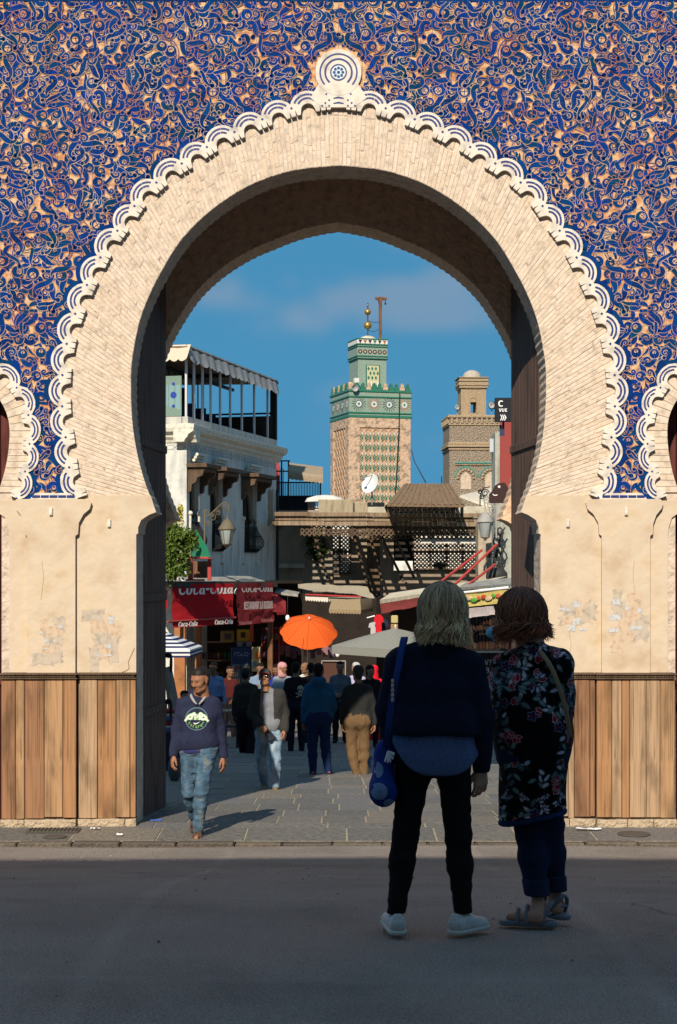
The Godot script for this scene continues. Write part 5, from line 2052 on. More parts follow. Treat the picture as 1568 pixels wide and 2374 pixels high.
func minaret_stone() -> void:
	var D := 90.0
	var o := at(1041, 1320, D)
	var th := thing("stone_minaret", "small weathered stone minaret with a plain dome right of the tiled one", "minaret", Vector3(o.x, -4, o.z), deg_to_rad(3.0))
	var Y := func(py: float) -> float:
		return 2.77 + (1320.0 - py) / 43.33 + 4.0
	var st := mat("old_stone", Color(0.36, 0.285, 0.215), 0.95, {"tex": ramp_tex("old_stone", noise(81, 0.05, 5), [[0.0, g3(0.15)], [0.35, g3(0.45)], [0.5, g3(0.8)], [0.7, g3(1.0)], [1.0, Color(1, 0.85, 0.6)]]), "tri": 0.5, "nrm": rough_bump(), "ns": 1.5})
	var warm := mat("warm_stone", Color(0.48, 0.36, 0.23), 0.95, {"tex": mats["old_stone"].albedo_texture, "tri": 0.8, "nrm": rough_bump(), "ns": 1.2})
	var tile := mat("turquoise_tile", Color(0.10, 0.26, 0.21), 0.5, {"tex": mottle(), "tri": 1.0})
	var S := 2.95
	var m := Mb.new()
	m.box(Vector3(S / 2, Y.call(985) / 2, -S / 2), Vector3(S, Y.call(985), S))
	part(th, "shaft", m, st, true)
	# ledges and corbel table
	for q in [[1028, 0.16, 0.14], [1034, 0.12, 0.24], [1041, 0.10, 0.12], [965, 0.16, 0.20], [984, 0.10, 0.12]]:
		m = Mb.new()
		m.box(Vector3(S / 2, Y.call(q[0]), -S / 2), Vector3(S + q[2], q[1], S + q[2]), Basis(), 0.03)
		part(th, "ledge", m, warm, true)
	m = Mb.new()
	m.box(Vector3(S / 2, Y.call(974), -S / 2), Vector3(S + 0.02, 0.42, S + 0.02))
	part(th, "parapet", m, st, true)
	for face in 2:
		for k in 11:
			m = Mb.new()
			var t := 0.14 + k * 0.267
			m.box(Vector3(t, Y.call(975), 0.03) if face == 0 else Vector3(-0.03, Y.call(975), -t), Vector3(0.11, 0.3, 0.14) if face == 0 else Vector3(0.14, 0.3, 0.11), Basis(), 0.02)
			part(th, "corbel", m, warm, true)
	# framed panel with twin blind arches and turquoise lines
	m = Mb.new()
	m.box(Vector3(1.55, Y.call(1072), 0.02), Vector3(2.5, 0.09, 0.07))
	part(th, "turquoise_line", m, tile, true)
	m = Mb.new()
	m.box(Vector3(1.55, Y.call(1077), 0.02), Vector3(2.5, 0.05, 0.10))
	part(th, "ledge", m, warm, true)
	for k in 2:
		var c := Vector2(0.88 + k * 1.32, Y.call(1112))
		m = Mb.new()
		for j in 9:
			var f := PI * j / 8.0
			m.ball(Vector3(c.x + cos(f) * 0.42, c.y + sin(f) * 0.45 + 0.1, 0.02), Vector3(0.085, 0.085, 0.07), 7, 5)
		var ba := part(th, "lobed_arch", m, warm, true)
		m = Mb.new()
		var p := arc(Vector2(c.x, c.y + 0.08), 0.28, 0, PI, 10)
		p[5].y += 0.1
		p.append(Vector2(c.x - 0.28, c.y - 0.5))
		p.append(Vector2(c.x + 0.28, c.y - 0.5))
		m.prism(p, -0.01, 0.025)
		part(ba, "arch_field", m, mat("pale_field", Color(0.55, 0.44, 0.33), 0.9, {"tex": mottle(), "tri": 0.9}), true)
		m = Mb.new()
		ribbon(m, arc(Vector2(c.x, c.y + 0.1), 0.60, 0.1, PI - 0.1, 12), [0.09], 0.03)
		part(ba, "turquoise_rim", m, tile, true)
	# lantern with a slit window through it
	var lx := 0.72
	var lw := 1.36
	var zc := -S / 2
	var y0: float = Y.call(964)
	var y1: float = Y.call(894)
	m = Mb.new()
	for s in SIDE:
		m.box(Vector3(lx + lw / 2 + s * 0.42, (y0 + y1) / 2, zc), Vector3(lw / 2 - 0.16, y1 - y0, lw))
	m.box(Vector3(lx + lw / 2, y0 + 0.12, zc), Vector3(0.34, 0.24, lw))
	m.box(Vector3(lx + lw / 2, (Y.call(928) + y1) / 2, zc), Vector3(0.34, y1 - Y.call(928), lw))
	var lan := part(th, "lantern", m, warm, true)
	m = Mb.new()
	var ca := Vector2(lx + lw / 2, Y.call(928))
	ribbon(m, arc(ca, 0.27, -0.3, PI + 0.3, 12), [0.08], zc + lw / 2 + 0.03)
	for s in SIDE:
		m.box(Vector3(ca.x + s * 0.24, ca.y - 0.28, zc + lw / 2 + 0.01), Vector3(0.09, 0.6, 0.05))
	m.box(Vector3(ca.x, ca.y + 0.72, zc + lw / 2 + 0.01), Vector3(0.8, 0.05, 0.04))
	part(lan, "window_surround", m, warm, true)
	for q in [[893, 0.14, 0.20], [886, 0.20, 0.28], [877, 0.16, 0.24], [871, 0.06, 0.34]]:
		m = Mb.new()
		m.box(Vector3(lx + lw / 2, Y.call(q[0]), zc), Vector3(lw + q[2], q[1], lw + q[2]), Basis(), 0.03)
		part(lan, "ledge", m, warm, true)
	m = Mb.new()
	var prof := [Vector2(0.52, Y.call(872)), Vector2(0.53, Y.call(868))]
	for k in 9:
		var f := PI / 2 * k / 8.0
		prof.append(Vector2(maxf(0.51 * cos(f), 0.001), Y.call(868) + 0.42 * sin(f)))
	m.lathe(prof, 20, Transform3D(Basis(), Vector3(lx + lw / 2, 0, zc)))
	part(th, "dome", m, mat("dome_grey", Color(0.42, 0.37, 0.31), 0.95, {"tex": mottle(), "tri": 1.0}), true)
	for q in [[2.30, 957, 0.22], [0.45, 962, 0.16]]:
		m = Mb.new()
		m.lathe([Vector2(0.03, -0.3), Vector2(0.06, 0), Vector2(q[2], 0.18), Vector2(q[2] * 0.4, 0.06), Vector2(0.001, 0.06)], 14, Transform3D(Basis(Vector3.RIGHT, PI / 2), Vector3(q[0], Y.call(q[1]) + 0.42, -0.2)))
		m.tube([Vector3(q[0], Y.call(q[1]), -0.2), Vector3(q[0], Y.call(q[1]) + 0.4, -0.2)], 0.03, 4)
		part(th, "loudspeaker", m, mats["speaker_grey"], true)

func lantern_lamp(called: String, label: String, o: Vector3, sc: float, wall_x: float, m_metal: Material) -> void:
	# o: the top of the lantern; its bracket reaches to wall_x
	var th := thing(called, label, "lamp", o - Vector3(0, sc, 0))
	var m := Mb.new()
	var sides := 6
	var b := Transform3D(Basis(), o)
	m.lathe([Vector2(0.30 * sc, -0.36 * sc), Vector2(0.31 * sc, -0.33 * sc), Vector2(0.17 * sc, -0.10 * sc), Vector2(0.15 * sc, -0.10 * sc), Vector2(0.10 * sc, -0.03 * sc), Vector2(0.03 * sc, 0.0), Vector2(0.02 * sc, 0.12 * sc), Vector2(0.001, 0.13 * sc)], sides, b)
	part(th, "hood", m, m_metal)
	m = Mb.new()
	m.lathe([Vector2(0.001, -0.86 * sc), Vector2(0.15 * sc, -0.85 * sc), Vector2(0.26 * sc, -0.37 * sc)], sides, b)
	part(th, "glass", m, mat("lamp_glass", Color(0.30, 0.34, 0.33), 0.35))
	m = Mb.new()
	for k in sides:
		var f := -TAU * k / sides
		m.tube([o + Vector3(cos(f) * 0.155 * sc, -0.86 * sc, sin(f) * 0.155 * sc), o + Vector3(cos(f) * 0.265 * sc, -0.36 * sc, sin(f) * 0.265 * sc)], 0.012 * sc, 4)
	m.lathe([Vector2(0.001, -1.0 * sc), Vector2(0.05 * sc, -0.97 * sc), Vector2(0.06 * sc, -0.92 * sc), Vector2(0.17 * sc, -0.87 * sc), Vector2(0.16 * sc, -0.84 * sc)], sides, b)
	part(th, "cage", m, m_metal)
	# scrolled bracket
	m = Mb.new()
	var dx := wall_x - o.x
	var main := spline([o + Vector3(0, 0.12 * sc, 0), o + Vector3(-dx * 0.08, 0.42 * sc, 0), o + Vector3(dx * 0.15, 0.56 * sc, 0), o + Vector3(dx * 0.5, 0.34 * sc, 0), o + Vector3(dx * 0.8, 0.14 * sc, 0), o + Vector3(dx, 0.10 * sc, 0)], 6)
	m.tube(main, 0.022 * sc, 5)
	for q in [[0.12, 0.38, 0.13], [0.42, 0.22, 0.11], [0.66, 0.06, 0.15], [0.92, 0.24, 0.10], [0.85, -0.16, 0.10]]:
		var pts := []
		for k in 19:
			var f: float = k / 18.0 * TAU * 1.5
			var r: float = q[2] * sc * (1.0 - k / 24.0)
			pts.append(o + Vector3(dx * q[0] + cos(f) * r * signf(dx), q[1] * sc + sin(f) * r, 0))
		m.tube(pts, 0.016 * sc, 4, false)
	m.tube([Vector3(wall_x, o.y + 0.3 * sc, o.z), Vector3(wall_x, o.y - 0.9 * sc, o.z)], 0.035 * sc, 5)
	part(th, "bracket", m, m_metal)

func right_side() -> void:
	var iron := mats["black_iron"] as Material
	# pillar and house on the right of the street
	var hb := thing("right_house", "grey green house front at the right edge of the arch opening", "building", at(1180, 1650, 44))
	var m := Mb.new()
	var a := at(1147, 1345, 44)
	var top := at(0, 1003, 44).y
	m.prism(PackedVector2Array([Vector2(a.x, -3), Vector2(a.x + 6, -3), Vector2(a.x + 6, top + 1.4), Vector2(a.x + 0.5, top + 0.15), Vector2(a.x, top)]), a.z - 1.0, a.z)
	part(hb, "wall", m, grime_mat("grey_green_wall", Color(0.36, 0.37, 0.32)))
	m = Mb.new()
	var w0 := at(1158, 1115, 43.95)
	m.box(w0 + Vector3(0.3, 0.55, 0), Vector3(0.6, 2.1, 0.06))
	var wn := part(hb, "window", m, mat("carved_red", Color(0.26, 0.05, 0.045), 0.8))
	m = Mb.new()
	m.box(w0 + Vector3(0.3, 1.75, 0.03), Vector3(0.8, 0.35, 0.1), Basis(), 0.02)
	part(wn, "carved_head", m, mats["carved_plaster"])
	m = Mb.new()
	a = at(1108, 1345, 50)
	var b := at(1150, 1212, 50)
	m.box(Vector3((a.x + b.x) / 2, (a.y + b.y) / 2 - 1.0, a.z - 0.5), Vector3(b.x - a.x, b.y - a.y + 2.0, 1.0))
	part(hb, "corner_pier", m, grime_mat("pier_tan", Color(0.42, 0.35, 0.26)))
	m = Mb.new()
	for k in 5:
		var pts := []
		for j in 14:
			pts.append(at(1148 + 6 * sin(j * 1.3 + k * 2.0) + k * 4.0, 1222 + j * 9.0, 43.6))
		m.tube(pts, 0.02, 4, false)
	for k in 4:
		var pts := []
		for j in 9:
			var t := j / 8.0
			pts.append(at(1120 + 45 * t, 1315 - 25 * sin(t * PI) * (1 + k * 0.5) + k * 6, 43.6))
		m.tube(pts, 0.015, 4, false)
	part(hb, "cable_bundle", m, mats["pipe_black"])
	m = Mb.new()
	m.ball(at(1150, 1335, 43.6), Vector3(0.28, 0.22, 0.16))
	part(hb, "cable_coil", m, mats["pipe_black"])
	lantern_lamp("wall_lantern", "grey street lantern on the tan pier at the right under the arch foot", at(1124, 1186, 43), 0.75, at(1150, 0, 43).x, mat("grey_metal", Color(0.30, 0.29, 0.27), 0.6))
	lantern_lamp("wall_lantern", "old six sided street lantern on a scrolled bracket before the white house", at(526, 1203, 47), 0.82, at(474, 0, 47).x, mat("bronze_metal", Color(0.13, 0.105, 0.07), 0.6))
	# hanging black sign cut by the arch
	var sg := thing("hanging_sign", "black sign with white letters and three chevrons beside the stone minaret", "sign", at(1146, 978, 40))
	var s0 := at(1146, 978, 40)
	var s1 := at(1192, 922, 40)
	m = Mb.new()
	m.box((s0 + s1) / 2, Vector3(s1.x - s0.x, s1.y - s0.y, 0.08), Basis(), 0.01)
	part(sg, "panel", m, mat("sign_black", Color(0.008, 0.010, 0.016), 0.5))
	var wm := mat("sign_white", Color(0.8, 0.8, 0.8), 0.6)
	var up := Basis()
	write(sg, "lettering", "C", 0.15, wm, Transform3D(up, at(1159, 936, 40) + Vector3(0, -0.0, 0.045)), "Droid Sans", true)
	write(sg, "lettering", "VUE", 0.08, wm, Transform3D(up, at(1165, 951, 40) + Vector3(0, 0.0, 0.045)), "Droid Sans", true)
	for k in 3:
		m = Mb.new()
		var c := at(1158 + k * 4.5, 968, 40) + Vector3(0, 0, 0.043)
		m.prism(PackedVector2Array([Vector2(0, 0.07), Vector2(0.02, 0.07), Vector2(0.06, 0), Vector2(0.02, -0.07), Vector2(0, -0.07), Vector2(0.035, 0)]), 0, 0.004, Transform3D(Basis(), c))
		part(sg, "chevron", m, wm)
	m = Mb.new()
	m.tube([at(1160, 985, 40.2), at(1160, 1010, 40.2)], 0.03, 5)
	m.tube([at(1166, 978, 40.2), at(1166, 1010, 40.2)], 0.03, 5)
	part(sg, "bracket", m, mat("bracket_blue", Color(0.02, 0.06, 0.12), 0.6))
	# pale board on the house
	m = Mb.new()
	m.box(at(1143, 1032, 44.5), Vector3(0.2, 0.35, 0.05))
	solo("pale_board", "small pale blue board against the stone minaret", "sign", m, mat("pale_blue", Color(0.42, 0.46, 0.52), 0.7), at(1143, 1040, 44.5))
	# scrolled bracket with a dark sign
	var bs := thing("bracket_sign", "dark brown shaped sign on a scrolled iron bracket at the right", "sign", at(1148, 1168, 39))
	m = Mb.new()
	var pl := PackedVector2Array()
	for q in [[1133, 1166], [1133, 1145], [1140, 1138], [1146, 1126], [1156, 1119], [1170, 1119], [1176, 1130], [1190, 1138], [1190, 1166]]:
		var p := at(q[0], q[1], 39)
		pl.append(Vector2(p.x, p.y))
	m.prism(pl, -21.03, -20.97)
	part(bs, "panel", m, mat("sign_brown", Color(0.035, 0.014, 0.014), 0.6))
	m = Mb.new()
	var c := at(1156, 1128, 39)
	disc(m, Vector2(c.x, c.y), 0.035, -20.965, 4)
	c = at(1147, 1147, 39)
	ribbon(m, PackedVector2Array([Vector2(c.x - 0.06, c.y + 0.02), Vector2(c.x - 0.02, c.y - 0.012), Vector2(c.x + 0.05, c.y)]), [0.02], -20.965)
	part(bs, "white_mark", m, wm)
	m = Mb.new()
	for q in [[1124, 1142, 0.09], [1117, 1152, 0.06], [1112, 1140, 0.055]]:
		var pts := []
		for k in 20:
			var f := k / 19.0 * TAU * 1.6
			pts.append(at(q[0], q[1], 39) + Vector3(cos(f), sin(f), 0) * q[2] * (1.0 - k / 26.0))
		m.tube(pts, 0.012, 4, false)
	m.tube([at(1112, 1172, 39), at(1112, 1150, 39), at(1120, 1131, 39), at(1135, 1128, 39)], 0.014, 4)
	part(bs, "scroll", m, iron)
	# gazebo with a brown hip roof
	var gz := thing("gazebo", "brown hipped gazebo roof on lattice walls above the street roof", "gazebo", at(985, 1196, 56))
	m = Mb.new()
	var ra := at(896, 1168, 55)
	var rb := at(1076, 1170, 55)
	var t0 := at(936, 1121, 57)
	var t1 := at(1042, 1121, 57)
	var back := Vector3(0, 0, -4.5)
	var rs := Mb.new()
	var n := 26
	for k in n:
		var u := float(k) / n
		var v := float(k + 1) / n
		var dz := Vector3(0, 0.015 if k % 2 else 0.0, 0.015 if k % 2 else 0.0)
		rs.quad(ra.lerp(rb, u) + dz, ra.lerp(rb, v) + dz, t0.lerp(t1, v) + dz, t0.lerp(t1, u) + dz)
	rs.quad(rb, rb + back, t1 + Vector3(0, 0, -1), t1)
	rs.quad(ra + back, ra, t0, t0 + Vector3(0, 0, -1))
	rs.quad(rb + back, ra + back, t0 + Vector3(0, 0, -1), t1 + Vector3(0, 0, -1))
	rs.quad(t0, t1, t1 + Vector3(0, 0, -1), t0 + Vector3(0, 0, -1))
	rs.quad(ra - Vector3(0, 0.08, 0), rb - Vector3(0, 0.08, 0), rb, ra)
	part(gz, "roof", rs, mat("tent_brown", Color(0.20, 0.135, 0.085), 0.9, {"tex": mottle(), "tri": 0.7, "nrm": rough_bump()}))
	m = Mb.new()
	lattice(m, at(903, 1192, 55.6), Vector3(at(1045, 0, 55.6).x - at(903, 0, 55.6).x, 0, 0), Vector3(0, 0.30, 0), 0.12, 0.05)
	part(gz, "lattice_wall", m, wood_mat("slat_pale", Color(0.26, 0.22, 0.18)))
	m = Mb.new()
	for px in [901, 1047, 1070]:
		m.box(at(px, 1182, 55.6), Vector3(0.1, 0.42, 0.1))
	m.box(at(975, 1184, 57), Vector3(2.3, 0.4, 0.05))
	part(gz, "post", m, wood_mat("dark_moulding", Color.WHITE))
	# roof parapet, dish, white vault
	m = Mb.new()
	m.box(at(778, 1174, 60), Vector3(1.25, 0.5, 0.3), Basis(), 0.02)
	m.box(at(850, 1178, 60.2), Vector3(1.25, 0.42, 0.3), Basis(), 0.02)
	solo("roof_wall", "stained concrete roof wall in front of the tiled minaret's foot", "wall", m, grime_mat("stained_concrete", Color(0.36, 0.30, 0.21), 0.6), at(800, 1190, 60))
	m = Mb.new()
	m.lathe([Vector2(0.9, 0.0), Vector2(0.8, 0.25), Vector2(0.4, 0.42), Vector2(0.001, 0.46)], 16, Transform3D(Basis.from_scale(Vector3(0.8, 0.55, 0.5)), at(752, 1163, 61)))
	solo("white_vault", "low white vaulted roof left of the stained roof wall", "roof", m, wall_mat("house_white_plain", Color(0.62, 0.6, 0.56)), at(752, 1165, 61))
	var sd := thing("satellite_dish", "pale satellite dish tilted to the left before the tiled minaret", "satellite dish", at(858, 1170, 59))
	m = Mb.new()
	var dir := Vector3(-0.62, 0.35, 0.70).normalized()
	var bx := Vector3.UP.cross(dir).normalized()
	var bb := Basis(bx, dir, bx.cross(dir))
	var dc := at(858, 1121, 59)
	m.lathe([Vector2(0.001, 0.0), Vector2(0.12, 0.008), Vector2(0.25, 0.035), Vector2(0.36, 0.085), Vector2(0.365, 0.08), Vector2(0.25, 0.025), Vector2(0.001, -0.012)], 24, Transform3D(bb, dc - dir * 0.05))
	part(sd, "dish", m, mat("dish_grey", Color(0.62, 0.64, 0.66), 0.5))
	m = Mb.new()
	m.tube([dc - dir * 0.06, at(862, 1150, 59.1), at(862, 1170, 59.1)], 0.03, 5)
	m.tube([dc - bb.z * 0.33, dc + dir * 0.42 - bb.z * 0.05], 0.015, 4)
	m.ball(dc + dir * 0.42, Vector3(0.06, 0.06, 0.06))
	part(sd, "mast", m, mat("mast_grey", Color(0.2, 0.19, 0.18), 0.6))
	# white tent canopy
	m = Mb.new()
	var rows := []
	for j in 3:
		var row := PackedVector3Array()
		for i in 13:
			var t := i / 12.0
			var p := at(lerpf([1064, 1066, 1100][j], 1190, t), lerpf([1152, 1147, 1140][j], [1186, 1160, 1108][j], t), [45.0, 45.2, 48.0][j])
			p.y -= 0.06 * sin(t * PI)
			row.append(p)
		rows.append(row)
	m.grid(rows)
	solo("tent_canopy", "cream canvas canopy with a brown hem below the stone minaret", "canopy", m, cloth("canvas_cream", Color(0.66, 0.60, 0.50), 2.0), at(1120, 1170, 45))
	m = Mb.new()
	m.box(at(1020, 1190, 58), Vector3(5.0, 0.45, 0.3))
	solo("pale_roof_edge", "pale roof edge with a green line beside the gazebo", "roof", m, wall_mat("roof_pale", Color(0.5, 0.46, 0.36)), at(1080, 1196, 58))
	# overhead wire
	m = Mb.new()
	m.tube([at(953, 1042, 129), at(960, 1070, 100), at(986, 1118, 60)], 0.03, 4)
	solo("overhead_wire", "thin wire sloping from the tiled minaret to the gazebo roof", "wire", m, mats["pipe_black"], at(986, 1118, 60))
	m = Mb.new()
	m.tube([at(1023, 1122, 57), at(1023, 1104, 57)], 0.02, 4)
	solo("roof_aerial", "short aerial rod on the gazebo roof", "aerial", m, mats["pipe_black"], at(1023, 1122, 57))

# ================= the market street =================
func sheet(a: Vector3, b: Vector3, c: Vector3, d: Vector3, nx := 14, ny := 8, sag := 0.02, seed_ := 1) -> Mb:
	# a cloth between four corners (a lower left, counter-clockwise), softly creased
	var n := noise(seed_, 0.9, 3)
	var m := Mb.new()
	var rows := []
	var nr := (b - a).cross(d - a).normalized()
	for j in ny + 1:
		var row := PackedVector3Array()
		for i in nx + 1:
			var u := float(i) / nx
			var v := float(j) / ny
			var p := a.lerp(b, u).lerp(d.lerp(c, u), v)
			row.append(p + nr * (n.get_noise_2d(u * 3.0 + v * 1.1, v * 2.0) * sag * 2.0 - sag * sin(v * PI)))
		rows.append(row)
	m.grid(rows, false, true)
	return m

func poly_sheet(m: Mb, pts: Array) -> void:
	for k in range(1, pts.size() - 1):
		m.tri(pts[0], pts[k], pts[k + 1])

# a hanging scalloped strip below the edge a-b
func fringe(m: Mb, a: Vector3, b: Vector3, drop: float, teeth: int) -> void:
	var top := PackedVector3Array()
	var low := PackedVector3Array()
	for k in teeth * 4 + 1:
		var p := a.lerp(b, k / (teeth * 4.0))
		top.append(p)
		low.append(p - Vector3(0, drop * (0.72 + 0.28 * absf(sin(k * PI / 4.0))), 0))
	m.grid([low, top])

func umbrella(called: String, label: String, top: Vector3, axis: Vector3, R: float, drop: float, ribs: int, m_cloth: Material, foot_y: float, square := false) -> void:
	var th := thing(called, label, "umbrella", Vector3(top.x, foot_y, top.z))
	var ax := axis.normalized()
	var bx := ax.cross(Vector3.FORWARD).normalized()
	var b := Basis(bx, ax, bx.cross(ax))
	var m := Mb.new()
	var rows := []
	var segs := ribs * 4
	for j in 8:
		var t := j / 7.0
		var row := PackedVector3Array()
		for i in segs:
			var f := -TAU * i / segs + PI / ribs
			var k := absf(sin(f * ribs / 2.0 - PI / 2.0 + (PI / ribs) * 0.0))
			var r := R * (1.0 - t)
			var scal := (cos(PI / ribs) / cos(fposmod(f, TAU / ribs) - PI / ribs)) if square else lerpf(0.93, 1.0, absf(cos(fposmod(f, TAU / ribs) * ribs / 2.0)))
			r *= scal
			row.append(top + b * Vector3(cos(f) * r, -drop * pow(1.0 - t, 1.8 if not square else 1.15), sin(f) * r))
		rows.append(row)
	m.grid(rows, true)
	var can := part(th, "canopy", m, m_cloth)
	if not square:
		m = Mb.new()
		for k in ribs:
			var pts := []
			for j in 8:
				pts.append(rows[j][k * 4 + 2] + ax * 0.004)
			m.tube(pts, 0.007, 4, false)
		part(can, "rib_seams", m, cloth("seam_%s" % called, m_cloth.albedo_color.srgb_to_linear() * 0.6, 4.0))
	if square:
		m = Mb.new()
		for i in segs:
			var p: Vector3 = rows[0][i]
			var q: Vector3 = rows[0][(i + 1) % segs]
			m.quad(p - Vector3(0, 0.2, 0), q - Vector3(0, 0.2, 0), q, p)
		part(can, "valance", m, m_cloth)
	m = Mb.new()
	m.tube([top + ax * 0.06, top - ax * 0.9, Vector3(top.x - ax.x * 1.2, foot_y, top.z - ax.z * 1.2)], 0.022, 6)
	part(th, "pole", m, mat("pole_white", Color(0.55, 0.55, 0.53), 0.5))
	m = Mb.new()
	m.ball(top + ax * 0.05, Vector3(0.03, 0.045, 0.03))
	part(th, "tip", m, mat("pole_white", Color.WHITE))

func market() -> void:
	var shop_shade := wall_mat("shop_shade", Color(0.022, 0.016, 0.013))  # near black: the shade inside the shops is put into the wall colour
	var bwood := wood_mat("shop_wood", Color(0.20, 0.095, 0.05))
	var tin := mat("tin_roof", Color(0.30, 0.29, 0.26), 0.7, {"tex": streaks(), "tri": 0.5, "nrm": rough_bump(), "ns": 0.5})
	var orange_post := wall_mat("orange_pillar", Color(0.36, 0.15, 0.06))
	var white := mat("banner_white", Color(0.78, 0.76, 0.74), 0.8)
	# --- left shops under one tin roof
	var sh := thing("shop_row", "row of dark shops under a flat tin roof on the left of the street", "shop", at(500, 1690, 46))
	var fr := at(376, 1352, 43.0)
	var fl := at(636, 1352, 48.0)
	var along := (fl - fr).normalized()
	for k in 4:
		var a := fr.lerp(fl, k / 4.0) + along * 0.02
		var b := fr.lerp(fl, (k + 1) / 4.0) - along * 0.02
		var back := Vector3(-0.9, 0.22, -3.4)
		var m := Mb.new()
		var dz := Vector3(0, -0.05 + 0.03 * (k % 2), 0)
		m.quad(a + dz, b + dz, b + back + dz, a + back + dz)
		m.quad(a + dz - Vector3(0, 0.06, 0), b + dz - Vector3(0, 0.06, 0), b + dz, a + dz)
		part(sh, "tin_sheet", m, tin)
	var m := Mb.new()
	m.box((fr + fl) / 2 + Vector3(0.06, -0.02, 0.12), Vector3((fl - fr).length(), 0.16, 0.06), Basis(along, Vector3.UP, along.cross(Vector3.UP)))
	part(sh, "fascia", m, mat("fascia_dark", Color(0.05, 0.045, 0.04), 0.8))
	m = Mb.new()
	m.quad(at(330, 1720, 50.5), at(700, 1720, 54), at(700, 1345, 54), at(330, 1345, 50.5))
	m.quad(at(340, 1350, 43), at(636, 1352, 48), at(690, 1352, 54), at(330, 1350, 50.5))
	part(sh, "back_wall", m, shop_shade)
	for q in [[404, 430, 1410, 1700, 44.5, orange_post], [452, 466, 1450, 1700, 46.5, orange_post], [620, 632, 1440, 1700, 48, bwood]]:
		var a := at(q[0], q[3], q[4])
		var b := at(q[1], q[2], q[4])
		m = Mb.new()
		m.box((a + b) / 2, Vector3(b.x - a.x, b.y - a.y, 0.3), Basis(), 0.02)
		part(sh, "pillar", m, q[5])
	# shelves of goods
	var goods := [Color(0.55, 0.30, 0.03), Color(0.45, 0.04, 0.03), Color(0.5, 0.5, 0.46), Color(0.03, 0.10, 0.3), Color(0.1, 0.25, 0.08), Color(0.5, 0.38, 0.1), Color(0.25, 0.05, 0.12)]
	var gm := vcol("packed_goods", 0.55)
	for r in 4:
		m = Mb.new()
		var py := 1470.0 + r * 42.0
		m.box((at(470, py + 16, 49.5) + at(600, py + 16, 51)) / 2, Vector3(1.9, 0.04, 0.5), Basis(along, Vector3.UP, along.cross(Vector3.UP)))
		part(sh, "shelf", m, bwood)
	# --- things standing in the shops
	var boxed := func(called: String, label: String, cat: String, x0: float, x1: float, y0: float, y1: float, d: float, mm: Material, depth := 0.3, group := "") -> Node3D:
		var a := at(x0, y1, d)
		var b := at(x1, y0, d)
		var q := Mb.new()
		q.box(Vector3(0, (b.y - a.y) / 2, -depth / 2), Vector3(b.x - a.x, b.y - a.y, depth), Basis(), minf(0.015, (b.x - a.x) * 0.2))
		var t := thing(called, label, cat, Vector3((a.x + b.x) / 2, a.y, a.z), 0.0, group)
		part(t, "body", q, mm, true)
		return t
	var lab := func(t: Node3D, x: float, y: float, w: float, h: float, c: Color) -> void:
		var q := Mb.new()
		q.box(Vector3(x, y, 0.006), Vector3(w, h, 0.012))
		part(t, "printed_panel", q, mat("print_%s" % c.to_html(false), c, 0.6), true)
	var t: Node3D = boxed.call("snack_carton", "yellow carton with a dark picture on the upper shelf of the left shop", "carton", 548, 578, 1459, 1486, 48.5, mat("carton_yellow", Color(0.5, 0.30, 0.03), 0.7))
	lab.call(t, 0.0, 0.18, 0.14, 0.16, Color(0.05, 0.03, 0.02))
	t = boxed.call("snack_carton", "brown yellow carton left of the yellow one on the shelf", "carton", 511, 541, 1462, 1488, 48.4, mat("carton_ochre", Color(0.26, 0.15, 0.04), 0.7))
	lab.call(t, 0.02, 0.16, 0.2, 0.18, Color(0.07, 0.05, 0.05))
	t = boxed.call("white_carton", "white carton with red edges under the yellow carton", "carton", 549, 582, 1487, 1499, 48.5, mat("carton_white", Color(0.4, 0.36, 0.34), 0.7))
	lab.call(t, 0.0, 0.075, 0.1, 0.1, Color(0.06, 0.03, 0.03))
	boxed.call("narrow_sign", "narrow orange red sign beside the yellow carton", "sign", 579, 587, 1440, 1488, 48.3, mat("panel_red", Color(0.45, 0.07, 0.03), 0.7), 0.05)
	t = boxed.call("drinks_fridge", "blue drinks fridge with two glass doors in the left shop", "fridge", 535, 582, 1499, 1680, 48.2, mat("fridge_blue", Color(0.012, 0.03, 0.10), 0.5), 0.7)
	for k in 2:
		m = Mb.new()
		m.box(Vector3(-0.14 + k * 0.28, 1.25, 0.012), Vector3(0.24, 1.0, 0.02), Basis(), 0.004)
		var dr := part(t, "glass_door", m, mat("fridge_glass", Color(0.10, 0.13, 0.18), 0.15), true)
		m = Mb.new()
		for r in 5:
			for c in 4:
				m.col = goods[(r * 3 + c * 5 + k) % 7]
				m.tube([Vector3(-0.22 + k * 0.28 + c * 0.055, 0.82 + r * 0.19, 0.03), Vector3(-0.22 + k * 0.28 + c * 0.055, 0.93 + r * 0.19, 0.03)], 0.02, 5)
		tag(part(dr, "bottles", m, gm, true), "", "", "", "stuff")
	m = Mb.new()
	for k in 4:
		ribbon(m, PackedVector2Array(arc(Vector2(-0.15 + k * 0.1, 2.03), 0.05, k * 1.3, k * 1.3 + 4.5, 10)), [0.016], 0.004)
	part(t, "scrawl", m, mat("scrawl_blue", Color(0.2, 0.3, 0.42), 0.7), true)
	t = boxed.call("poster_board", "tall bright poster with yellow and white shapes beside the blue fridge", "poster", 583, 604, 1499, 1556, 48.1, mat("poster_cream", Color(0.45, 0.36, 0.18), 0.7), 0.03)
	lab.call(t, 0.03, 0.45, 0.12, 0.2, Color(0.5, 0.14, 0.03))
	lab.call(t, -0.05, 0.2, 0.1, 0.16, Color(0.1, 0.2, 0.35))
	t = boxed.call("display_rack", "red lit display rack of small goods right of the poster", "rack", 606, 646, 1455, 1640, 48.6, mat("rack_maroon", Color(0.08, 0.015, 0.015), 0.7), 0.4)
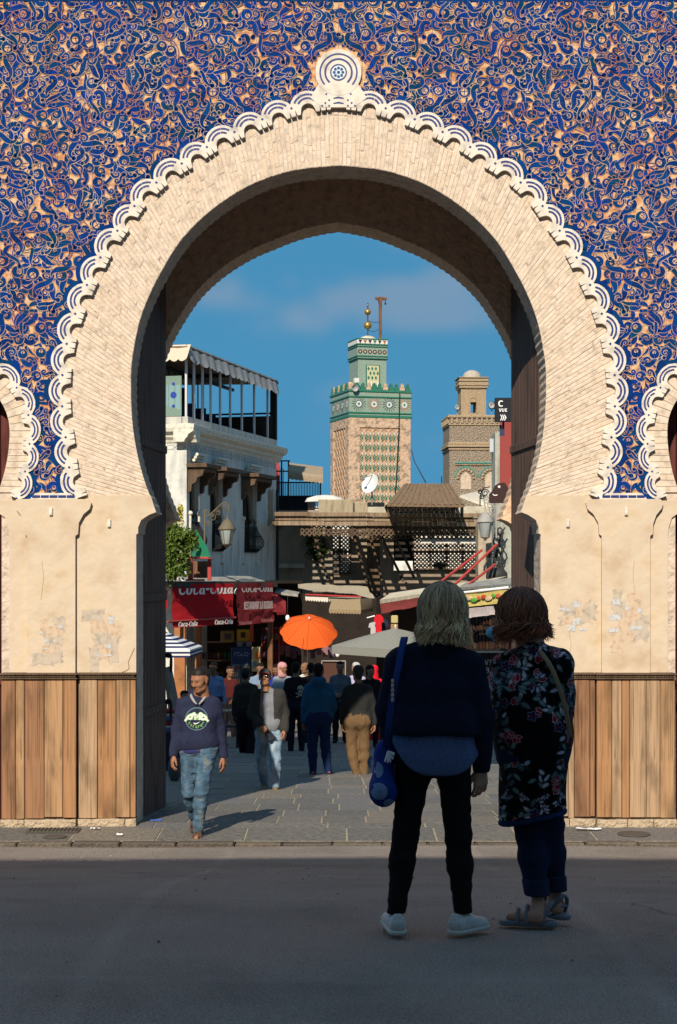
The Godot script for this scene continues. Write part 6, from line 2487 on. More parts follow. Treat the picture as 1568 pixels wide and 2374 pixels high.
	for r in 6:
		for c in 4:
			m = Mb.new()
			m.col = (goods[(r * 2 + c * 3) % 7] as Color) * 0.25  # pack colours dimmed to stand for the shade in the shop
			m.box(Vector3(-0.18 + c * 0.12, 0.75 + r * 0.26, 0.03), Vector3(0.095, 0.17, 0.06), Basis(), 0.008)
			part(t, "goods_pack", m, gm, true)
	for s in SIDE:
		m = Mb.new()
		m.tube([Vector3(s * 0.25, 0, 0.05), Vector3(s * 0.25, 2.1, 0.05)], 0.015, 5)
		part(t, "pink_post", m, mat("pink_post", Color(0.4, 0.1, 0.08), 0.6), true)
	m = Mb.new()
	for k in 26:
		m.col = (goods[rng.randi() % 7] as Color) * rng.randf_range(0.08, 0.35)  # packet colours lowered, shade on the shelves painted in
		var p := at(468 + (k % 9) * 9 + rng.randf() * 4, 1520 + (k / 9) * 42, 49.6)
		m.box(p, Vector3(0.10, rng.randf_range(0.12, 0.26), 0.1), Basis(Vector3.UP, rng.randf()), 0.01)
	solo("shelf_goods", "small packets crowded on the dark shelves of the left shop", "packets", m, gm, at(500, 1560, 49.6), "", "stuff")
	# --- red banners
	var b0 := thing("red_banner", "bright red awning banner with white script lettering on the left shop", "banner", at(470, 1455, 44))
	m = sheet(at(401, 1440, 43.2), at(541, 1431, 45.7), at(541, 1352, 45.7), at(400, 1354, 43.2), 20, 12, 0.025, 3)
	part(b0, "cloth", m, cloth("cola_red", Color(0.50, 0.02, 0.028), 4.0, {"backlight": Color(0.3, 0.02, 0.02)}))
	m = sheet(at(401, 1455, 43.22), at(541, 1446, 45.72), at(541, 1431, 45.7), at(401, 1440, 43.2), 14, 3, 0.012, 4)
	part(b0, "lower_strip", m, cloth("cola_red_low", Color(0.46, 0.02, 0.03), 4.0))
	m = Mb.new()
	m.tube([at(388, 1441, 43.0), at(545, 1431, 45.7)], 0.03, 5)
	part(b0, "rod", m, mat("rod_red", Color(0.35, 0.06, 0.05), 0.6))
	var dir := (at(541, 1363, 45.7) - at(401, 1366, 43.2)).normalized()
	var lean := Basis(dir, Vector3(0.25 * dir.x, 1, 0.25 * dir.z), dir.cross(Vector3.UP))
	for q in [[422, 1446, 0.135, "Coca-Cola", 43.6], [505, 1441, 0.135, "Coca-Cola", 45.0]]:
		write(b0, "lettering", q[3], q[2], white, Transform3D(lean, at(q[0] + 10, q[1], q[4]) + lean.z * 0.05), "Droid Serif", true)
	part(b0, "large_lettering", cut_text(text_mesh("Coca-Cola", 0.40, "Droid Serif", 0.004, true), -0.02), white, true).transform = b0.global_transform.affine_inverse() * Transform3D(lean, at(474, 1361, 44.4) + lean.z * 0.07)
	var b1 := thing("maroon_banner", "faded maroon banner lettered for a restaurant, right of the bright red one", "banner", at(590, 1450, 47))
	m = sheet(at(551, 1450, 45.9), at(634, 1441, 47.6), at(632, 1350, 47.6), at(550, 1352, 45.9), 16, 12, 0.03, 7)
	part(b1, "cloth", m, cloth("banner_maroon", Color(0.20, 0.025, 0.03), 4.0))
	var d2 := (at(634, 1441, 47.6) - at(551, 1450, 45.9))
	d2.y = 0.0
	d2 = d2.normalized()
	var l2 := Basis(d2, Vector3.UP, d2.cross(Vector3.UP))
	write(b1, "lettering", "RESTAURANT LA KASBAH", 0.115, mat("banner_dull_white", Color(0.42, 0.38, 0.37), 0.8), Transform3D(Basis(l2.x * 0.86, l2.y * 1.9, l2.z), at(594, 1403, 46.75) + l2.z * 0.07), "Droid Sans", true)
	part(b1, "large_lettering", cut_text(text_mesh("Coca-Cola", 0.26, "Droid Serif", 0.004, true), 0.0), mats["banner_dull_white"], true).transform = b1.global_transform.affine_inverse() * Transform3D(l2, at(592, 1362, 46.75) + l2.z * 0.06)
	for q in [[565, 1443], [615, 1437]]:
		write(b1, "small_lettering", "Coca-Cola", 0.10, mat("banner_faint", Color(0.3, 0.14, 0.14), 0.8), Transform3D(l2, at(q[0], q[1], 46.2 if q[0] < 600 else 47.2) + l2.z * 0.06), "Droid Serif", true)
	m = Mb.new()
	poly_sheet(m, [at(634, 1372, 48.2), at(640, 1418, 47.6), at(662, 1418, 48.4), at(662, 1394, 48.5)])
	poly_sheet(m, [at(632, 1418, 47.4), at(640, 1418, 47.6), at(634, 1372, 48.2), at(630, 1374, 48.2)])
	poly_sheet(m, [at(640, 1418, 47.6), at(641, 1425, 47.6), at(663, 1424, 48.4), at(662, 1418, 48.4)])
	solo("red_awning", "small dusty red awning projecting beside the maroon banner", "awning", m, cloth("awning_red", Color(0.36, 0.045, 0.05), 4.0), at(645, 1425, 48))
	m = sheet(at(376, 1410, 43), at(388, 1410, 43.1), at(388, 1368, 43.1), at(376, 1368, 43), 3, 5, 0.01, 9)
	solo("red_cloth_strip", "strip of red cloth at the far left edge under the tin roof", "banner", m, mats["cola_red"], at(380, 1410, 43))
	for q in [[396, 1372, 43.6], [546, 1370, 46.2]]:
		m = Mb.new()
		m.ball(at(q[0], q[1], q[2]), Vector3(0.06, 0.09, 0.06))
		solo("spot_lamp", "small white lamp %s of the bright red banner" % ("left" if q[0] < 450 else "right"), "lamp", m, mat("lamp_white", Color(0.7, 0.7, 0.7), 0.4), at(q[0], q[1] + 8, q[2]))
	# --- shrub, net and red frame above the roof
	var bush := thing("climbing_shrub", "bright green leafy shrub growing over the tin roof beside the arch foot", "shrub", at(408, 1345, 42.5))
	m = Mb.new()
	leaves(m, at(402, 1300, 42.8), Vector3(0.36, 0.5, 0.3), 1500, 0.052, 11)
	leaves(m, at(414, 1252, 42.6), Vector3(0.44, 0.42, 0.32), 1900, 0.052, 12)
	leaves(m, at(396, 1235, 42.9), Vector3(0.3, 0.3, 0.3), 700, 0.05, 13)
	part(bush, "foliage", m, leaf_mat("leaf_bright", Color(0.085, 0.135, 0.02)))
	m = Mb.new()
	leaves(m, at(417, 1196, 43), Vector3(0.10, 0.28, 0.1), 160, 0.04, 14)
	part(bush, "yellow_shoot", m, leaf_mat("leaf_yellow", Color(0.45, 0.36, 0.02)))
	m = Mb.new()
	for k in 5:
		m.tube([at(405, 1345, 42.8), at(395 + k * 9, 1300, 42.8), at(390 + k * 14, 1240, 42.6)], 0.018, 4)
	part(bush, "stem", m, mat("bark", Color(0.09, 0.06, 0.04), 0.9))
	m = Mb.new()
	poly_sheet(m, [at(444, 1296, 44.5), at(488, 1291, 44.2), at(480, 1268, 44.4), at(455, 1228, 44.8)])
	solo("green_net", "green plastic net stretched beside the bright shrub", "net", m, cloth("net_green", Color(0.02, 0.17, 0.09), 5.0, {"backlight": Color(0.1, 0.4, 0.2)}), at(466, 1296, 44.5))
	m = Mb.new()
	m.box(at(441, 1318, 44.2), Vector3(0.13, 0.62, 0.1), Basis(), 0.01)
	m.box(at(485, 1318, 44.6), Vector3(0.10, 0.62, 0.1), Basis(), 0.01)
	m.box(at(463, 1293, 44.3), Vector3(0.64, 0.06, 0.1), Basis(), 0.01)
	m.box(at(452, 1344, 44.2), Vector3(0.5, 0.05, 0.1), Basis(), 0.01)
	var rf := solo("wooden_stand", "red painted wooden stand under the green net on the tin roof", "stand", m, mat("frame_red", Color(0.36, 0.05, 0.045), 0.7), at(463, 1346, 44.4))
	m = Mb.new()
	m.box(at(462, 1320, 45), Vector3(0.6, 0.45, 0.1))
	solo("dark_crate", "dark wooden crate standing behind the red frame", "crate", m, bwood, at(462, 1340, 45))
	# --- striped parasol at the left
	m = Mb.new()
	var u := thing("striped_parasol", "navy and white striped parasol at the left beyond the door leaf", "umbrella", at(372, 1750, 40))
	var apex := at(362, 1455, 40.2)
	var ring := [at(300, 1506, 38.9), at(440, 1506, 38.9), at(468, 1497, 41.5), at(330, 1490, 41.8)]
	for k in 4:
		for j in 12:
			var a0: Vector3 = ring[k]
			var a1: Vector3 = ring[(k + 1) % 4]
			m.col = Color(0.62, 0.62, 0.62) if j % 2 == 0 else Color(0.012, 0.022, 0.08)
			var p0 := a0.lerp(apex, j / 12.0)
			var p1 := a1.lerp(apex, j / 12.0)
			var q0 := a0.lerp(apex, (j + 1) / 12.0)
			var q1 := a1.lerp(apex, (j + 1) / 12.0)
			m.quad(p0, p1, q1, q0)
		for j in 4:
			var a0: Vector3 = ring[k] - Vector3(0, 0.045 * (j + 1), 0)
			var a1: Vector3 = ring[(k + 1) % 4] - Vector3(0, 0.045 * (j + 1), 0)
			m.col = Color(0.62, 0.62, 0.62) if j % 2 == 0 else Color(0.012, 0.022, 0.08)
			m.quad(a0, a1, a1 + Vector3(0, 0.045, 0), a0 + Vector3(0, 0.045, 0))
	part(u, "canopy", m, vcol("striped_cloth", 0.85))
	m = Mb.new()
	m.tube([apex, at(362, 1750, 40.2)], 0.03, 6)
	part(u, "pole", m, mat("pole_white", Color(0.55, 0.55, 0.53), 0.5))
	# --- umbrellas over the street
	umbrella("orange_umbrella", "bright orange umbrella tilted over the crowd in the middle of the street", at(716, 1436, 48), Vector3(0.06, 0.80, 0.55), 0.84, 0.44, 8, cloth("umbrella_orange", Color(0.80, 0.13, 0.025), 4.0, {"backlight": Color(0.6, 0.15, 0.03), "ns": 0.15}), -1.7)
	umbrella("red_umbrella", "dark red umbrella in the shade behind the orange one", at(690, 1444, 50), Vector3(-0.12, 0.9, 0.25), 0.82, 0.44, 8, cloth("umbrella_red", Color(0.30, 0.025, 0.02), 4.0, {"backlight": Color(0.3, 0.03, 0.02)}), -1.8)
	umbrella("grey_parasol", "large square grey parasol behind the blonde woman's shoulder", at(916, 1456, 41), Vector3(0, 1, 0.02), 1.55, 0.42, 4, cloth("parasol_grey", Color(0.26, 0.26, 0.23), 3.0), -1.3, true)
	# --- awnings in the middle
	m = sheet(at(692, 1363, 50.0), at(868, 1384, 50.0), at(850, 1358, 54.5), at(690, 1352, 54.5), 16, 5, 0.04, 21)
	var aw := solo("cream_awning", "long cream awning in the middle beneath the street roof", "awning", m, cloth("awning_cream", Color(0.50, 0.42, 0.30), 2.0), at(780, 1385, 51))
	m = Mb.new()
	fringe(m, at(707, 1379, 49.9), at(760, 1383, 49.9), 0.17, 9)
	part(aw, "white_fringe", m, cloth("fringe_white", Color(0.72, 0.68, 0.60), 4.0))
	m = Mb.new()
	fringe(m, at(760, 1383, 49.95), at(836, 1384, 49.95), 0.15, 12)
	part(aw, "grey_fringe", m, cloth("fringe_grey", Color(0.36, 0.33, 0.26), 4.0))
	m = Mb.new()
	m.tube([at(707, 1378, 49.85), at(836, 1383, 49.85)], 0.025, 4)
	part(aw, "red_edge", m, mat("edge_red", Color(0.4, 0.03, 0.03), 0.7))
	m = Mb.new()
	m.quad(at(762, 1412, 48.2), at(836, 1414, 48.0), at(834, 1388, 48.4), at(768, 1390, 48.6))
	m.quad(at(836, 1414, 48.0), at(864, 1408, 50.0), at(862, 1386, 50.0), at(834, 1388, 48.4))
	var ba := solo("box_awning", "beige box shaped awning with a scalloped hem under the cream awning", "awning", m, cloth("awning_beige", Color(0.30, 0.23, 0.14), 3.0), at(810, 1418, 48.5))
	m = Mb.new()
	fringe(m, at(762, 1412, 48.19), at(836, 1414, 47.99), 0.12, 11)
	fringe(m, at(836, 1414, 47.99), at(864, 1408, 49.99), 0.12, 6)
	part(ba, "scalloped_hem", m, mats["awning_beige"])
	m = Mb.new()
	poly_sheet(m, [at(636, 1372, 49), at(690, 1378, 49), at(694, 1372, 50), at(640, 1362, 51)])
	poly_sheet(m, [at(636, 1377, 49), at(690, 1383, 49), at(690, 1378, 49), at(636, 1372, 49)])
	solo("tin_awning", "dull grey tin awning between the red awning and the cream one", "awning", m, tin, at(665, 1383, 49.5))
	# --- right hand row
	var rr := thing("right_shop_row", "dark shops with a long cream roof edge on the right of the street", "shop", at(1000, 1690, 46))
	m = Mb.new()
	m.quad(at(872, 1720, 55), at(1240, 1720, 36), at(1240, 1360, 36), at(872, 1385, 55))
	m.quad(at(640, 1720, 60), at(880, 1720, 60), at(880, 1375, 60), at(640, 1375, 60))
	part(rr, "back_wall", m, shop_shade)
	m = Mb.new()
	m.quad(at(880, 1390, 50), at(1112, 1355, 40), at(1175, 1335, 42), at(905, 1374, 54))
	m.quad(at(880, 1399, 50), at(1112, 1364, 40), at(1112, 1355, 40), at(880, 1390, 50))
	part(rr, "roof", m, wall_mat("roof_cream", Color(0.62, 0.55, 0.42)))
	m = Mb.new()
	m.quad(at(1060, 1362, 40.5), at(1190, 1352, 36), at(1190, 1338, 38), at(1080, 1350, 43))
	m.quad(at(1060, 1368, 40.5), at(1190, 1358, 36), at(1190, 1352, 36), at(1060, 1362, 40.5))
	part(rr, "tin_sheet", m, tin)
	m = sheet(at(882, 1422, 48.5), at(978, 1402, 44.5), at(978, 1384, 45), at(880, 1400, 50), 14, 4, 0.02, 31)
	solo("maroon_valance", "maroon awning cloth under the cream roof edge on the right", "awning", m, cloth("valance_maroon", Color(0.24, 0.05, 0.045), 3.0), at(930, 1420, 47))
	for q in [[975, 1014, 1376, 1416, 43.5, Color(0.32, 0.24, 0.08), "olive yellow rounded sign left of the blonde woman's head"], [1068, 1180, 1368, 1402, 37, Color(0.62, 0.50, 0.16), "yellow sign with pictures of food above the right shop"]]:
		var sg := thing("food_sign", q[6], "sign", at((q[0] + q[1]) / 2.0, q[3], q[4]))
		var s0 := at(q[0], q[3] + (6 if q[0] > 1000 else 2), q[4] + 0.6)
		var s1 := at(q[1], q[3] - (6 if q[0] > 1000 else 0), q[4] - 0.6)
		var h := at(0, q[2], q[4]).y - at(0, q[3], q[4]).y
		m = sheet(s0, s1, s1 + Vector3(0, h, 0), s0 + Vector3(0, h, 0), 12, 4, 0.01, 41)
		part(sg, "panel", m, cloth("sign_%d" % q[0], q[5], 3.0))
		var fd := Mb.new()
		var uu := (s1 - s0).normalized()
		var nn := uu.cross(Vector3.UP)
		for k in 9:
			var c := s0.lerp(s1, 0.1 + 0.1 * k) + Vector3(0, h * (0.5 + 0.1 * sin(k * 2.2)), 0) + nn * 0.04
			fd.col = [Color(0.45, 0.06, 0.03), Color(0.55, 0.4, 0.25), Color(0.1, 0.3, 0.05), Color(0.5, 0.12, 0.05)][k % 4]
			fd.ball(c, Vector3(0.06 + 0.03 * (k % 3), 0.05, 0.012), 8, 5, Basis(uu, Vector3.UP, nn))
		tag(part(sg, "food_picture", fd, gm), "", "", "", "stuff")
		m = Mb.new()
		m.tube([s0 + Vector3(0, h, 0), s1 + Vector3(0, h, 0)], 0.035, 5)
		part(sg, "top_rail", m, white)
	m = sheet(at(1084, 1432, 37.2), at(1146, 1424, 36.2), at(1142, 1404, 36.4), at(1080, 1410, 37.4), 12, 3, 0.02, 51)
	solo("striped_valance", "pale pink and white striped valance below the yellow food sign", "awning", m, cloth("valance_pink", Color(0.5, 0.42, 0.40), 3.0), at(1115, 1430, 37))
	for q in [[1019, 1350, 1116, 1275, "upper"], [1054, 1354, 1150, 1262, "middle"], [1086, 1354, 1147, 1308, "lower"]]:
		m = Mb.new()
		m.tube([at(q[0], q[1], 41), at(q[2], q[3], 43.4)], 0.035, 6)
		solo("red_pole", "%s of three slanting red poles above the right shops" % {"upper": "leftmost", "middle": "longest", "lower": "shortest"}[q[4]], "pole", m, mat("pole_red", Color(0.42, 0.05, 0.04), 0.6), at(q[0], q[1], 41), "slanting red poles")
	# clothes and wares that hang in the shade
	var hang := func(called: String, label: String, px: float, py: float, d: float, w: float, h: float, c: Color, cat: String, group: String) -> void:
		var o := at(px, py, d)
		var q := Mb.new()
		q.prism(PackedVector2Array([Vector2(-w * 0.2, 0), Vector2(-w * 0.5, -h * 0.12), Vector2(-w * 0.62, -h * 0.4), Vector2(-w * 0.42, -h * 0.44), Vector2(-w * 0.36, -h * 0.3), Vector2(-w * 0.38, -h), Vector2(w * 0.38, -h), Vector2(w * 0.36, -h * 0.3), Vector2(w * 0.42, -h * 0.44), Vector2(w * 0.62, -h * 0.4), Vector2(w * 0.5, -h * 0.12), Vector2(w * 0.2, 0)]), -0.02, 0.02, Transform3D(Basis(), o))
		solo(called, label, cat, q, cloth("wear_%s" % c.to_html(false), c, 5.0), o - Vector3(0, h, 0), group)
	hang.call("football_shirt", "red football shirt hanging between white ones above the grey parasol", 877, 1424, 45.0, 0.22, 0.5, Color(0.6, 0.02, 0.03), "shirt", "")
	hang.call("football_shirt", "white and black shirt left of the red football shirt", 866, 1440, 45.2, 0.24, 0.4, Color(0.5, 0.5, 0.52), "shirt", "")
	hang.call("football_shirt", "dark shirt with white trim right of the red football shirt", 888, 1434, 45.3, 0.24, 0.5, Color(0.03, 0.03, 0.06), "shirt", "")
	for k in 9:
		hang.call("hanging_garment", "%s from the left of the garments hanging behind the orange umbrella" % ["first", "second", "third", "fourth", "fifth", "sixth", "seventh", "eighth", "ninth"][k], 652 + k * 14.5, 1492 + (k % 3) * 4, 51.5 + (k % 2) * 0.4, 0.2, 0.34, [Color(0.22, 0.10, 0.12), Color(0.30, 0.16, 0.17), Color(0.12, 0.08, 0.16)][k % 3], "garment", "garments hanging behind the orange umbrella")
	for q in [[906, 922, 1426, 1444, 46, Color(0.42, 0.36, 0.16), "small cream picture board with coloured lettering above the grey parasol"], [905, 922, 1446, 1470, 46, Color(0.30, 0.17, 0.07), "small tan wooden board below the cream picture board"], [1095, 1110, 1440, 1490, 38, Color(0.05, 0.025, 0.012), "dark wooden chair back hanging in the shop behind the two women"]]:
		boxed.call("picture_board", q[6], "board", q[0], q[1], q[2], q[3], q[4], mat("board_%d" % int(q[0] * 3 + q[2]), q[5], 0.8), 0.04)
	m = Mb.new()
	m.tube([at(850, 1432, 45), at(868, 1427, 45)], 0.02, 5)
	solo("neon_tube", "short white strip lamp beside the hanging shirts", "lamp", m, white, at(858, 1432, 45))
	# warm wares deep in the right shops
	m = Mb.new()
	for k in 60:
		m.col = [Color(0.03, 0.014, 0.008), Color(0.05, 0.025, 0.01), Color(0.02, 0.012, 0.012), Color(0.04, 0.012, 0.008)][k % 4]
		m.box(at(1070 + (k % 15) * 7.5, 1436 + (k / 15) * 19 + rng.randf() * 6, 38.5 - (k % 15) * 0.12), Vector3(0.07, 0.15, 0.06), Basis(Vector3.UP, rng.randf()), 0.008)
	solo("hanging_wares", "small brown wares hanging thickly in the shop between the two women", "wares", m, gm, at(1120, 1510, 38), "", "stuff")
	m = Mb.new()
	m.ball(at(1141, 1466, 33), Vector3(0.13, 0.12, 0.12), 14, 10)
	m.ball(at(1148, 1478, 33), Vector3(0.05, 0.10, 0.06), 8, 6)
	solo("blue_bag", "pale blue plastic bag hanging between the two women's heads", "bag", m, mat("bag_blue", Color(0.10, 0.32, 0.45), 0.4), at(1141, 1490, 33))
	# black board with white capitals
	var bd := thing("black_board", "black sign board with white capitals between the two women", "sign", at(1155, 1600, 30))
	m = Mb.new()
	var p0 := at(1096, 1612, 30)
	var p1 := at(1200, 1512, 30)
	m.box((p0 + p1) / 2, Vector3(p1.x - p0.x, p1.y - p0.y, 0.05), Basis(), 0.01)
	part(bd, "panel", m, mat("board_black", Color(0.012, 0.010, 0.010), 0.6))
	m = Mb.new()
	m.box(at(1148, 1511, 29.9), Vector3(p1.x - p0.x, 0.02, 0.07))
	part(bd, "top_rail", m, mat("rail_cream", Color(0.45, 0.42, 0.34), 0.6))
	var cap := mat("caps_grey", Color(0.42, 0.41, 0.42), 0.7)
	write(bd, "lettering", "JAWHARA", 0.10, cap, Transform3D(Basis(), at(1140, 1535, 30) + Vector3(0, 0, 0.03)), "Droid Serif", true)
	write(bd, "lettering", "BAB BOUJ", 0.10, cap, Transform3D(Basis(), at(1140, 1553, 30) + Vector3(0, 0, 0.03)), "Droid Serif", true)
	write(bd, "small_lettering", "Restaurant - Snack", 0.06, cap, Transform3D(Basis(), at(1140, 1569, 30) + Vector3(0, 0, 0.03)), "Droid Serif", false)
	m = Mb.new()
	for px in [1100, 1196]:
		m.box(at(px, 1660, 30), Vector3(0.05, 0.8, 0.05))
	part(bd, "leg", m, mats["board_black"])
	# bulbs on their flex
	for q in [[666, 1432, 46, "bare bulb hanging left above the orange umbrella"], [782, 1516, 45, "bare bulb hanging at the right rim of the orange umbrella"]]:
		var bl := thing("hanging_bulb", q[3], "bulb", at(q[0], q[1], q[2]))
		m = Mb.new()
		m.ball(at(q[0], q[1], q[2]), Vector3(0.06, 0.085, 0.06), 10, 8)
		part(bl, "globe", m, white)
		m = Mb.new()
		m.tube([at(q[0], q[1] - 5, q[2]), at(q[0], q[1] - 50, q[2])], 0.008, 4)
		part(bl, "flex", m, mats["pipe_black"])
	# at the left edge: leaning boards, a stack of cloth, cafe furniture
	for q in [[388, 1545, 408, 1625, "weathered plank leaning beside the left door leaf", 0.16], [384, 1560, 396, 1640, "pale narrow plank leaning nearest the left door leaf", 0.08]]:
		m = Mb.new()
		var a := at(q[2], q[3] + 20, 30)
		var b := at(q[0], q[1], 30.4)
		var dd := (b - a).normalized()
		m.box((a + b) / 2, Vector3((b - a).length(), q[5], 0.04), Basis(dd, Vector3.BACK.cross(dd), Vector3.BACK), 0.008)
		solo("leaning_plank", q[4], "plank", m, wood_mat("plank_grey", Color(0.25, 0.21, 0.17)), a)
	var stk := thing("cloth_stack", "stack of folded blue and white cloths at the left behind the walking man", "cloth stack", at(394, 1700, 27))
	for k in 6:
		m = Mb.new()
		m.box(at(392, 1692 - k * 9, 27), Vector3(0.34, 0.06, 0.35), Basis(Vector3.UP, rng.randf_range(-0.2, 0.2)), 0.025)
		part(stk, "folded_cloth", m, cloth("fold_%d" % (k % 3), [Color(0.10, 0.18, 0.36), Color(0.5, 0.5, 0.52), Color(0.3, 0.05, 0.05)][k % 3], 5.0))
	m = Mb.new()
	m.box(at(392, 1745, 27), Vector3(0.4, 0.66, 0.4), Basis(), 0.01)
	part(stk, "dark_box", m, mat("table_dark", Color(0.03, 0.03, 0.05), 0.6))
	m = Mb.new()
	m.ball(at(404, 1782, 24.5), Vector3(0.10, 0.2, 0.09), 12, 10)
	m.tube([at(400, 1765, 24.5), at(399, 1745, 24.5), at(405, 1765, 24.5)], 0.012, 4)
	solo("grey_sack", "limp grey plastic sack hanging left of the walking man's hand", "bag", m, cloth("sack_grey", Color(0.14, 0.14, 0.15), 5.0), at(404, 1815, 24.5))
	var cf := mat("cafe_dark", Color(0.035, 0.028, 0.025), 0.6)
	for q in [[528, 1705, 34, "dark wooden cafe chair standing behind the man in the open jacket"], [436, 1690, 36, "dark cafe chair under the striped parasol"], [470, 1696, 37, "dark cafe chair beside the orange pillars"]]:
		var c := thing("cafe_chair", q[3], "chair", at(q[0], q[1], q[2]))
		c.position.y = height(0, 18.0 - q[2])
		m = Mb.new()
		m.box(Vector3(0, 0.45, 0), Vector3(0.42, 0.04, 0.42), Basis(), 0.01)
		part(c, "seat", m, cf, true)
		for a in SIDE:
			for b in SIDE:
				m = Mb.new()
				m.box(Vector3(a * 0.19, 0.22 if b > 0 else 0.47, b * 0.19), Vector3(0.035, 0.44 if b > 0 else 0.94, 0.035))
				part(c, "leg", m, cf, true)
		for k in 5:
			m = Mb.new()
			m.box(Vector3(-0.14 + k * 0.07, 0.70, -0.19), Vector3(0.02, 0.42, 0.02))
			part(c, "back_slat", m, mat("slat_tan", Color(0.28, 0.19, 0.12), 0.7), true)
	var tb := thing("cafe_table", "low cafe table with a pale top beside the seated people", "table", at(502, 1700, 35))
	tb.position.y = height(0, -17.0)
	m = Mb.new()
	m.lathe([Vector2(0.001, 0.70), Vector2(0.36, 0.70), Vector2(0.37, 0.73), Vector2(0.001, 0.735)], 16)
	part(tb, "top", m, mat("top_tan", Color(0.3, 0.22, 0.15), 0.6), true)
	m = Mb.new()
	m.lathe([Vector2(0.25, 0.0), Vector2(0.24, 0.03), Vector2(0.03, 0.05), Vector2(0.03, 0.70)], 10)
	part(tb, "stem", m, cf, true)
	var fm := thing("blank_frame", "thin pale picture frame standing right of the orange umbrella pole", "frame", at(775, 1585, 46))
	m = Mb.new()
	for q in [[745, 1532, 800, 1532], [800, 1532, 800, 1590], [745, 1532, 745, 1590]]:
		m.tube([at(q[0], q[1], 46), at(q[2], q[3], 46)], 0.018, 4)
	part(fm, "rail", m, mat("rail_grey", Color(0.3, 0.28, 0.26), 0.6))
	m = Mb.new()
	m.quad(at(747, 1590, 46.05), at(798, 1590, 46.05), at(798, 1534, 46.05), at(747, 1534, 46.05))
	part(fm, "brown_panel", m, mat("panel_brown", Color(0.07, 0.03, 0.02), 0.8))

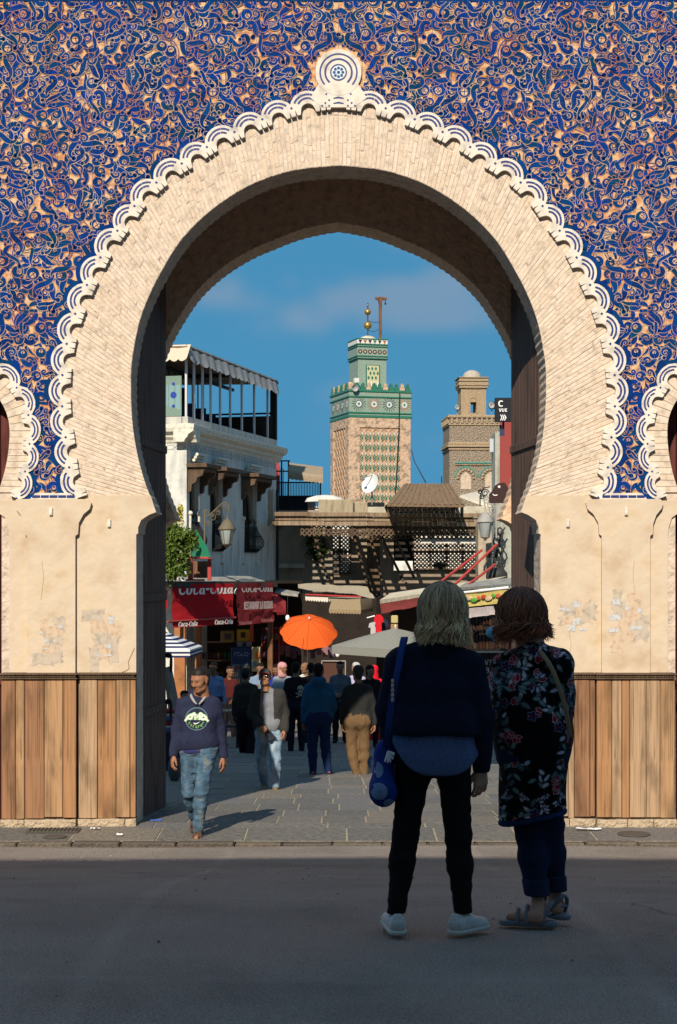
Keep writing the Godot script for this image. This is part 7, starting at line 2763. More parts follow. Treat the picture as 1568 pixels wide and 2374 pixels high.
# ================= people =================
# a distance field on a grid, meshed by surface nets
class Field:
	var lo: Vector3
	var c: float
	var nx: int
	var ny: int
	var nz: int
	var d := PackedFloat32Array()
	var id := PackedByteArray()

	func _init(a: Vector3, b: Vector3, cell: float) -> void:
		lo = a
		c = cell
		nx = int((b.x - a.x) / cell) + 2
		ny = int((b.y - a.y) / cell) + 2
		nz = int((b.z - a.z) / cell) + 2
		d.resize(nx * ny * nz)
		d.fill(1.0)
		id.resize(nx * ny * nz)

	# a tapered capsule, joined smoothly to what is there; flat > 1 on an axis makes it thinner there
	func cap(a: Vector3, b: Vector3, ra: float, rb: float, who: int, k := 0.03, flat := Vector3.ONE) -> void:
		var r := maxf(ra, rb) + k + c * 2.0
		var mn := (a.min(b) - Vector3.ONE * r - lo) / c
		var mx := (a.max(b) + Vector3.ONE * r - lo) / c
		var i0 := maxi(0, int(mn.x))
		var j0 := maxi(0, int(mn.y))
		var k0 := maxi(0, int(mn.z))
		var i1 := mini(nx - 1, int(mx.x) + 1)
		var j1 := mini(ny - 1, int(mx.y) + 1)
		var k1 := mini(nz - 1, int(mx.z) + 1)
		var ba := (b - a) * flat
		var bb := maxf(ba.length_squared(), 1e-9)
		var dr := rb - ra
		for z in range(k0, k1 + 1):
			for y in range(j0, j1 + 1):
				var n := (z * ny + y) * nx + i0
				var pa := (lo + Vector3(i0, y, z) * c - a) * flat
				var sx := c * flat.x
				for x in range(i0, i1 + 1):
					var t := clampf(pa.dot(ba) / bb, 0.0, 1.0)
					var e := (pa - ba * t).length() - ra - dr * t
					var o := d[n]
					if e < o:
						id[n] = who
					var h := k - absf(e - o)
					d[n] = minf(e, o) - (h * h / k * 0.25 if h > 0.0 else 0.0)
					pa.x += sx
					n += 1

	func carve(a: Vector3, r: float, k := 0.01) -> void:
		for n in d.size():
			if d[n] < 0.08:
				var p := lo + Vector3(n % nx, (n / nx) % ny, n / (nx * ny)) * c
				var e := r - p.distance_to(a)
				var h := maxf(k - absf(d[n] - e), 0.0)
				d[n] = maxf(d[n], e) + h * h / k * 0.25

	# keep only what lies below the plane
	func cut(nrm: Vector3, off: float) -> void:
		for n in d.size():
			if d[n] < 0.1:
				var p := lo + Vector3(n % nx, (n / nx) % ny, n / (nx * ny)) * c
				d[n] = maxf(d[n], nrm.dot(p) - off)

	func fold(ns: FastNoiseLite, amp: float, s: Vector3) -> void:
		for n in d.size():
			if absf(d[n]) < c * 3.0:
				var p := lo + Vector3(n % nx, (n / nx) % ny, n / (nx * ny)) * c
				d[n] += ns.get_noise_3dv(p * s) * amp

	func front_z(x: float, y: float) -> float:
		var fx := clampf((x - lo.x) / c, 0, nx - 2)
		var fy := clampf((y - lo.y) / c, 0, ny - 2)
		var sum := 0.0
		for q in 4:
			var i := int(fx) + q % 2
			var j := int(fy) + q / 2
			var w := (fx - int(fx) if q % 2 else 1.0 - fx + int(fx)) * (fy - int(fy) if q / 2 else 1.0 - fy + int(fy))
			var z := lo.z
			for k in range(nz - 2, 0, -1):
				var a := d[(k * ny + j) * nx + i]
				if a < 0.0:
					var b := d[((k + 1) * ny + j) * nx + i]
					z = lo.z + (k + a / (a - b)) * c
					break
			sum += w * z
		return sum

	func mesh_into(m, cols: Array, xf := Transform3D()) -> void:
		var at := PackedInt32Array()
		at.resize(d.size())
		at.fill(-1)
		var sy := nx
		var sz := nx * ny
		var offs := [0, 1, sy, sy + 1, sz, sz + 1, sz + sy, sz + sy + 1]
		var lim := c * 1.9
		for z in nz - 1:
			for y in ny - 1:
				var n := (z * ny + y) * nx
				for x in nx - 1:
					if absf(d[n]) < lim:
						var inside := 0
						for o in offs:
							if d[n + o] < 0.0:
								inside += 1
						if inside > 0 and inside < 8:
							var p := Vector3.ZERO
							var cnt := 0
							for e in 12:
								var a: int = [0, 2, 4, 6, 0, 1, 4, 5, 0, 1, 2, 3][e]
								var b: int = [1, 3, 5, 7, 2, 3, 6, 7, 4, 5, 6, 7][e]
								var da := d[n + offs[a]]
								var db := d[n + offs[b]]
								if (da < 0.0) != (db < 0.0):
									var t := da / (da - db)
									var pa := Vector3(a & 1, (a >> 1) & 1, a >> 2)
									var pb := Vector3(b & 1, (b >> 1) & 1, b >> 2)
									p += pa.lerp(pb, t)
									cnt += 1
							var best := 0
							var bd := 9.0
							for o in offs:
								if absf(d[n + o]) < bd:
									bd = absf(d[n + o])
									best = id[n + o]
							m.col = cols[best]
							at[n] = m.vert(xf * (lo + (Vector3(x, y, z) + p / cnt) * c))
					n += 1
		for z in range(1, nz - 1):
			for y in range(1, ny - 1):
				var n := (z * ny + y) * nx + 1
				for x in range(1, nx - 1):
					var d0 := d[n]
					if absf(d0) < lim:
						for e in 3:
							var st: int = [1, sy, sz][e]
							var d1 := d[n + st]
							if (d0 < 0.0) != (d1 < 0.0):
								var u: int = [sy, sz, 1][e]
								var w: int = [sz, 1, sy][e]
								var q0 := at[n - u - w]
								var q1 := at[n - w]
								var q2 := at[n]
								var q3 := at[n - u]
								if q0 >= 0 and q1 >= 0 and q2 >= 0 and q3 >= 0:
									if d0 < 0.0:
										m.tri_i(q0, q1, q2)
										m.tri_i(q0, q2, q3)
									else:
										m.tri_i(q0, q2, q1)
										m.tri_i(q0, q3, q2)
					n += 1

const SKIN := 0
const TOP := 1
const LEGS := 2
const SHOE := 3
const HAIR := 4
const LIP := 5
const INNER := 6
var kept := {}

# head with its face towards +z, its centre at eye height; style: 0 cropped, 1 cap, 2 bald, 3 long, 4 headscarf
func head_field(style: int, cell: float, beard := false) -> Field:
	var key := "head%d%s%s" % [style, cell, beard]
	if kept.has(key):
		return kept[key]
	var f := Field.new(Vector3(-0.14, -0.20, -0.17), Vector3(0.14, 0.17, 0.17), cell)
	f.cap(Vector3(0, 0.035, -0.028), Vector3(0, 0.032, 0.016), 0.082, 0.077, SKIN, 0.02)
	f.cap(Vector3(0, 0.0, 0.030), Vector3(0, -0.066, 0.046), 0.062, 0.042, SKIN, 0.03)
	f.cap(Vector3(-0.032, -0.078, 0.028), Vector3(0.032, -0.078, 0.028), 0.032, 0.032, HAIR if beard else SKIN, 0.03)
	f.cap(Vector3(-0.008, -0.098, 0.064), Vector3(0.008, -0.098, 0.064), 0.020, 0.020, HAIR if beard else SKIN, 0.025)
	f.cap(Vector3(0, -0.06, -0.018), Vector3(0, -0.19, -0.03), 0.054, 0.058, SKIN, 0.03)
	for s in [-1.0, 1.0]:
		f.cap(Vector3(s * 0.036, -0.030, 0.062), Vector3(s * 0.042, -0.02, 0.05), 0.026, 0.022, SKIN, 0.025)
		f.cap(Vector3(s * 0.079, 0.012, -0.012), Vector3(s * 0.076, -0.028, -0.002), 0.017, 0.011, SKIN, 0.008, Vector3(1.6, 1, 1))
	for s in [-1.0, 1.0]:
		f.carve(Vector3(s * 0.031, 0.0, 0.105), 0.020, 0.018)
	f.cap(Vector3(-0.034, 0.024, 0.080), Vector3(0.034, 0.024, 0.080), 0.013, 0.013, SKIN, 0.015)
	f.cap(Vector3(0, 0.008, 0.090), Vector3(0, -0.034, 0.110), 0.009, 0.012, SKIN, 0.012)
	f.cap(Vector3(-0.012, -0.038, 0.096), Vector3(0.012, -0.038, 0.096), 0.009, 0.009, SKIN, 0.008)
	f.cap(Vector3(-0.018, -0.062, 0.086), Vector3(0.018, -0.062, 0.086), 0.0075, 0.0075, LIP, 0.006)
	f.cap(Vector3(-0.015, -0.073, 0.085), Vector3(0.015, -0.073, 0.085), 0.008, 0.008, LIP, 0.006)
	for s in [-1.0, 1.0]:
		f.cap(Vector3(s * 0.016, 0.026, 0.093), Vector3(s * 0.048, 0.027, 0.082), 0.005, 0.0035, HAIR, 0.004)
	if beard:
		f.cap(Vector3(-0.022, -0.052, 0.090), Vector3(0.022, -0.052, 0.090), 0.005, 0.005, HAIR, 0.004)
	if style == 0:
		f.cap(Vector3(0, 0.049, -0.035), Vector3(0, 0.062, 0.010), 0.0855, 0.073, HAIR, 0.006)
		f.cap(Vector3(0, 0.0, -0.05), Vector3(0, -0.04, -0.05), 0.070, 0.056, HAIR, 0.006)
	elif style == 1:
		f.cap(Vector3(0, 0.052, -0.030), Vector3(0, 0.056, 0.014), 0.088, 0.082, TOP, 0.006)
		f.cap(Vector3(0, 0.0, -0.05), Vector3(0, -0.03, -0.05), 0.070, 0.058, HAIR, 0.006)
		f.cap(Vector3(-0.035, 0.050, 0.10), Vector3(0.035, 0.050, 0.10), 0.042, 0.042, INNER, 0.004, Vector3(1, 4.5, 1))
	elif style == 3:
		f.cap(Vector3(0, 0.048, -0.034), Vector3(0, 0.052, 0.010), 0.090, 0.080, HAIR, 0.006)
		f.cap(Vector3(0, 0.0, -0.055), Vector3(0, -0.13, -0.06), 0.082, 0.06, HAIR, 0.01)
	elif style == 4:
		f.cap(Vector3(0, 0.046, -0.034), Vector3(0, 0.050, 0.016), 0.098, 0.084, TOP, 0.006)
		f.cap(Vector3(0, 0.0, -0.045), Vector3(0, -0.16, -0.02), 0.088, 0.10, TOP, 0.02)
	kept[key] = f
	return f

# a right hand hanging from the wrist at the origin, palm towards +z, thumb on the -x side
func hand_field(curl: float) -> Field:
	var key := "hand%s" % curl
	if kept.has(key):
		return kept[key]
	var f := Field.new(Vector3(-0.09, -0.215, -0.04), Vector3(0.07, 0.05, 0.11), 0.0042)
	f.cap(Vector3(0, 0.045, 0), Vector3(0, -0.01, 0), 0.027, 0.024, SKIN, 0.01, Vector3(1, 1, 1.25))
	for k in 4:
		var x := -0.029 + 0.0195 * k
		f.cap(Vector3(x * 0.6, -0.015, 0.0), Vector3(x, -0.088 + absf(k - 1.2) * 0.003, 0.002), 0.016, 0.0125, SKIN, 0.012)
		var p := Vector3(x, -0.090 + absf(k - 1.2) * 0.003, 0.002)
		var a := 0.15 + curl * 0.35
		for j in 3:
			var l: float = [0.040, 0.027, 0.021][j] * [0.93, 1.05, 0.98, 0.78][k]
			var q := p + Vector3((k - 1.5) * 0.0015, -cos(a) * l, sin(a) * l)
			f.cap(p, q, 0.0098 - 0.0010 * j, 0.0090 - 0.0011 * j, SKIN, 0.0045)
			p = q
			a += curl * (0.9 + 0.1 * k)
	f.cap(Vector3(-0.016, -0.022, 0.006), Vector3(-0.041, -0.056, 0.020), 0.016, 0.0125, SKIN, 0.012)
	f.cap(Vector3(-0.041, -0.056, 0.020), Vector3(-0.048, -0.088, 0.032), 0.0115, 0.0105, SKIN, 0.005)
	f.cap(Vector3(-0.048, -0.088, 0.032), Vector3(-0.043, -0.112, 0.042), 0.0102, 0.0080, SKIN, 0.004)
	kept[key] = f
	return f

# joints in metres above the feet; index 0 is on the picture's left. face +1 looks at the viewer, -1 away
func skel(H: float, face: float, o := {}) -> Dictionary:
	var s := H / 1.75
	var j := {"s": s, "face": face}
	for n in 2:
		var x: float = -1.0 if n == 0 else 1.0
		j["hip%d" % n] = Vector3(x * 0.088, 0.92, 0) * s
		j["knee%d" % n] = Vector3(x * 0.10, 0.50, 0.03 * face) * s
		j["ankle%d" % n] = Vector3(x * 0.105, 0.085, -0.01 * face) * s
		j["sh%d" % n] = Vector3(x * 0.160, 1.375, -0.01 * face) * s
		j["elbow%d" % n] = Vector3(x * 0.215, 1.11, -0.04 * face) * s
		j["wrist%d" % n] = Vector3(x * 0.235, 0.87, 0.05 * face) * s
	j.neck = Vector3(0, 1.48, -0.015 * face) * s
	j.head = Vector3(0, 1.635, 0.015 * face) * s
	j.turn = 0.0
	j.nod = 0.0
	for k in o:
		j[k] = o[k]
	for n in 2:
		var x: float = -1.0 if n == 0 else 1.0
		if not j.has("toe%d" % n):
			j["toe%d" % n] = j["ankle%d" % n] + Vector3(x * 0.03, -0.055, 0.15 * face) * s
	return j

func add_legs(f: Field, j: Dictionary, g: float, who: int, loose := 0.0, shoe := -1) -> void:
	var s: float = j.s
	f.cap(j.hip0 + Vector3(0, 0.02, 0), j.hip1 + Vector3(0, 0.02, 0), 0.105 * g * s + loose, 0.105 * g * s + loose, who, 0.06)
	for n in 2:
		var h: Vector3 = j["hip%d" % n]
		var k: Vector3 = j["knee%d" % n]
		var a: Vector3 = j["ankle%d" % n]
		f.cap(h, k, 0.092 * g * s + loose, 0.060 * g * s + loose, who, 0.04)
		f.cap(k, k.lerp(a, 0.35), 0.060 * g * s + loose, 0.060 * g * s + loose, who, 0.03)
		f.cap(k.lerp(a, 0.35), a, 0.058 * g * s + loose, 0.040 * s + loose * 1.3, who, 0.03)
	# seat
	f.cap(j.hip0 + Vector3(0.01, -0.03, -0.05 * j.face), j.hip1 + Vector3(-0.01, -0.03, -0.05 * j.face), 0.078 * g * s + loose, 0.078 * g * s + loose, who, 0.06)
	if shoe >= 0:
		for n in 2:
			var a: Vector3 = j["ankle%d" % n]
			var t: Vector3 = j["toe%d" % n]
			f.cap(a, a + Vector3(0, -0.03, 0), 0.044 * s, 0.046 * s, shoe, 0.02)
			f.cap(a + Vector3(0, -0.045, -0.03 * j.face), t, 0.042 * s, (0.036 if shoe != SKIN else 0.027) * s, shoe, 0.02)

func add_torso(f: Field, j: Dictionary, g: float, who: int, loose := 0.0, low := 0.96) -> void:
	var s: float = j.s
	var mid: Vector3 = (j.hip0 + j.hip1) / 2.0
	var up: Vector3 = (j.sh0 + j.sh1) / 2.0
	var w := 0.085 * s * g
	f.cap(mid + Vector3(-w, (low - 0.92) * s, 0), mid + Vector3(w, (low - 0.92) * s, 0), 0.105 * g * s + loose, 0.105 * g * s + loose, who, 0.06)
	for x in [-1.0, 1.0]:
		f.cap(mid.lerp(up, 0.15) + Vector3(x * 0.06 * g * s, 0, 0), up + Vector3(x * 0.085 * s, -0.12 * s, 0), 0.098 * g * s + loose, 0.108 * s + loose, who, 0.05)
	f.cap(j.sh0 + Vector3(0.015, -0.005, 0), j.sh1 + Vector3(-0.015, -0.005, 0), 0.058 * s + loose * 0.6, 0.058 * s + loose * 0.6, who, 0.05)
	for n in 2:
		f.cap(j.neck + Vector3(0, -0.035 * s, 0), (j["sh%d" % n] as Vector3).lerp(j.neck, 0.15), 0.050 * s + loose * 0.4, 0.052 * s + loose * 0.5, who, 0.04)

func add_arms(f: Field, j: Dictionary, g: float, who: int, loose := 0.0) -> void:
	var s: float = j.s
	for n in 2:
		var a: Vector3 = j["sh%d" % n]
		var e: Vector3 = j["elbow%d" % n]
		var w: Vector3 = j["wrist%d" % n]
		f.cap(a, e, 0.058 * g * s + loose, 0.047 * g * s + loose, who, 0.03)
		f.cap(e, w, 0.047 * g * s + loose, 0.034 * s + loose, who, 0.025)

func head_xf(j: Dictionary) -> Transform3D:
	var ang: float = (0.0 if j.face > 0 else PI) + j.turn
	return Transform3D(Basis(Vector3.UP, ang) * Basis(Vector3.RIGHT, j.nod) * Basis.from_scale(Vector3.ONE * j.s), j.head)

func hand_xf(j: Dictionary, n: int) -> Transform3D:
	var e: Vector3 = j["elbow%d" % n]
	var w: Vector3 = j["wrist%d" % n]
	var y := (e - w).normalized()
	var left_of_person: bool = (n == 1) == (j.face > 0)
	# the palm turns towards the thigh
	var inward := Vector3(1.0 if n == 0 else -1.0, 0, -0.35 * j.face)
	if j.has("palm%d" % n):
		inward = j["palm%d" % n]
	var z := (inward - y * inward.dot(y)).normalized()
	var x := y.cross(z)
	var b := Basis(x, y, z)
	# the thumb points the way the person faces
	var fw := Vector3(0, 0, j.face)
	if j.has("thumb%d" % n):
		fw = j["thumb%d" % n]
	if (-x).dot(fw) < 0:
		b = Basis(-x, y, z)
	return Transform3D(b.scaled_local(Vector3.ONE * j.s), w)

func append_field(m: Mb, f: Field, cols: Array, xf: Transform3D) -> void:
	var key := f.get_instance_id()
	if not kept.has(key):
		var q := Mb.new()
		var marks := []
		for k in 7:
			marks.append(Color(k / 8.0, 0, 0))
		f.mesh_into(q, marks)
		kept[key] = q
	var src: Mb = kept[key]
	var s := m.v.size()
	m.v.append_array(xf * src.v)
	m.uv.append_array(src.uv)
	for c in src.c:
		m.c.append(cols[int(round(c.r * 8.0))])
	var flip := xf.basis.determinant() < 0
	for k in range(0, src.ix.size(), 3):
		m.ix.append(s + src.ix[k])
		m.ix.append(s + src.ix[k + (2 if flip else 1)])
		m.ix.append(s + src.ix[k + (1 if flip else 2)])

func eyes(m: Mb, xf: Transform3D) -> void:
	for s in SIDE:
		m.col = Color(0.26, 0.22, 0.19)
		m.ball(xf * Vector3(s * 0.031, 0.0, 0.079), Vector3(0.0120, 0.0065, 0.011) * xf.basis.get_scale().x, 8, 6, xf.basis.orthonormalized())
		m.col = Color(0.02, 0.012, 0.008)
		m.ball(xf * Vector3(s * 0.031, 0.0, 0.0885), Vector3(0.0058, 0.0058, 0.004) * xf.basis.get_scale().x, 6, 4, xf.basis.orthonormalized())

# someone in the crowd: the whole clothed figure is one surface, tinted by garment
func passer(label: String, px: float, py: float, d: float, H: float, face: float, cols: Dictionary, o := {}, style := 0, opt := {}) -> Node3D:
	var base := at(px, py, d)
	var th := thing("person", label, "person", base)
	var j := skel(H, face, o)
	var g: float = opt.get("girth", 1.0)
	var pal := [cols.get("skin", Color(0.22, 0.115, 0.065)), cols.top, cols.legs, cols.get("shoe", Color(0.02, 0.02, 0.02)), cols.get("hair", Color(0.012, 0.01, 0.009)), cols.get("lip", Color(0.17, 0.08, 0.06)), cols.get("inner", cols.top)]
	var f := Field.new(Vector3(-0.42, -0.03, -0.36), Vector3(0.42, 1.62 * j.s, 0.36), opt.get("cell", 0.018))
	add_legs(f, j, g, LEGS, opt.get("loose", 0.012), SHOE)
	if opt.has("robe"):
		f.cap(Vector3(0, 0.10, 0), Vector3(0, 0.9, 0) * j.s, 0.19, 0.15, LEGS, 0.05)
	add_torso(f, j, g, TOP, opt.get("bulk", 0.012), opt.get("low", 0.93))
	add_arms(f, j, g, TOP, 0.010)
	f.cap(j.neck, j.head + Vector3(0, -0.06, 0), 0.055 * j.s, 0.052 * j.s, SKIN, 0.02)
	if opt.has("hood"):
		f.cap(j.neck + Vector3(-0.05, 0.01, -0.05 * face), j.neck + Vector3(0.05, 0.01, -0.05 * face), 0.075, 0.075, TOP, 0.03)
	if opt.has("open"):
		f.cap(Vector3(0, 1.36, 0.085 * face) * j.s, Vector3(0, 0.95, 0.085 * face) * j.s, 0.06, 0.075, INNER, 0.02)
	f.fold(noise(int(px), 7.0, 3), opt.get("fold", 0.010), Vector3(1.4, 0.7, 1.4))
	var m := Mb.new()
	f.mesh_into(m, pal)
	var hx := head_xf(j)
	var hp := pal.duplicate()
	hp[TOP] = cols.get("cap", cols.top)
	hp[INNER] = cols.get("visor", hp[TOP])
	append_field(m, head_field(style, 0.007, opt.has("beard")), hp, hx)
	for n in 2:
		if not opt.has("nohand%d" % n):
			append_field(m, hand_field(opt.get("curl", 0.5)), pal, hand_xf(j, n))
	eyes(m, hx)
	part(th, "body", m, vcol("skin_and_cloth", 0.85, {"nrm": weave(), "ns": 0.25, "tri": 5.0, "world": false, "spec": 0.25}), true)
	if opt.has("print"):
		opt.print.call(th, f)
	return th

# flat shapes laid onto the front of a figure's surface
func press(m: Mb, f: Field, lift: float) -> Mb:
	for i in m.v.size():
		m.v[i].z = f.front_z(m.v[i].x, m.v[i].y) + lift + m.v[i].z
	return m

func strands(m: Mb, xf: Transform3D, n: int, r: Vector3, drop: Vector2, face_gap: float, tones: Array, wave: float, thick: float, seed_: int, flare := 0.0) -> void:
	var g := RandomNumberGenerator.new()
	g.seed = seed_
	for k in n:
		var az := g.randf_range(face_gap, TAU - face_gap)  # 0 is the face
		var th0 := g.randf_range(0.02, 0.9)
		var dir := Vector3(sin(az), 0, cos(az))
		var layer := g.randf_range(0.90, 1.07)
		var ln := lerpf(drop.x, drop.y, g.randf()) * (0.75 + 0.25 * absf(cos(az * 0.5)))
		var ph := g.randf() * TAU
		var pts := []
		var rr := []
		var tone: Color = tones[g.randi() % tones.size()]
		for i in 7:
			var th := lerpf(th0, 1.75, i / 6.0)
			var az2 := az + wave * 4.0 * sin(ph * 2.3 + i * 0.9) * (i / 6.0)
			dir = Vector3(sin(az2), 0, cos(az2))
			pts.append(Vector3(dir.x * sin(th) * r.x, cos(th) * r.y, dir.z * sin(th) * r.z) * (layer + 0.04 * sin(ph * 3.1 + i * 1.1) * (i / 6.0)))
		var e: Vector3 = pts[-1]
		var side := Vector3(dir.z, 0, -dir.x)
		for i in 7:
			var t := (i + 1) / 7.0
			pts.append(e + Vector3(0, -ln * t, 0) + dir * (flare * t * t - 0.03 * t + wave * sin(ph + t * 5.0) * t) + side * wave * 1.3 * sin(ph * 1.7 + t * 4.0) * t)
		for i in pts.size():
			pts[i] = xf * pts[i]
			var t := float(i) / (pts.size() - 1)
			rr.append(thick * (0.7 + 0.6 * sin(t * 2.4)) * (1.0 if t < 0.75 else (1.05 - t) * 3.3))
		m.col = tone * g.randf_range(0.75, 1.25)
		var from := m.v.size()
		m.tube(pts, rr, 4, false)
		for i in range(from, m.v.size()):  # hair is paler towards its tips
			var k2 := lerpf(0.7, 1.4, pow(float((i - from) / 4) / (pts.size() - 1), 1.5))
			m.c[i] = Color(m.c[i].r * k2, m.c[i].g * k2, m.c[i].b * k2)

func people() -> void:
	blonde_woman()
	floral_woman()
	walking_man()
	cap_man()
	crowd()

func skin_mat() -> StandardMaterial3D:
	return vcol("skin", 0.6, {"spec": 0.35})

# naked figure under the clothes: one continuous surface with its hands and head
func body_under(th: Node3D, j: Dictionary, g: float, skin: Color, hair: Color, style: int, curls: Array, beard := false, feet := true) -> Mb:
	var pal := [skin, skin, skin, skin, hair, skin * Color(0.85, 0.68, 0.65), skin]
	var f := Field.new(Vector3(-0.45, -0.02, -0.42), Vector3(0.45, 1.55 * j.s, 0.42), 0.019)
	add_legs(f, j, g * 0.88, SKIN, -0.008, SKIN if feet else -1)
	add_torso(f, j, g * 0.9, SKIN, -0.012)
	add_arms(f, j, g * 0.9, SKIN, -0.006)
	f.cap(j.neck, j.head + Vector3(0, -0.06, 0), 0.056 * j.s, 0.053 * j.s, SKIN, 0.03)
	var m := Mb.new()
	f.mesh_into(m, pal)
	var hx := head_xf(j)
	append_field(m, head_field(style, 0.0042, beard), pal, hx)
	for n in 2:
		append_field(m, hand_field(curls[n]), pal, hand_xf(j, n))
	eyes(m, hx)
	part(th, "body", m, skin_mat(), true)
	return m

func garment(th: Node3D, called: String, f: Field, m: Material) -> MeshInstance3D:
	var q := Mb.new()
	f.mesh_into(q, [Color.WHITE, Color.WHITE, Color.WHITE, Color.WHITE, Color.WHITE, Color.WHITE, Color.WHITE])
	return part(th, called, q, m, true)

func sneaker(th: Node3D, a: Vector3, toe: Vector3, up: Material, sole: Material) -> void:
	var fw := (toe - a)
	fw.y = 0
	fw = fw.normalized()
	var f := Field.new(a - Vector3(0.26, 0.11, 0.26), a + Vector3(0.26, 0.09, 0.26), 0.0075)
	var y := a.y - 0.055
	f.cap(a - fw * 0.045 + Vector3(0, -0.035, 0), a + fw * 0.02 + Vector3(0, -0.03, 0), 0.036, 0.038, 0, 0.02)
	f.cap(Vector3(a.x, y, a.z) - fw * 0.04, Vector3(toe.x, y - 0.006, toe.z), 0.036, 0.034, 0, 0.02)
	f.cap(a + Vector3(0, -0.02, 0), Vector3(toe.x, y - 0.004, toe.z), 0.034, 0.026, 0, 0.02)
	f.cap(a - fw * 0.05 + Vector3(0, 0.0, 0), a - fw * 0.05 + Vector3(0, -0.03, 0), 0.022, 0.03, 0, 0.015)
	f.cut(Vector3.DOWN, -(a.y - 0.070))
	f.cut(Vector3(0, 1, 0), a.y + 0.012)
	var o := garment(th, "shoe", f, up)
	f = Field.new(a - Vector3(0.26, 0.12, 0.26), a + Vector3(0.26, 0.0, 0.26), 0.0075)
	f.cap(Vector3(a.x, a.y - 0.07, a.z) - fw * 0.045, Vector3(toe.x, a.y - 0.07, toe.z), 0.046, 0.042, 0, 0.02)
	f.cut(Vector3.DOWN, -(a.y - 0.086))
	f.cut(Vector3.UP, a.y - 0.064)
	garment(o, "sole", f, sole)

func sandal(th: Node3D, a: Vector3, toe: Vector3, leather: Material) -> void:
	var fw := (toe - a)
	fw.y = 0
	fw = fw.normalized()
	var sd := fw.cross(Vector3.UP)
	var f := Field.new(a - Vector3(0.28, 0.13, 0.28), a + Vector3(0.28, 0.0, 0.28), 0.0075)
	f.cap(Vector3(a.x, a.y - 0.085, a.z) - fw * 0.05, Vector3(toe.x, a.y - 0.085, toe.z) + fw * 0.01, 0.045, 0.045, 0, 0.02)
	f.cut(Vector3.DOWN, -(a.y - 0.095))
	f.cut(Vector3.UP, a.y - 0.068)
	var o := garment(th, "sandal", f, leather)
	var m := Mb.new()
	for q in [[0.10, 0.044, 0.060], [0.055, 0.047, 0.078], [-0.012, 0.050, 0.098]]:
		var pts := []
		for k in 11:
			var t := PI * k / 10.0
			pts.append(Vector3(a.x, a.y - 0.075, a.z) + fw * (q[0] - (0.05 * sin(t) if q[0] < 0 else 0.0)) + sd * cos(t) * q[1] + Vector3(0, sin(t) * q[2], 0))
		m.tube(pts, 0.011, 5)
	var heel := []
	for k in 9:
		var t := PI * k / 8.0
		heel.append(Vector3(a.x, a.y - 0.03, a.z) - fw * (0.008 + 0.05 * sin(t)) + sd * cos(t) * 0.045)
	m.tube(heel, 0.008, 5)
	part(o, "strap", m, leather, true)

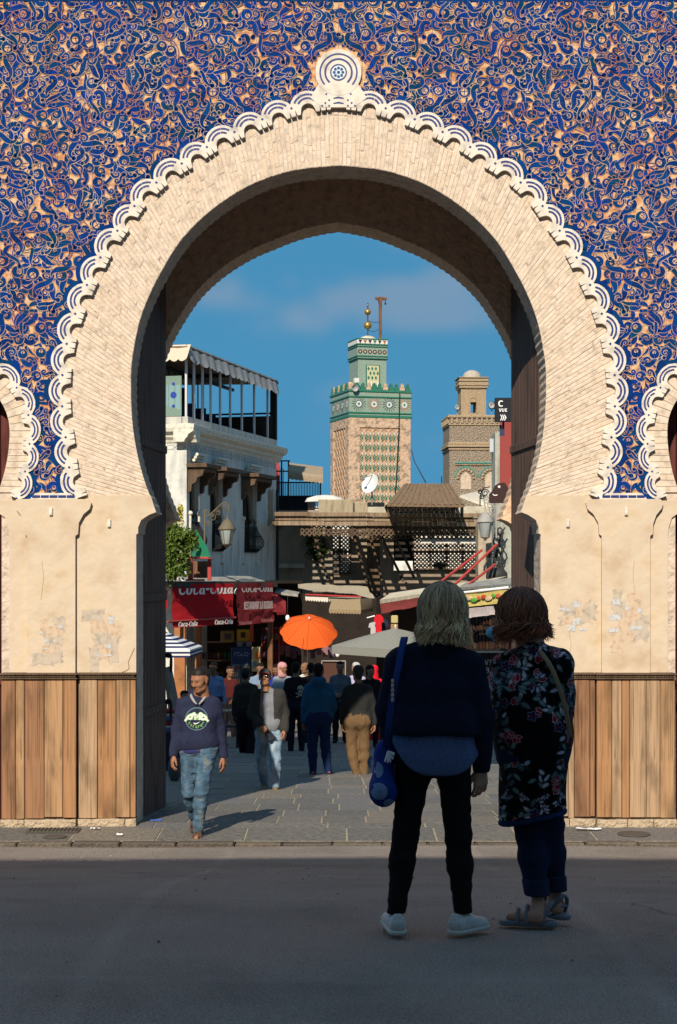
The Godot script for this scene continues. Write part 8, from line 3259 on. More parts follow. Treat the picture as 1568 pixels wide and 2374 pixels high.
func blonde_woman() -> void:
	var base := Vector3(0.461, height(0, 9.86), 9.86)
	var th := thing("person", "blonde woman in navy jumper and black trousers seen from behind, looking into the gate", "person", base)
	var j := skel(1.68, -1.0, {
		"hip0": Vector3(-0.090, 0.88, 0), "hip1": Vector3(0.090, 0.88, 0), "knee0": Vector3(-0.135, 0.47, -0.01), "knee1": Vector3(0.12, 0.47, -0.01),
		"ankle0": Vector3(-0.185, 0.095, 0.03), "ankle1": Vector3(0.14, 0.09, 0.02), "toe0": Vector3(-0.215, 0.035, -0.16), "toe1": Vector3(0.235, 0.035, -0.06),
		"sh0": Vector3(-0.175, 1.30, 0), "sh1": Vector3(0.185, 1.285, 0), "elbow0": Vector3(-0.222, 1.07, 0.01), "elbow1": Vector3(0.228, 1.05, 0.03),
		"wrist0": Vector3(-0.21, 0.86, -0.10), "wrist1": Vector3(0.228, 0.80, 0.0), "neck": Vector3(0.02, 1.42, 0.01), "head": Vector3(0.045, 1.565, -0.03), "turn": -0.18, "nod": -0.05, "palm1": Vector3(-0.5, 0, -1.0), "thumb1": Vector3(-1, 0, -0.4)})
	body_under(th, j, 1.08, Color(0.42, 0.25, 0.19), Color(0.2, 0.16, 0.1), 2, [0.7, 0.42], false, false)
	# trousers
	var black := cloth("trousers_black", Color(0.012, 0.011, 0.012), 8.0)
	var f := Field.new(Vector3(-0.36, 0.05, -0.26), Vector3(0.36, 1.05, 0.26), 0.011)
	add_legs(f, j, 1.0, LEGS, 0.004)
	f.fold(noise(301, 9.0, 2), 0.007, Vector3(0.6, 2.6, 0.6))
	f.cut(Vector3.DOWN, -0.10)
	garment(th, "trousers", f, black)
	# shirt tail below the jumper
	f = Field.new(Vector3(-0.36, 0.70, -0.26), Vector3(0.36, 1.12, 0.26), 0.009)
	f.cap(Vector3(-0.078, 0.85, 0.02), Vector3(0.078, 0.85, 0.02), 0.140, 0.140, 0, 0.05)
	f.cap(Vector3(-0.078, 0.76, 0.02), Vector3(0.078, 0.76, 0.02), 0.136, 0.136, 0, 0.05)
	f.cap(Vector3(-0.07, 1.0, 0.01), Vector3(0.07, 1.0, 0.01), 0.135, 0.135, 0, 0.05)
	f.fold(noise(302, 7.0, 3), 0.006, Vector3(1.2, 0.8, 1.2))
	for n in f.d.size():  # the tail is cut in a curve, longer at the back
		if f.d[n] < 0.1:
			var p := f.lo + Vector3(n % f.nx, (n / f.nx) % f.ny, n / (f.nx * f.ny)) * f.c
			var hem := 0.775 + 0.09 * pow(absf(p.x - 0.02) / 0.19, 3.0) + (0.0 if p.z > 0 else 0.05)
			f.d[n] = maxf(f.d[n], hem - p.y)
	garment(th, "shirt_tail", f, cloth("chambray", Color(0.10, 0.145, 0.29), 9.0, {"ns": 1.2}))
	# jumper
	var navy := cloth("jumper_navy", Color(0.014, 0.017, 0.036), 9.0, {"ns": 1.0})
	f = Field.new(Vector3(-0.40, 0.72, -0.30), Vector3(0.40, 1.50, 0.26), 0.010)
	add_torso(f, j, 1.05, TOP, 0.020, 1.02)
	f.cap(Vector3(-0.085, 1.0, 0.012), Vector3(0.085, 1.0, 0.012), 0.142, 0.142, TOP, 0.05)
	f.cut(Vector3.DOWN, -0.965)
	add_arms(f, j, 1.02, TOP, 0.010)
	f.cap(j.elbow1, j.wrist1 + Vector3(0, 0.0, 0), 0.052, 0.042, TOP, 0.02)
	f.fold(noise(303, 5.0, 3), 0.011, Vector3(1.0, 1.0, 1.0))
	for n in f.d.size():
		if f.d[n] < 0.1:
			var p := f.lo + Vector3(n % f.nx, (n / f.nx) % f.ny, n / (f.nx * f.ny)) * f.c
			if absf(p.x) > 0.21:
				f.d[n] = maxf(f.d[n], 0.775 - p.y)
	garment(th, "jumper", f, navy)
	# hair to the collar, streaked ash blonde
	var hx := head_xf(j)
	var m := Mb.new()
	var hf := Field.new(Vector3(-0.18, -0.22, -0.2), Vector3(0.18, 0.2, 0.2), 0.009)
	hf.cap(Vector3(0, 0.018, -0.032), Vector3(0, 0.026, -0.010), 0.086, 0.076, 0, 0.03)
	hf.cap(Vector3(0, 0.0, -0.04), Vector3(0, -0.12, -0.04), 0.080, 0.065, 0, 0.03)
	m = Mb.new()
	hf.mesh_into(m, [Color(0.20, 0.14, 0.085)], hx)
	var hair_m := vcol("hair", 0.55, {"spec": 0.5})
	var hair := part(th, "hair", m, hair_m, true)
	m = Mb.new()
	strands(m, hx, 1500, Vector3(0.118, 0.134, 0.132), Vector2(0.08, 0.19), 0.9, [Color(0.60, 0.40, 0.21), Color(0.72, 0.52, 0.30), Color(0.38, 0.24, 0.125), Color(0.24, 0.15, 0.085), Color(0.64, 0.47, 0.28)], 0.026, 0.0034, 61, 0.035)
	tag(part(hair, "strands", m, hair_m, true), "", "", "", "stuff")
	var white := mat("sneaker_white", Color(0.55, 0.55, 0.53), 0.7, {"tex": mottle(), "tri": 6.0})
	var sole := mat("sneaker_sole", Color(0.50, 0.48, 0.43), 0.8)
	sneaker(th, j.ankle0, j.toe0, white, sole)
	sneaker(th, j.ankle1, j.toe1, white, sole)
	# shoulder bag
	var bag := thing("shoulder_bag", "blue shoulder bag with pale dots hanging at the blonde woman's left side", "bag", base + Vector3(-0.25, 0.62, 0.02))
	var blue := cloth("bag_royal", Color(0.012, 0.035, 0.20), 7.0)
	var bf := Field.new(Vector3(-0.42, 0.58, -0.22), Vector3(-0.14, 1.02, 0.22), 0.008)
	bf.cap(Vector3(-0.245, 0.69, -0.11), Vector3(-0.245, 0.69, 0.11), 0.062, 0.062, 0, 0.03, Vector3(1.15, 1, 1))
	bf.cap(Vector3(-0.24, 0.88, -0.04), Vector3(-0.24, 0.88, 0.04), 0.030, 0.030, 0, 0.03)
	bf.cap(Vector3(-0.245, 0.70, 0.10), Vector3(-0.235, 0.90, 0.02), 0.056, 0.024, 0, 0.05)
	bf.cap(Vector3(-0.245, 0.70, -0.10), Vector3(-0.235, 0.90, -0.02), 0.056, 0.024, 0, 0.05)
	bf.cap(Vector3(-0.245, 0.68, 0.0), Vector3(-0.24, 0.85, 0.0), 0.062, 0.04, 0, 0.05)
	var bm := Mb.new()
	bf.mesh_into(bm, [Color.WHITE], Transform3D(Basis(), -Vector3(-0.25, 0.62, 0.02)))
	part(bag, "bag_body", bm, blue, true)
	m = Mb.new()
	var sp := []
	for q in [[-0.235, 0.90, 0.05], [-0.225, 1.0, 0.14], [-0.205, 1.16, 0.155], [-0.175, 1.30, 0.13], [-0.15, 1.415, 0.05], [-0.14, 1.42, -0.03], [-0.16, 1.30, -0.15], [-0.21, 1.02, -0.17], [-0.235, 0.90, -0.06]]:
		sp.append(Vector3(q[0], q[1], q[2]) - Vector3(-0.25, 0.62, 0.02))
	sp = spline(sp, 5)
	var rows := []
	for k in sp.size():
		rows.append(PackedVector3Array([sp[k] + Vector3(-0.016, 0, 0.004), sp[k] + Vector3(0, 0, 0.010), sp[k] + Vector3(0.016, 0, 0.004)]))
	m.grid(rows)
	part(bag, "strap", m, cloth("strap_blue", Color(0.02, 0.05, 0.20), 9.0), true)
	var pale := cloth("bag_dot", Color(0.16, 0.22, 0.36), 7.0)
	for q in [[-0.282, 0.80, 0.036], [-0.268, 0.705, 0.040], [-0.222, 0.645, 0.026]]:
		m = Mb.new()
		for e in 4:
			ribbon(m, arc(Vector2(q[0], q[1]), q[2] * (e + 0.5) / 4.0, 0, TAU, 18), [q[2] / 3.9], 0.0002 * e)
		press(m, bf, 0.004)
		part(bag, "pale_dot", m.shifted(-Vector3(-0.25, 0.62, 0.02)), pale, true)
	m = Mb.new()
	for k in 7:
		var a := -0.6 + k * 0.45
		m.tube([Vector3(0.025, 0.27, 0.10), Vector3(0.025 + cos(a) * 0.03, 0.27 - absf(sin(a)) * 0.05, 0.115 + 0.005 * k)], 0.005, 4)
	part(bag, "white_tassel", m, mat("tassel_white", Color(0.5, 0.5, 0.5), 0.8), true)
	m = Mb.new()
	for k in 5:
		m.ball(Vector3(0.045, 0.52 + k * 0.022, 0.155), Vector3(0.008, 0.012, 0.006), 6, 4)
	part(bag, "beads", m, mat("beads_pale", Color(0.5, 0.35, 0.25), 0.6), true)

func flower_tex() -> Texture2D:
	if texs.has("flowers"):
		return texs.flowers
	var W := 1024
	var im := Image.create(W, W, false, Image.FORMAT_RGB8)
	im.fill(Color(0.055, 0.045, 0.055))
	var g := RandomNumberGenerator.new()
	g.seed = 99
	var blob := func(o: Vector2, a: float, l: float, w: float, c: Color, rim: Color) -> void:
		for pas in 2:
			var grow := 5.0 if pas == 0 else 0.0
			var n := int(l + 10)
			for i in n:
				var t := (i + 0.5) / n
				var p := o + Vector2(cos(a), sin(a)) * (l * t)
				var r := int(sin(PI * pow(t, 0.8)) * w + grow)
				if r > 0:
					for y in range(-r, r + 1):
						var hw := int(sqrt(float(r * r - y * y)))
						var x0 := int(p.x) - hw
						var yy := posmod(int(p.y) + y, W)
						im.fill_rect(Rect2i(posmod(x0, W), yy, 2 * hw + 1, 1), rim if pas == 0 else c)
	var leafc := [Color(0.42, 0.52, 0.52), Color(0.78, 0.74, 0.76), Color(0.70, 0.70, 0.78), Color(0.30, 0.40, 0.40)]
	for k in 84:
		var o := Vector2(g.randf() * W, g.randf() * W)
		var a := g.randf() * TAU
		# a trailing stem, leaves and a flower
		var p := o
		var f := a
		for i in 60:
			im.fill_rect(Rect2i(posmod(int(p.x), W), posmod(int(p.y), W), 3, 3), Color(0.30, 0.36, 0.36))
			p += Vector2(cos(f), sin(f)) * 3.0
			f += 0.03 * sin(i * 0.2 + k)
		if k % 2 == 0:
			for e in 3:
				blob.call(o, a + 2.0 + e * 0.75, g.randf_range(34, 48), g.randf_range(10, 14), Color(0.58, 0.08, 0.17) if e != 1 else Color(0.48, 0.07, 0.15), Color(0.68, 0.54, 0.56))
		else:
			for e in 4:
				blob.call(o, a + 1.6 + e * 0.8, g.randf_range(30, 42), g.randf_range(7, 10), leafc[1 + k % 2], Color(0.22, 0.20, 0.24))
		for e in 3:
			blob.call(o + Vector2(cos(a), sin(a)) * (50.0 + e * 45.0), a + (0.8 if e % 2 else -0.8), g.randf_range(36, 58), g.randf_range(8, 12), leafc[g.randi() % 4], Color(0.28, 0.36, 0.38))
		if k % 5 == 0:
			for e in 5:
				blob.call(o + Vector2(-60, 30), TAU * e / 5.0, 32, 11, Color(0.06, 0.09, 0.24), Color(0.4, 0.4, 0.5))
			blob.call(o + Vector2(-66, 30), 0, 14, 8, Color(0.55, 0.05, 0.14), Color(0.06, 0.06, 0.1))
	texs.flowers = ImageTexture.create_from_image(im)
	return texs.flowers

func floral_woman() -> void:
	var base := Vector3(0.99, height(0, 9.62), 9.62)
	var th := thing("person", "auburn haired woman in a long black flowered coat beside the blonde woman", "person", base)
	var j := skel(1.66, -1.0, {
		"hip0": Vector3(-0.095, 0.87, 0), "hip1": Vector3(0.05, 0.87, 0), "knee0": Vector3(-0.035, 0.46, -0.02), "knee1": Vector3(0.065, 0.47, -0.06),
		"ankle0": Vector3(0.0, 0.10, 0.05), "ankle1": Vector3(0.10, 0.115, -0.08), "toe0": Vector3(-0.14, 0.045, 0.02), "toe1": Vector3(0.03, 0.05, -0.18),
		"sh0": Vector3(-0.145, 1.27, -0.04), "sh1": Vector3(0.10, 1.295, 0.04), "elbow0": Vector3(-0.18, 1.03, -0.06), "elbow1": Vector3(0.11, 1.06, -0.06),
		"wrist0": Vector3(-0.165, 1.24, -0.18), "wrist1": Vector3(0.05, 0.95, -0.2), "neck": Vector3(-0.02, 1.40, 0.0), "head": Vector3(-0.075, 1.55, -0.04), "turn": 0.75, "nod": 0.05, "palm0": Vector3(0.6, 0, -0.6), "thumb0": Vector3(1, 0, 0.3)})
	body_under(th, j, 1.05, Color(0.40, 0.22, 0.16), Color(0.05, 0.02, 0.012), 2, [0.75, 0.6])
	var f := Field.new(Vector3(-0.36, 0.10, -0.34), Vector3(0.36, 1.0, 0.30), 0.011)
	add_legs(f, j, 1.10, LEGS, 0.008)
	f.fold(noise(311, 8.0, 2), 0.007, Vector3(0.7, 1.8, 0.7))
	f.cut(Vector3.DOWN, -0.165)
	garment(th, "jeans", f, cloth("jeans_dark", Color(0.012, 0.022, 0.055), 9.0, {"ns": 1.0}))
	for n in 2:
		f = Field.new(j["ankle%d" % n] - Vector3(0.12, 0.0, 0.12), j["ankle%d" % n] + Vector3(0.12, 0.22, 0.12), 0.008)
		f.cap((j["ankle%d" % n] as Vector3).lerp(j["knee%d" % n], 0.05), (j["ankle%d" % n] as Vector3).lerp(j["knee%d" % n], 0.5), 0.062, 0.070, 0, 0.01)
		f.cut(Vector3.DOWN, -0.155)
		f.cut(Vector3.UP, 0.235)
		garment(th, "turn_up", f, cloth("jeans_cuff", Color(0.016, 0.026, 0.06), 9.0))
	# coat
	f = Field.new(Vector3(-0.42, 0.44, -0.42), Vector3(0.40, 1.48, 0.34), 0.010)
	add_torso(f, j, 0.98, TOP, 0.018, 1.0)
	for s in SIDE:
		f.cap(Vector3(s * 0.062 - 0.018, 1.15, 0.01), Vector3(s * 0.045 - 0.028, 0.45, 0.0), 0.108, 0.120, TOP, 0.08)
	f.cap(Vector3(-0.01, 1.0, 0.03), Vector3(-0.015, 0.75, 0.03), 0.132, 0.136, TOP, 0.06)
	add_arms(f, j, 1.1, TOP, 0.022)
	f.cap(j.elbow0 + Vector3(0.03, 0.02, 0), j.sh0 + Vector3(0.03, -0.1, 0), 0.068, 0.062, TOP, 0.05)
	f.fold(noise(312, 4.5, 3), 0.014, Vector3(1.5, 0.55, 1.5))
	f.cut(Vector3(0.20, -1, 0).normalized(), -0.545)
	var coat := mat("coat_flowers", Color(0.9, 0.9, 0.9), 0.85, {"tex": flower_tex(), "tri": 1.25, "world": false, "nrm": weave(), "ns": 0.3, "spec": 0.2})
	garment(th, "coat", f, coat)
	# dark blue hem band
	f = Field.new(Vector3(-0.42, 0.40, -0.30), Vector3(0.40, 0.70, 0.30), 0.010)
	for s in SIDE:
		f.cap(Vector3(s * 0.062 - 0.018, 1.15, 0.01), Vector3(s * 0.045 - 0.028, 0.45, 0.0), 0.111, 0.123, TOP, 0.08)
	f.fold(noise(312, 4.5, 3), 0.014, Vector3(1.5, 0.55, 1.5))
	f.cut(Vector3(0.20, -1, 0).normalized(), -0.518)
	f.cut(Vector3(-0.20, 1, 0).normalized(), 0.546)
	garment(th, "hem_band", f, cloth("hem_blue", Color(0.012, 0.03, 0.09), 9.0))
	var hx := head_xf(j)
	var hf := Field.new(Vector3(-0.18, -0.22, -0.2), Vector3(0.18, 0.2, 0.2), 0.009)
	hf.cap(Vector3(0, 0.018, -0.032), Vector3(0, 0.026, -0.010), 0.086, 0.076, 0, 0.03)
	hf.cap(Vector3(0, 0.0, -0.04), Vector3(0, -0.10, -0.04), 0.082, 0.07, 0, 0.03)
	var m := Mb.new()
	hf.mesh_into(m, [Color(0.035, 0.014, 0.008)], hx)
	var hair_m := mats["hair"] as Material
	var hair := part(th, "hair", m, hair_m, true)
	m = Mb.new()
	strands(m, hx, 1300, Vector3(0.122, 0.132, 0.130), Vector2(0.05, 0.15), 0.75, [Color(0.16, 0.048, 0.020), Color(0.25, 0.075, 0.030), Color(0.09, 0.030, 0.015), Color(0.32, 0.10, 0.04)], 0.042, 0.0035, 62, 0.025)
	tag(part(hair, "strands", m, hair_m, true), "", "", "", "stuff")
	var lea := mat("sandal_grey", Color(0.13, 0.15, 0.18), 0.6)
	sandal(th, j.ankle0, j.toe0, lea)
	sandal(th, j.ankle1, j.toe1, lea)
	# tan strap of a bag worn in front
	var bag := thing("bag_strap", "thin tan bag strap across the flowered coat's back", "bag strap", base + Vector3(0.1, 1.2, 0.1))
	m = Mb.new()
	var cf := f
	var pts := []
	for q in [[0.0, 1.37, 0.09], [0.045, 1.30, 0.14], [0.085, 1.20, 0.16], [0.12, 1.08, 0.155], [0.145, 0.95, 0.13]]:
		pts.append(Vector3(q[0], q[1], q[2]) - Vector3(0.1, 1.2, 0.1))
	pts = spline(pts, 5)
	var rows := []
	for p in pts:
		rows.append(PackedVector3Array([p + Vector3(-0.011, -0.003, 0.012), p + Vector3(0, 0, 0.018), p + Vector3(0.011, 0.003, 0.012)]))
	m.grid(rows)
	part(bag, "strap", m, mat("strap_tan", Color(0.24, 0.17, 0.10), 0.7), true)

func denim(key: String, c: Color, fade: Color) -> StandardMaterial3D:
	return mat(key, Color.WHITE, 0.9, {"tex": ramp_tex(key, noise(hash(key) % 999, 0.016, 4), [[0.0, c * 0.55], [0.4, c], [0.62, c * 1.3], [0.8, fade], [1.0, fade]], 256, 256), "tri": Vector3(1.6, 0.9, 1.6), "world": false, "nrm": weave(), "ns": 0.5, "spec": 0.2})

func walking_man() -> void:
	var base := at(460, 1945, 17.28)
	var th := thing("person", "young man in navy hooded sweatshirt and faded jeans walking out of the gate", "person", base)
	var j := skel(1.76, 1.0, {
		"hip0": Vector3(-0.085, 0.92, 0.0), "hip1": Vector3(0.085, 0.92, 0.02), "knee0": Vector3(-0.105, 0.49, -0.02), "knee1": Vector3(0.035, 0.50, 0.10),
		"ankle0": Vector3(-0.055, 0.155, -0.30), "ankle1": Vector3(-0.005, 0.09, 0.02), "toe0": Vector3(-0.06, 0.055, -0.17), "toe1": Vector3(-0.01, 0.035, 0.18),
		"elbow0": Vector3(-0.225, 1.12, -0.03), "wrist0": Vector3(-0.255, 0.875, 0.06), "elbow1": Vector3(0.215, 1.11, -0.05), "wrist1": Vector3(0.255, 0.855, 0.0),
		"head": Vector3(0.02, 1.635, 0.045), "turn": -0.62, "nod": 0.20})
	body_under(th, j, 0.98, Color(0.27, 0.125, 0.07), Color(0.014, 0.011, 0.010), 0, [0.5, 0.42])
	var f := Field.new(Vector3(-0.32, 0.05, -0.44), Vector3(0.32, 1.05, 0.30), 0.011)
	add_legs(f, j, 0.98, LEGS, 0.012)
	f.fold(noise(321, 9.0, 3), 0.014, Vector3(0.8, 1.5, 0.8))
	garment(th, "jeans", f, denim("denim_faded", Color(0.060, 0.110, 0.165), Color(0.15, 0.175, 0.17)))
	f = Field.new(Vector3(-0.42, 0.84, -0.30), Vector3(0.42, 1.56, 0.32), 0.010)
	add_torso(f, j, 0.98, TOP, 0.018, 0.99)
	f.cap(Vector3(-0.07, 0.99, 0.01), Vector3(0.07, 0.99, 0.01), 0.122, 0.122, TOP, 0.05)
	f.cut(Vector3.DOWN, -0.93)
	add_arms(f, j, 1.04, TOP, 0.012)
	f.cap(j.neck + Vector3(-0.045, -0.01, -0.05), j.neck + Vector3(0.045, -0.01, -0.05), 0.068, 0.068, TOP, 0.03)
	f.fold(noise(322, 5.5, 3), 0.013, Vector3(1.0, 0.9, 1.0))
	var navy := cloth("hoodie_navy", Color(0.024, 0.028, 0.060), 8.0)
	var hood := garment(th, "sweatshirt", f, navy)
	var cuff := cloth("cuff_purple", Color(0.035, 0.038, 0.14), 8.0)
	for n in 2:
		var m := Mb.new()
		var w: Vector3 = j["wrist%d" % n]
		var e: Vector3 = j["elbow%d" % n]
		m.tube([w + (e - w) * 0.16, w + (e - w) * 0.02, w - (e - w) * 0.03], [0.050, 0.045, 0.042], 12)
		part(hood, "cuff", m, cuff, true)
	# hem rib, pocket edge, white hood lining
	var hm := Field.new(Vector3(-0.3, 0.86, -0.2), Vector3(0.3, 1.0, 0.22), 0.009)
	hm.cap(Vector3(-0.07, 0.93, 0.01), Vector3(0.07, 0.93, 0.01), 0.121, 0.121, 0, 0.03)
	hm.cut(Vector3.DOWN, -0.895)
	hm.cut(Vector3.UP, 0.94)
	garment(hood, "hem_rib", hm, cuff)
	var m := Mb.new()
	for s in SIDE:
		m.tube(spline([Vector3(s * 0.012, 1.395, 0.105), Vector3(s * 0.045, 1.43, 0.08), Vector3(s * 0.075, 1.475, 0.02), Vector3(s * 0.065, 1.495, -0.05)], 4), [0.006, 0.008, 0.010, 0.012, 0.013, 0.014, 0.014, 0.014, 0.014, 0.014, 0.014, 0.014, 0.014], 8)
	part(hood, "hood_lining", m, cloth("lining_white", Color(0.34, 0.34, 0.34), 8.0), true)
	# chest emblem: ring, capitals with swung arms, green word, tick
	var white := mat("print_white", Color(0.62, 0.64, 0.58), 0.8)
	var green := mat("print_green", Color(0.16, 0.36, 0.10), 0.8)
	var teal := mat("print_teal", Color(0.10, 0.16, 0.20), 0.8)
	var c := Vector2(-0.012, 1.245)
	m = Mb.new()
	ribbon(m, arc(c, 0.112, 0, TAU, 40), [0.009], 0.0)
	part(hood, "emblem_ring", press(m, f, 0.005), teal, true)
	var bars_ := [[[-0.055, -0.01], [-0.036, 0.045], [-0.018, 0.045], [-0.016, -0.015]], [[0.005, -0.015], [0.005, 0.045]], [[0.030, -0.015], [0.030, 0.045], [0.052, 0.045], [0.054, 0.018], [0.034, 0.012], [0.062, -0.012]], [[-0.055, -0.005], [-0.095, 0.0], [-0.118, -0.028]], [[-0.036, 0.045], [-0.075, 0.03], [-0.10, 0.0]], [[0.06, -0.01], [0.095, -0.005], [0.122, -0.030]], [[0.052, 0.04], [0.085, 0.025], [0.105, -0.002]]]
	for pas in 2:
		m = Mb.new()
		for b in bars_:
			var pts := PackedVector2Array()
			for q in b:
				pts.append(c + Vector2(q[0], q[1] + 0.005))
			ribbon(m, PackedVector2Array(spline(pts, 4)) if b.size() > 2 else pts, [0.030 if pas == 0 else 0.019], 0.001 * pas)
		part(hood, "emblem_capitals", press(m, f, 0.0055), green if pas == 0 else white, true)
	m = Mb.new()
	for k in 7:
		var a := PI + 0.55 + k * 0.34
		var p := c + Vector2(cos(a), sin(a)) * 0.082
		ribbon(m, PackedVector2Array([p + Vector2(-0.008, -0.012), p + Vector2(-0.006, 0.012), p + Vector2(0.008, 0.010)]), [0.008], 0.0)
		if k % 2:
			ribbon(m, PackedVector2Array([p + Vector2(-0.006, 0.0), p + Vector2(0.008, -0.012)]), [0.008], 0.001)
	part(hood, "emblem_word", press(m, f, 0.006), green, true)
	m = Mb.new()
	ribbon(m, PackedVector2Array([c + Vector2(-0.032, -0.036), c + Vector2(-0.02, -0.05), c + Vector2(0.005, -0.044), c + Vector2(0.035, -0.028)]), [0.006, 0.016, 0.010, 0.002], 0.0)
	part(hood, "emblem_tick", press(m, f, 0.0065), white, true)
	m = Mb.new()
	for s in SIDE:
		ribbon(m, PackedVector2Array([Vector2(s * 0.05, 1.10), Vector2(s * 0.10, 1.03), Vector2(s * 0.115, 0.96)]), [0.007], 0.0)
	part(hood, "pocket_edge", press(m, f, 0.004), cloth("pocket_dark", Color(0.016, 0.02, 0.05), 8.0), true)
	var lea := mat("sandal_brown", Color(0.07, 0.045, 0.035), 0.7)
	sandal(th, j.ankle0, j.toe0, lea)
	sandal(th, j.ankle1, j.toe1, lea)

func cap_man() -> void:
	var base := at(622, 1838, 23.1)
	var th := thing("person", "man in dark open jacket, sunglasses and red brimmed cap looking up", "person", base)
	var j := skel(1.72, 1.0, {
		"knee0": Vector3(-0.10, 0.49, 0.0), "ankle0": Vector3(-0.07, 0.10, -0.22), "toe0": Vector3(-0.08, 0.05, -0.06), "knee1": Vector3(0.10, 0.50, 0.12), "ankle1": Vector3(0.10, 0.12, 0.20), "toe1": Vector3(0.12, 0.09, 0.37),
		"elbow0": Vector3(-0.225, 1.09, 0.0), "wrist0": Vector3(-0.10, 0.96, 0.19), "elbow1": Vector3(0.215, 1.10, -0.04), "wrist1": Vector3(0.225, 0.88, 0.08),
		"sh0": Vector3(-0.165, 1.345, 0), "sh1": Vector3(0.155, 1.345, 0), "head": Vector3(-0.05, 1.585, 0.03), "neck": Vector3(-0.02, 1.44, 0.0), "nod": -0.28, "turn": -0.05, "palm0": Vector3(0, -0.6, -0.8)})
	var skin := Color(0.32, 0.155, 0.09)
	var pal_hair := Color(0.012, 0.01, 0.01)
	var f := Field.new(Vector3(-0.32, 0.02, -0.36), Vector3(0.32, 1.05, 0.36), 0.012)
	body_under(th, j, 0.98, skin, pal_hair, 2, [0.9, 0.5], false, false)
	add_legs(f, j, 1.02, LEGS, 0.014)
	f.fold(noise(331, 8.0, 3), 0.014, Vector3(0.8, 1.4, 0.8))
	f.cut(Vector3.DOWN, -0.07)
	garment(th, "jeans", f, denim("denim_pale", Color(0.19, 0.27, 0.36), Color(0.34, 0.40, 0.45)))
	f = Field.new(Vector3(-0.30, 0.82, -0.2), Vector3(0.30, 1.50, 0.26), 0.012)
	add_torso(f, j, 1.0, TOP, 0.012, 0.97)
	f.cap(Vector3(-0.07, 0.93, 0.02), Vector3(0.07, 0.93, 0.02), 0.12, 0.12, TOP, 0.04)
	f.fold(noise(332, 6.0, 3), 0.012, Vector3(1, 1, 1))
	f.cut(Vector3.DOWN, -0.865)
	garment(th, "shirt", f, cloth("shirt_grey", Color(0.21, 0.225, 0.26), 8.0))
	f = Field.new(Vector3(-0.36, 0.78, -0.26), Vector3(0.36, 1.50, 0.30), 0.012)
	add_torso(f, j, 1.02, TOP, 0.024, 0.95)
	f.cut(Vector3.DOWN, -0.86)
	add_arms(f, j, 1.05, TOP, 0.022)
	f.fold(noise(333, 6.0, 3), 0.012, Vector3(1, 0.8, 1))
	for n in f.d.size():  # open down the front
		if f.d[n] < 0.1:
			var p := f.lo + Vector3(n % f.nx, (n / f.nx) % f.ny, n / (f.nx * f.ny)) * f.c
			if p.z > 0.0 and p.y > 0.8:
				var w := 0.085 + 0.03 * (1.4 - p.y)
				var away: float = p.distance_to(Geometry3D.get_closest_point_to_segment(p, j.elbow0, j.wrist0))
				if away > 0.08:
					f.d[n] = maxf(f.d[n], w - absf(p.x + 0.02))
	garment(th, "jacket", f, cloth("jacket_dark", Color(0.045, 0.043, 0.042), 8.0))
	var hx := head_xf(j)
	# dark sheet put in for the shadow below his forearm
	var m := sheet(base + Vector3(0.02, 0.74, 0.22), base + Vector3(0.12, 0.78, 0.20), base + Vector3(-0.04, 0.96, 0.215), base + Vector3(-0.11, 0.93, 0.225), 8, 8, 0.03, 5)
	var jk := solo("arm_shadow_sheet", "dark sheet standing in for the arm shadow of the man in the red brimmed cap", "garment", m, cloth("arm_shadow_dark", Color(0.03, 0.035, 0.05), 8.0), base + Vector3(0, 0.8, 0.2))
	# cap and sunglasses
	var cf := Field.new(Vector3(-0.13, 0.0, -0.15), Vector3(0.13, 0.17, 0.19), 0.006)
	cf.cap(Vector3(0, 0.048, -0.028), Vector3(0, 0.052, 0.014), 0.089, 0.083, 0, 0.006)
	cf.cut(Vector3(0, -1, 0.1), -0.035)
	m = Mb.new()
	cf.mesh_into(m, [Color.WHITE], hx)
	var cap := part(th, "cap", m, cloth("cap_dark", Color(0.07, 0.065, 0.07), 9.0), true)
	m = Mb.new()
	var rows := []
	for k in 3:
		var row := PackedVector3Array()
		for i in 11:
			var a := PI * (0.12 + 0.76 * i / 10.0)
			var r: float = 0.078 + 0.034 * k
			row.append(hx * Vector3(cos(a) * 0.082, 0.060 - 0.010 * k - 0.012 * absf(cos(a)), 0.018 + sin(a) * r))
		row.reverse()
		rows.append(row)
	m.grid(rows)
	part(cap, "brim", m, mat("brim_red", Color(0.34, 0.03, 0.03), 0.7), true)
	m = Mb.new()
	for s in SIDE:
		m.ball(hx * Vector3(s * 0.033, 0.0, 0.102), Vector3(0.029, 0.020, 0.008), 12, 8, hx.basis.orthonormalized())
		m.tube([hx * Vector3(s * 0.062, 0.004, 0.096), hx * Vector3(s * 0.082, 0.006, 0.03), hx * Vector3(s * 0.083, 0.0, -0.02)], 0.004, 4)
	m.tube([hx * Vector3(-0.01, 0.005, 0.108), hx * Vector3(0.01, 0.005, 0.108)], 0.003, 4)
	part(th, "sunglasses", m, mat("lens_dark", Color(0.03, 0.035, 0.03), 0.08, {"spec": 1.0, "metal": 0.6}), true)
	var tan := mat("shoe_tan", Color(0.20, 0.13, 0.08), 0.8)
	var sole := mat("shoe_sole_cream", Color(0.5, 0.44, 0.34), 0.8)
	sneaker(th, j.ankle0, j.toe0, tan, sole)
	sneaker(th, j.ankle1, j.toe1, tan, sole)

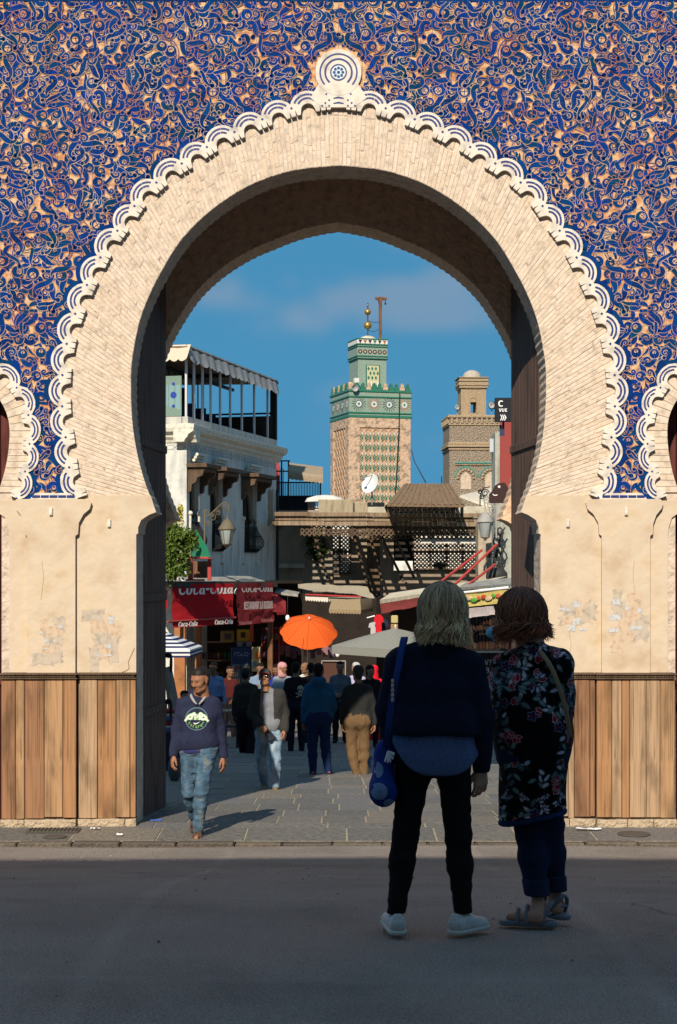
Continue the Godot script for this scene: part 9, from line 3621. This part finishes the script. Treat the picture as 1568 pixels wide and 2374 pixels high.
func crowd() -> void:
	var jet := Color(0.012, 0.011, 0.012)
	passer("man in a blue hooded top, navy trousers and white soled shoes walking away", 738, 1803, 26, 1.76, -1.0, {"top": Color(0.012, 0.075, 0.165), "legs": Color(0.010, 0.022, 0.075), "shoe": Color(0.02, 0.02, 0.025), "skin": Color(0.25, 0.13, 0.08)}, {"elbow1": Vector3(0.235, 1.10, -0.02), "wrist1": Vector3(0.20, 0.98, -0.16), "ankle0": Vector3(-0.085, 0.085, 0.02), "ankle1": Vector3(0.15, 0.095, 0.0), "turn": -0.25, "toe0": Vector3(-0.11, 0.035, -0.13), "toe1": Vector3(0.22, 0.035, -0.10)}, 0, {"hood": true, "bulk": 0.022, "girth": 1.03, "print": shoe_soles})
	passer("grey haired man in a dark leather jacket and brown trousers walking away", 829, 1806, 26, 1.75, -1.0, {"top": Color(0.026, 0.027, 0.026), "legs": Color(0.145, 0.088, 0.046), "shoe": Color(0.05, 0.04, 0.03), "hair": Color(0.035, 0.033, 0.032), "skin": Color(0.25, 0.13, 0.08)}, {"elbow0": Vector3(-0.235, 1.10, 0.0), "wrist0": Vector3(-0.24, 0.88, 0.02), "elbow1": Vector3(0.235, 1.10, 0.0), "wrist1": Vector3(0.25, 0.87, 0.03), "ankle0": Vector3(-0.02, 0.085, 0.02), "ankle1": Vector3(0.10, 0.085, -0.03), "turn": 0.3}, 0, {"bulk": 0.028, "girth": 1.08, "loose": 0.018, "fold": 0.016})
	passer("man in a black top printed with a white skull, seen from behind", 686, 1747, 32.8, 1.78, -1.0, {"top": jet, "legs": Color(0.014, 0.014, 0.02), "skin": Color(0.2, 0.11, 0.07)}, {"elbow0": Vector3(-0.235, 1.12, 0.0), "wrist0": Vector3(-0.17, 0.98, -0.15), "turn": -0.3}, 0, {"bulk": 0.022, "print": skull_print})
	passer("person all in black with wide trousers, left of the red brimmed cap", 570, 1762, 32, 1.74, -1.0, {"top": Color(0.028, 0.024, 0.022), "legs": jet, "shoe": Color(0.03, 0.03, 0.03)}, {"turn": -0.4, "elbow1": Vector3(0.25, 1.11, 0.0), "wrist1": Vector3(0.12, 1.0, -0.2), "ankle0": Vector3(-0.05, 0.10, -0.2), "ankle1": Vector3(0.08, 0.085, 0.1)}, 1, {"loose": 0.03, "bulk": 0.022})
	passer("man in a grey checked shirt coming towards the viewer behind the blue hooded top", 788, 1722, 36, 1.74, 1.0, {"top": Color(0.085, 0.105, 0.14), "legs": jet, "skin": Color(0.27, 0.14, 0.09)}, {"wrist0": Vector3(-0.10, 1.05, 0.2)}, 0, {})
	passer("white haired man in a pale lilac shirt beneath the grey parasol", 824, 1716, 39, 1.80, -1.0, {"top": Color(0.36, 0.34, 0.50), "legs": Color(0.05, 0.05, 0.06), "hair": Color(0.42, 0.42, 0.40), "skin": Color(0.3, 0.17, 0.12)}, {"turn": 0.6}, 0, {"cell": 0.02})
	passer("dark haired woman in black between the leather jacket and the red headscarf", 858, 1733, 34, 1.66, 1.0, {"top": jet, "legs": jet, "skin": Color(0.27, 0.15, 0.10)}, {"turn": 0.5}, 3, {"cell": 0.02})
	passer("person in a bright red headscarf and red robe near the grey parasol", 868, 1722, 37.5, 1.72, -1.0, {"top": Color(0.62, 0.012, 0.03), "legs": Color(0.62, 0.012, 0.03)}, {"turn": -0.3}, 4, {"robe": true, "cell": 0.02})
	passer("man in a red and white headcloth and pale shirt left of the skull print", 655, 1720, 37, 1.74, 1.0, {"top": Color(0.28, 0.32, 0.38), "legs": Color(0.03, 0.03, 0.04), "cap": Color(0.5, 0.25, 0.25)}, {"turn": 0.7}, 4, {"cell": 0.02})
	passer("bald man in a white shirt right of the skull print", 706, 1716, 38, 1.76, 1.0, {"top": Color(0.5, 0.48, 0.44), "legs": Color(0.05, 0.05, 0.06), "hair": Color(0.28, 0.15, 0.1)}, {"turn": -0.6}, 2, {"cell": 0.02})
	passer("man in a bright blue top under the red display rack", 640, 1712, 40, 1.76, 1.0, {"top": Color(0.015, 0.03, 0.22), "legs": jet}, {"turn": -0.5, "nod": 0.2, "elbow1": Vector3(0.24, 1.12, 0.04), "wrist1": Vector3(0.10, 1.14, 0.24)}, 0, {"cell": 0.02})
	passer("man in a pale blue shirt behind the dark clothed person", 600, 1712, 39, 1.74, 1.0, {"top": Color(0.16, 0.22, 0.32), "legs": jet}, {"turn": 0.4, "nod": 0.15, "elbow0": Vector3(-0.27, 1.13, 0.06), "wrist0": Vector3(-0.12, 1.20, 0.2), "head": Vector3(0.03, 1.63, 0.03)}, 0, {"cell": 0.02})
	passer("young man in a light blue top standing behind the walking man's shoulder", 494, 1722, 36.5, 1.74, 1.0, {"top": Color(0.14, 0.22, 0.40), "legs": jet}, {"turn": -0.7}, 0, {"cell": 0.02})
	passer("man in a dark red top in the shop's shade behind the cafe table", 530, 1716, 39, 1.72, 1.0, {"top": Color(0.07, 0.015, 0.015), "legs": jet}, {"turn": 0.5, "elbow1": Vector3(0.28, 1.10, 0.0), "wrist1": Vector3(0.15, 0.95, 0.18), "head": Vector3(0.03, 1.60, 0.03)}, 0, {"cell": 0.02})
	passer("dark haired boy with an orange lit neck in front of the umbrella pole", 720, 1722, 35, 1.66, -1.0, {"top": Color(0.10, 0.05, 0.03), "legs": jet}, {}, 0, {"cell": 0.02})
	passer("seated man in dark clothes left of the walking man's head", 428, 1745, 35.5, 1.70, 1.0, {"top": Color(0.02, 0.018, 0.02), "legs": jet}, {"hip0": Vector3(-0.09, 0.48, -0.1), "hip1": Vector3(0.09, 0.48, -0.1), "knee0": Vector3(-0.1, 0.48, 0.22), "knee1": Vector3(0.1, 0.48, 0.22), "ankle0": Vector3(-0.1, 0.09, 0.2), "ankle1": Vector3(0.1, 0.09, 0.2), "sh0": Vector3(-0.17, 0.98, -0.06), "sh1": Vector3(0.17, 0.98, -0.06), "elbow0": Vector3(-0.24, 0.72, 0.0), "elbow1": Vector3(0.24, 0.72, 0.0), "wrist0": Vector3(-0.12, 0.58, 0.16), "wrist1": Vector3(0.12, 0.58, 0.16), "neck": Vector3(0, 1.04, -0.06), "head": Vector3(0, 1.19, -0.03), "turn": 0.8}, 0, {"cell": 0.02})

func shoe_soles(th: Node3D, _f: Field) -> void:
	var white := mat("sneaker_sole", Color(0.50, 0.48, 0.43), 0.8)
	for q in [[-0.085, 0.02, -0.11, -0.13], [0.15, 0.0, 0.22, -0.10]]:
		var m := Mb.new()
		m.tube([Vector3(q[0], 0.022, q[1] + 0.04), Vector3((q[0] + q[2]) / 2, 0.018, (q[1] + q[3]) / 2), Vector3(q[2], 0.018, q[3])], [0.046, 0.048, 0.044], 10)
		for i in m.v.size():
			m.v[i].y = 0.02 + (m.v[i].y - 0.02) * 0.45
		part(th, "shoe_sole", m, white, true)
		m = Mb.new()
		m.ball(Vector3(q[0], 0.085, q[1] + 0.045), Vector3(0.03, 0.035, 0.015), 8, 6)
		part(th, "red_heel", m, mat("heel_red", Color(0.45, 0.08, 0.06), 0.7), true)

func skull_print(th: Node3D, f: Field) -> void:
	var m := Mb.new()
	var c := Vector2(0.085, 1.28)
	disc(m, c, 0.062, 0.0)
	m.quad(Vector3(c.x - 0.035, c.y - 0.09, 0.0004), Vector3(c.x + 0.035, c.y - 0.09, 0.0004), Vector3(c.x + 0.04, c.y - 0.03, 0.0004), Vector3(c.x - 0.04, c.y - 0.03, 0.0004))
	for s in SIDE:
		ribbon(m, PackedVector2Array([c + Vector2(-0.09 * s, -0.08), c + Vector2(0.0, -0.125), c + Vector2(0.09 * s, -0.17)]), [0.02], 0.0008)
	var o := part(th, "skull_print", press(m, f, 0.008), mat("print_grey", Color(0.35, 0.33, 0.31), 0.8), true)
	m = Mb.new()
	for s in SIDE:
		disc(m, c + Vector2(s * 0.026, -0.012), 0.017, 0.0)
	disc(m, c + Vector2(0, -0.045), 0.009, 0.0)
	part(o, "eye_socket", press(m, f, 0.0105), mat("print_black", Color(0.012, 0.012, 0.012), 0.9), true)

func height(x: float, z: float) -> float:
	if z > 1.05:
		var t := clampf((z - 0.6) / 10.0, 0.0, 1.0)
		return -0.015 + 1.045 * t * t * (3.0 - 2.0 * t) + maxf(z - 10.6, 0.0) * 0.012
	if z > -0.1:
		return 0.045 - 0.015 * (z + 0.1)
	return 0.045 + (z + 0.1) * 0.055

func _ready() -> void:
	rng.seed = 20177
	camera_and_light()
	gate()
	ground()
	town()
	market()
	people()
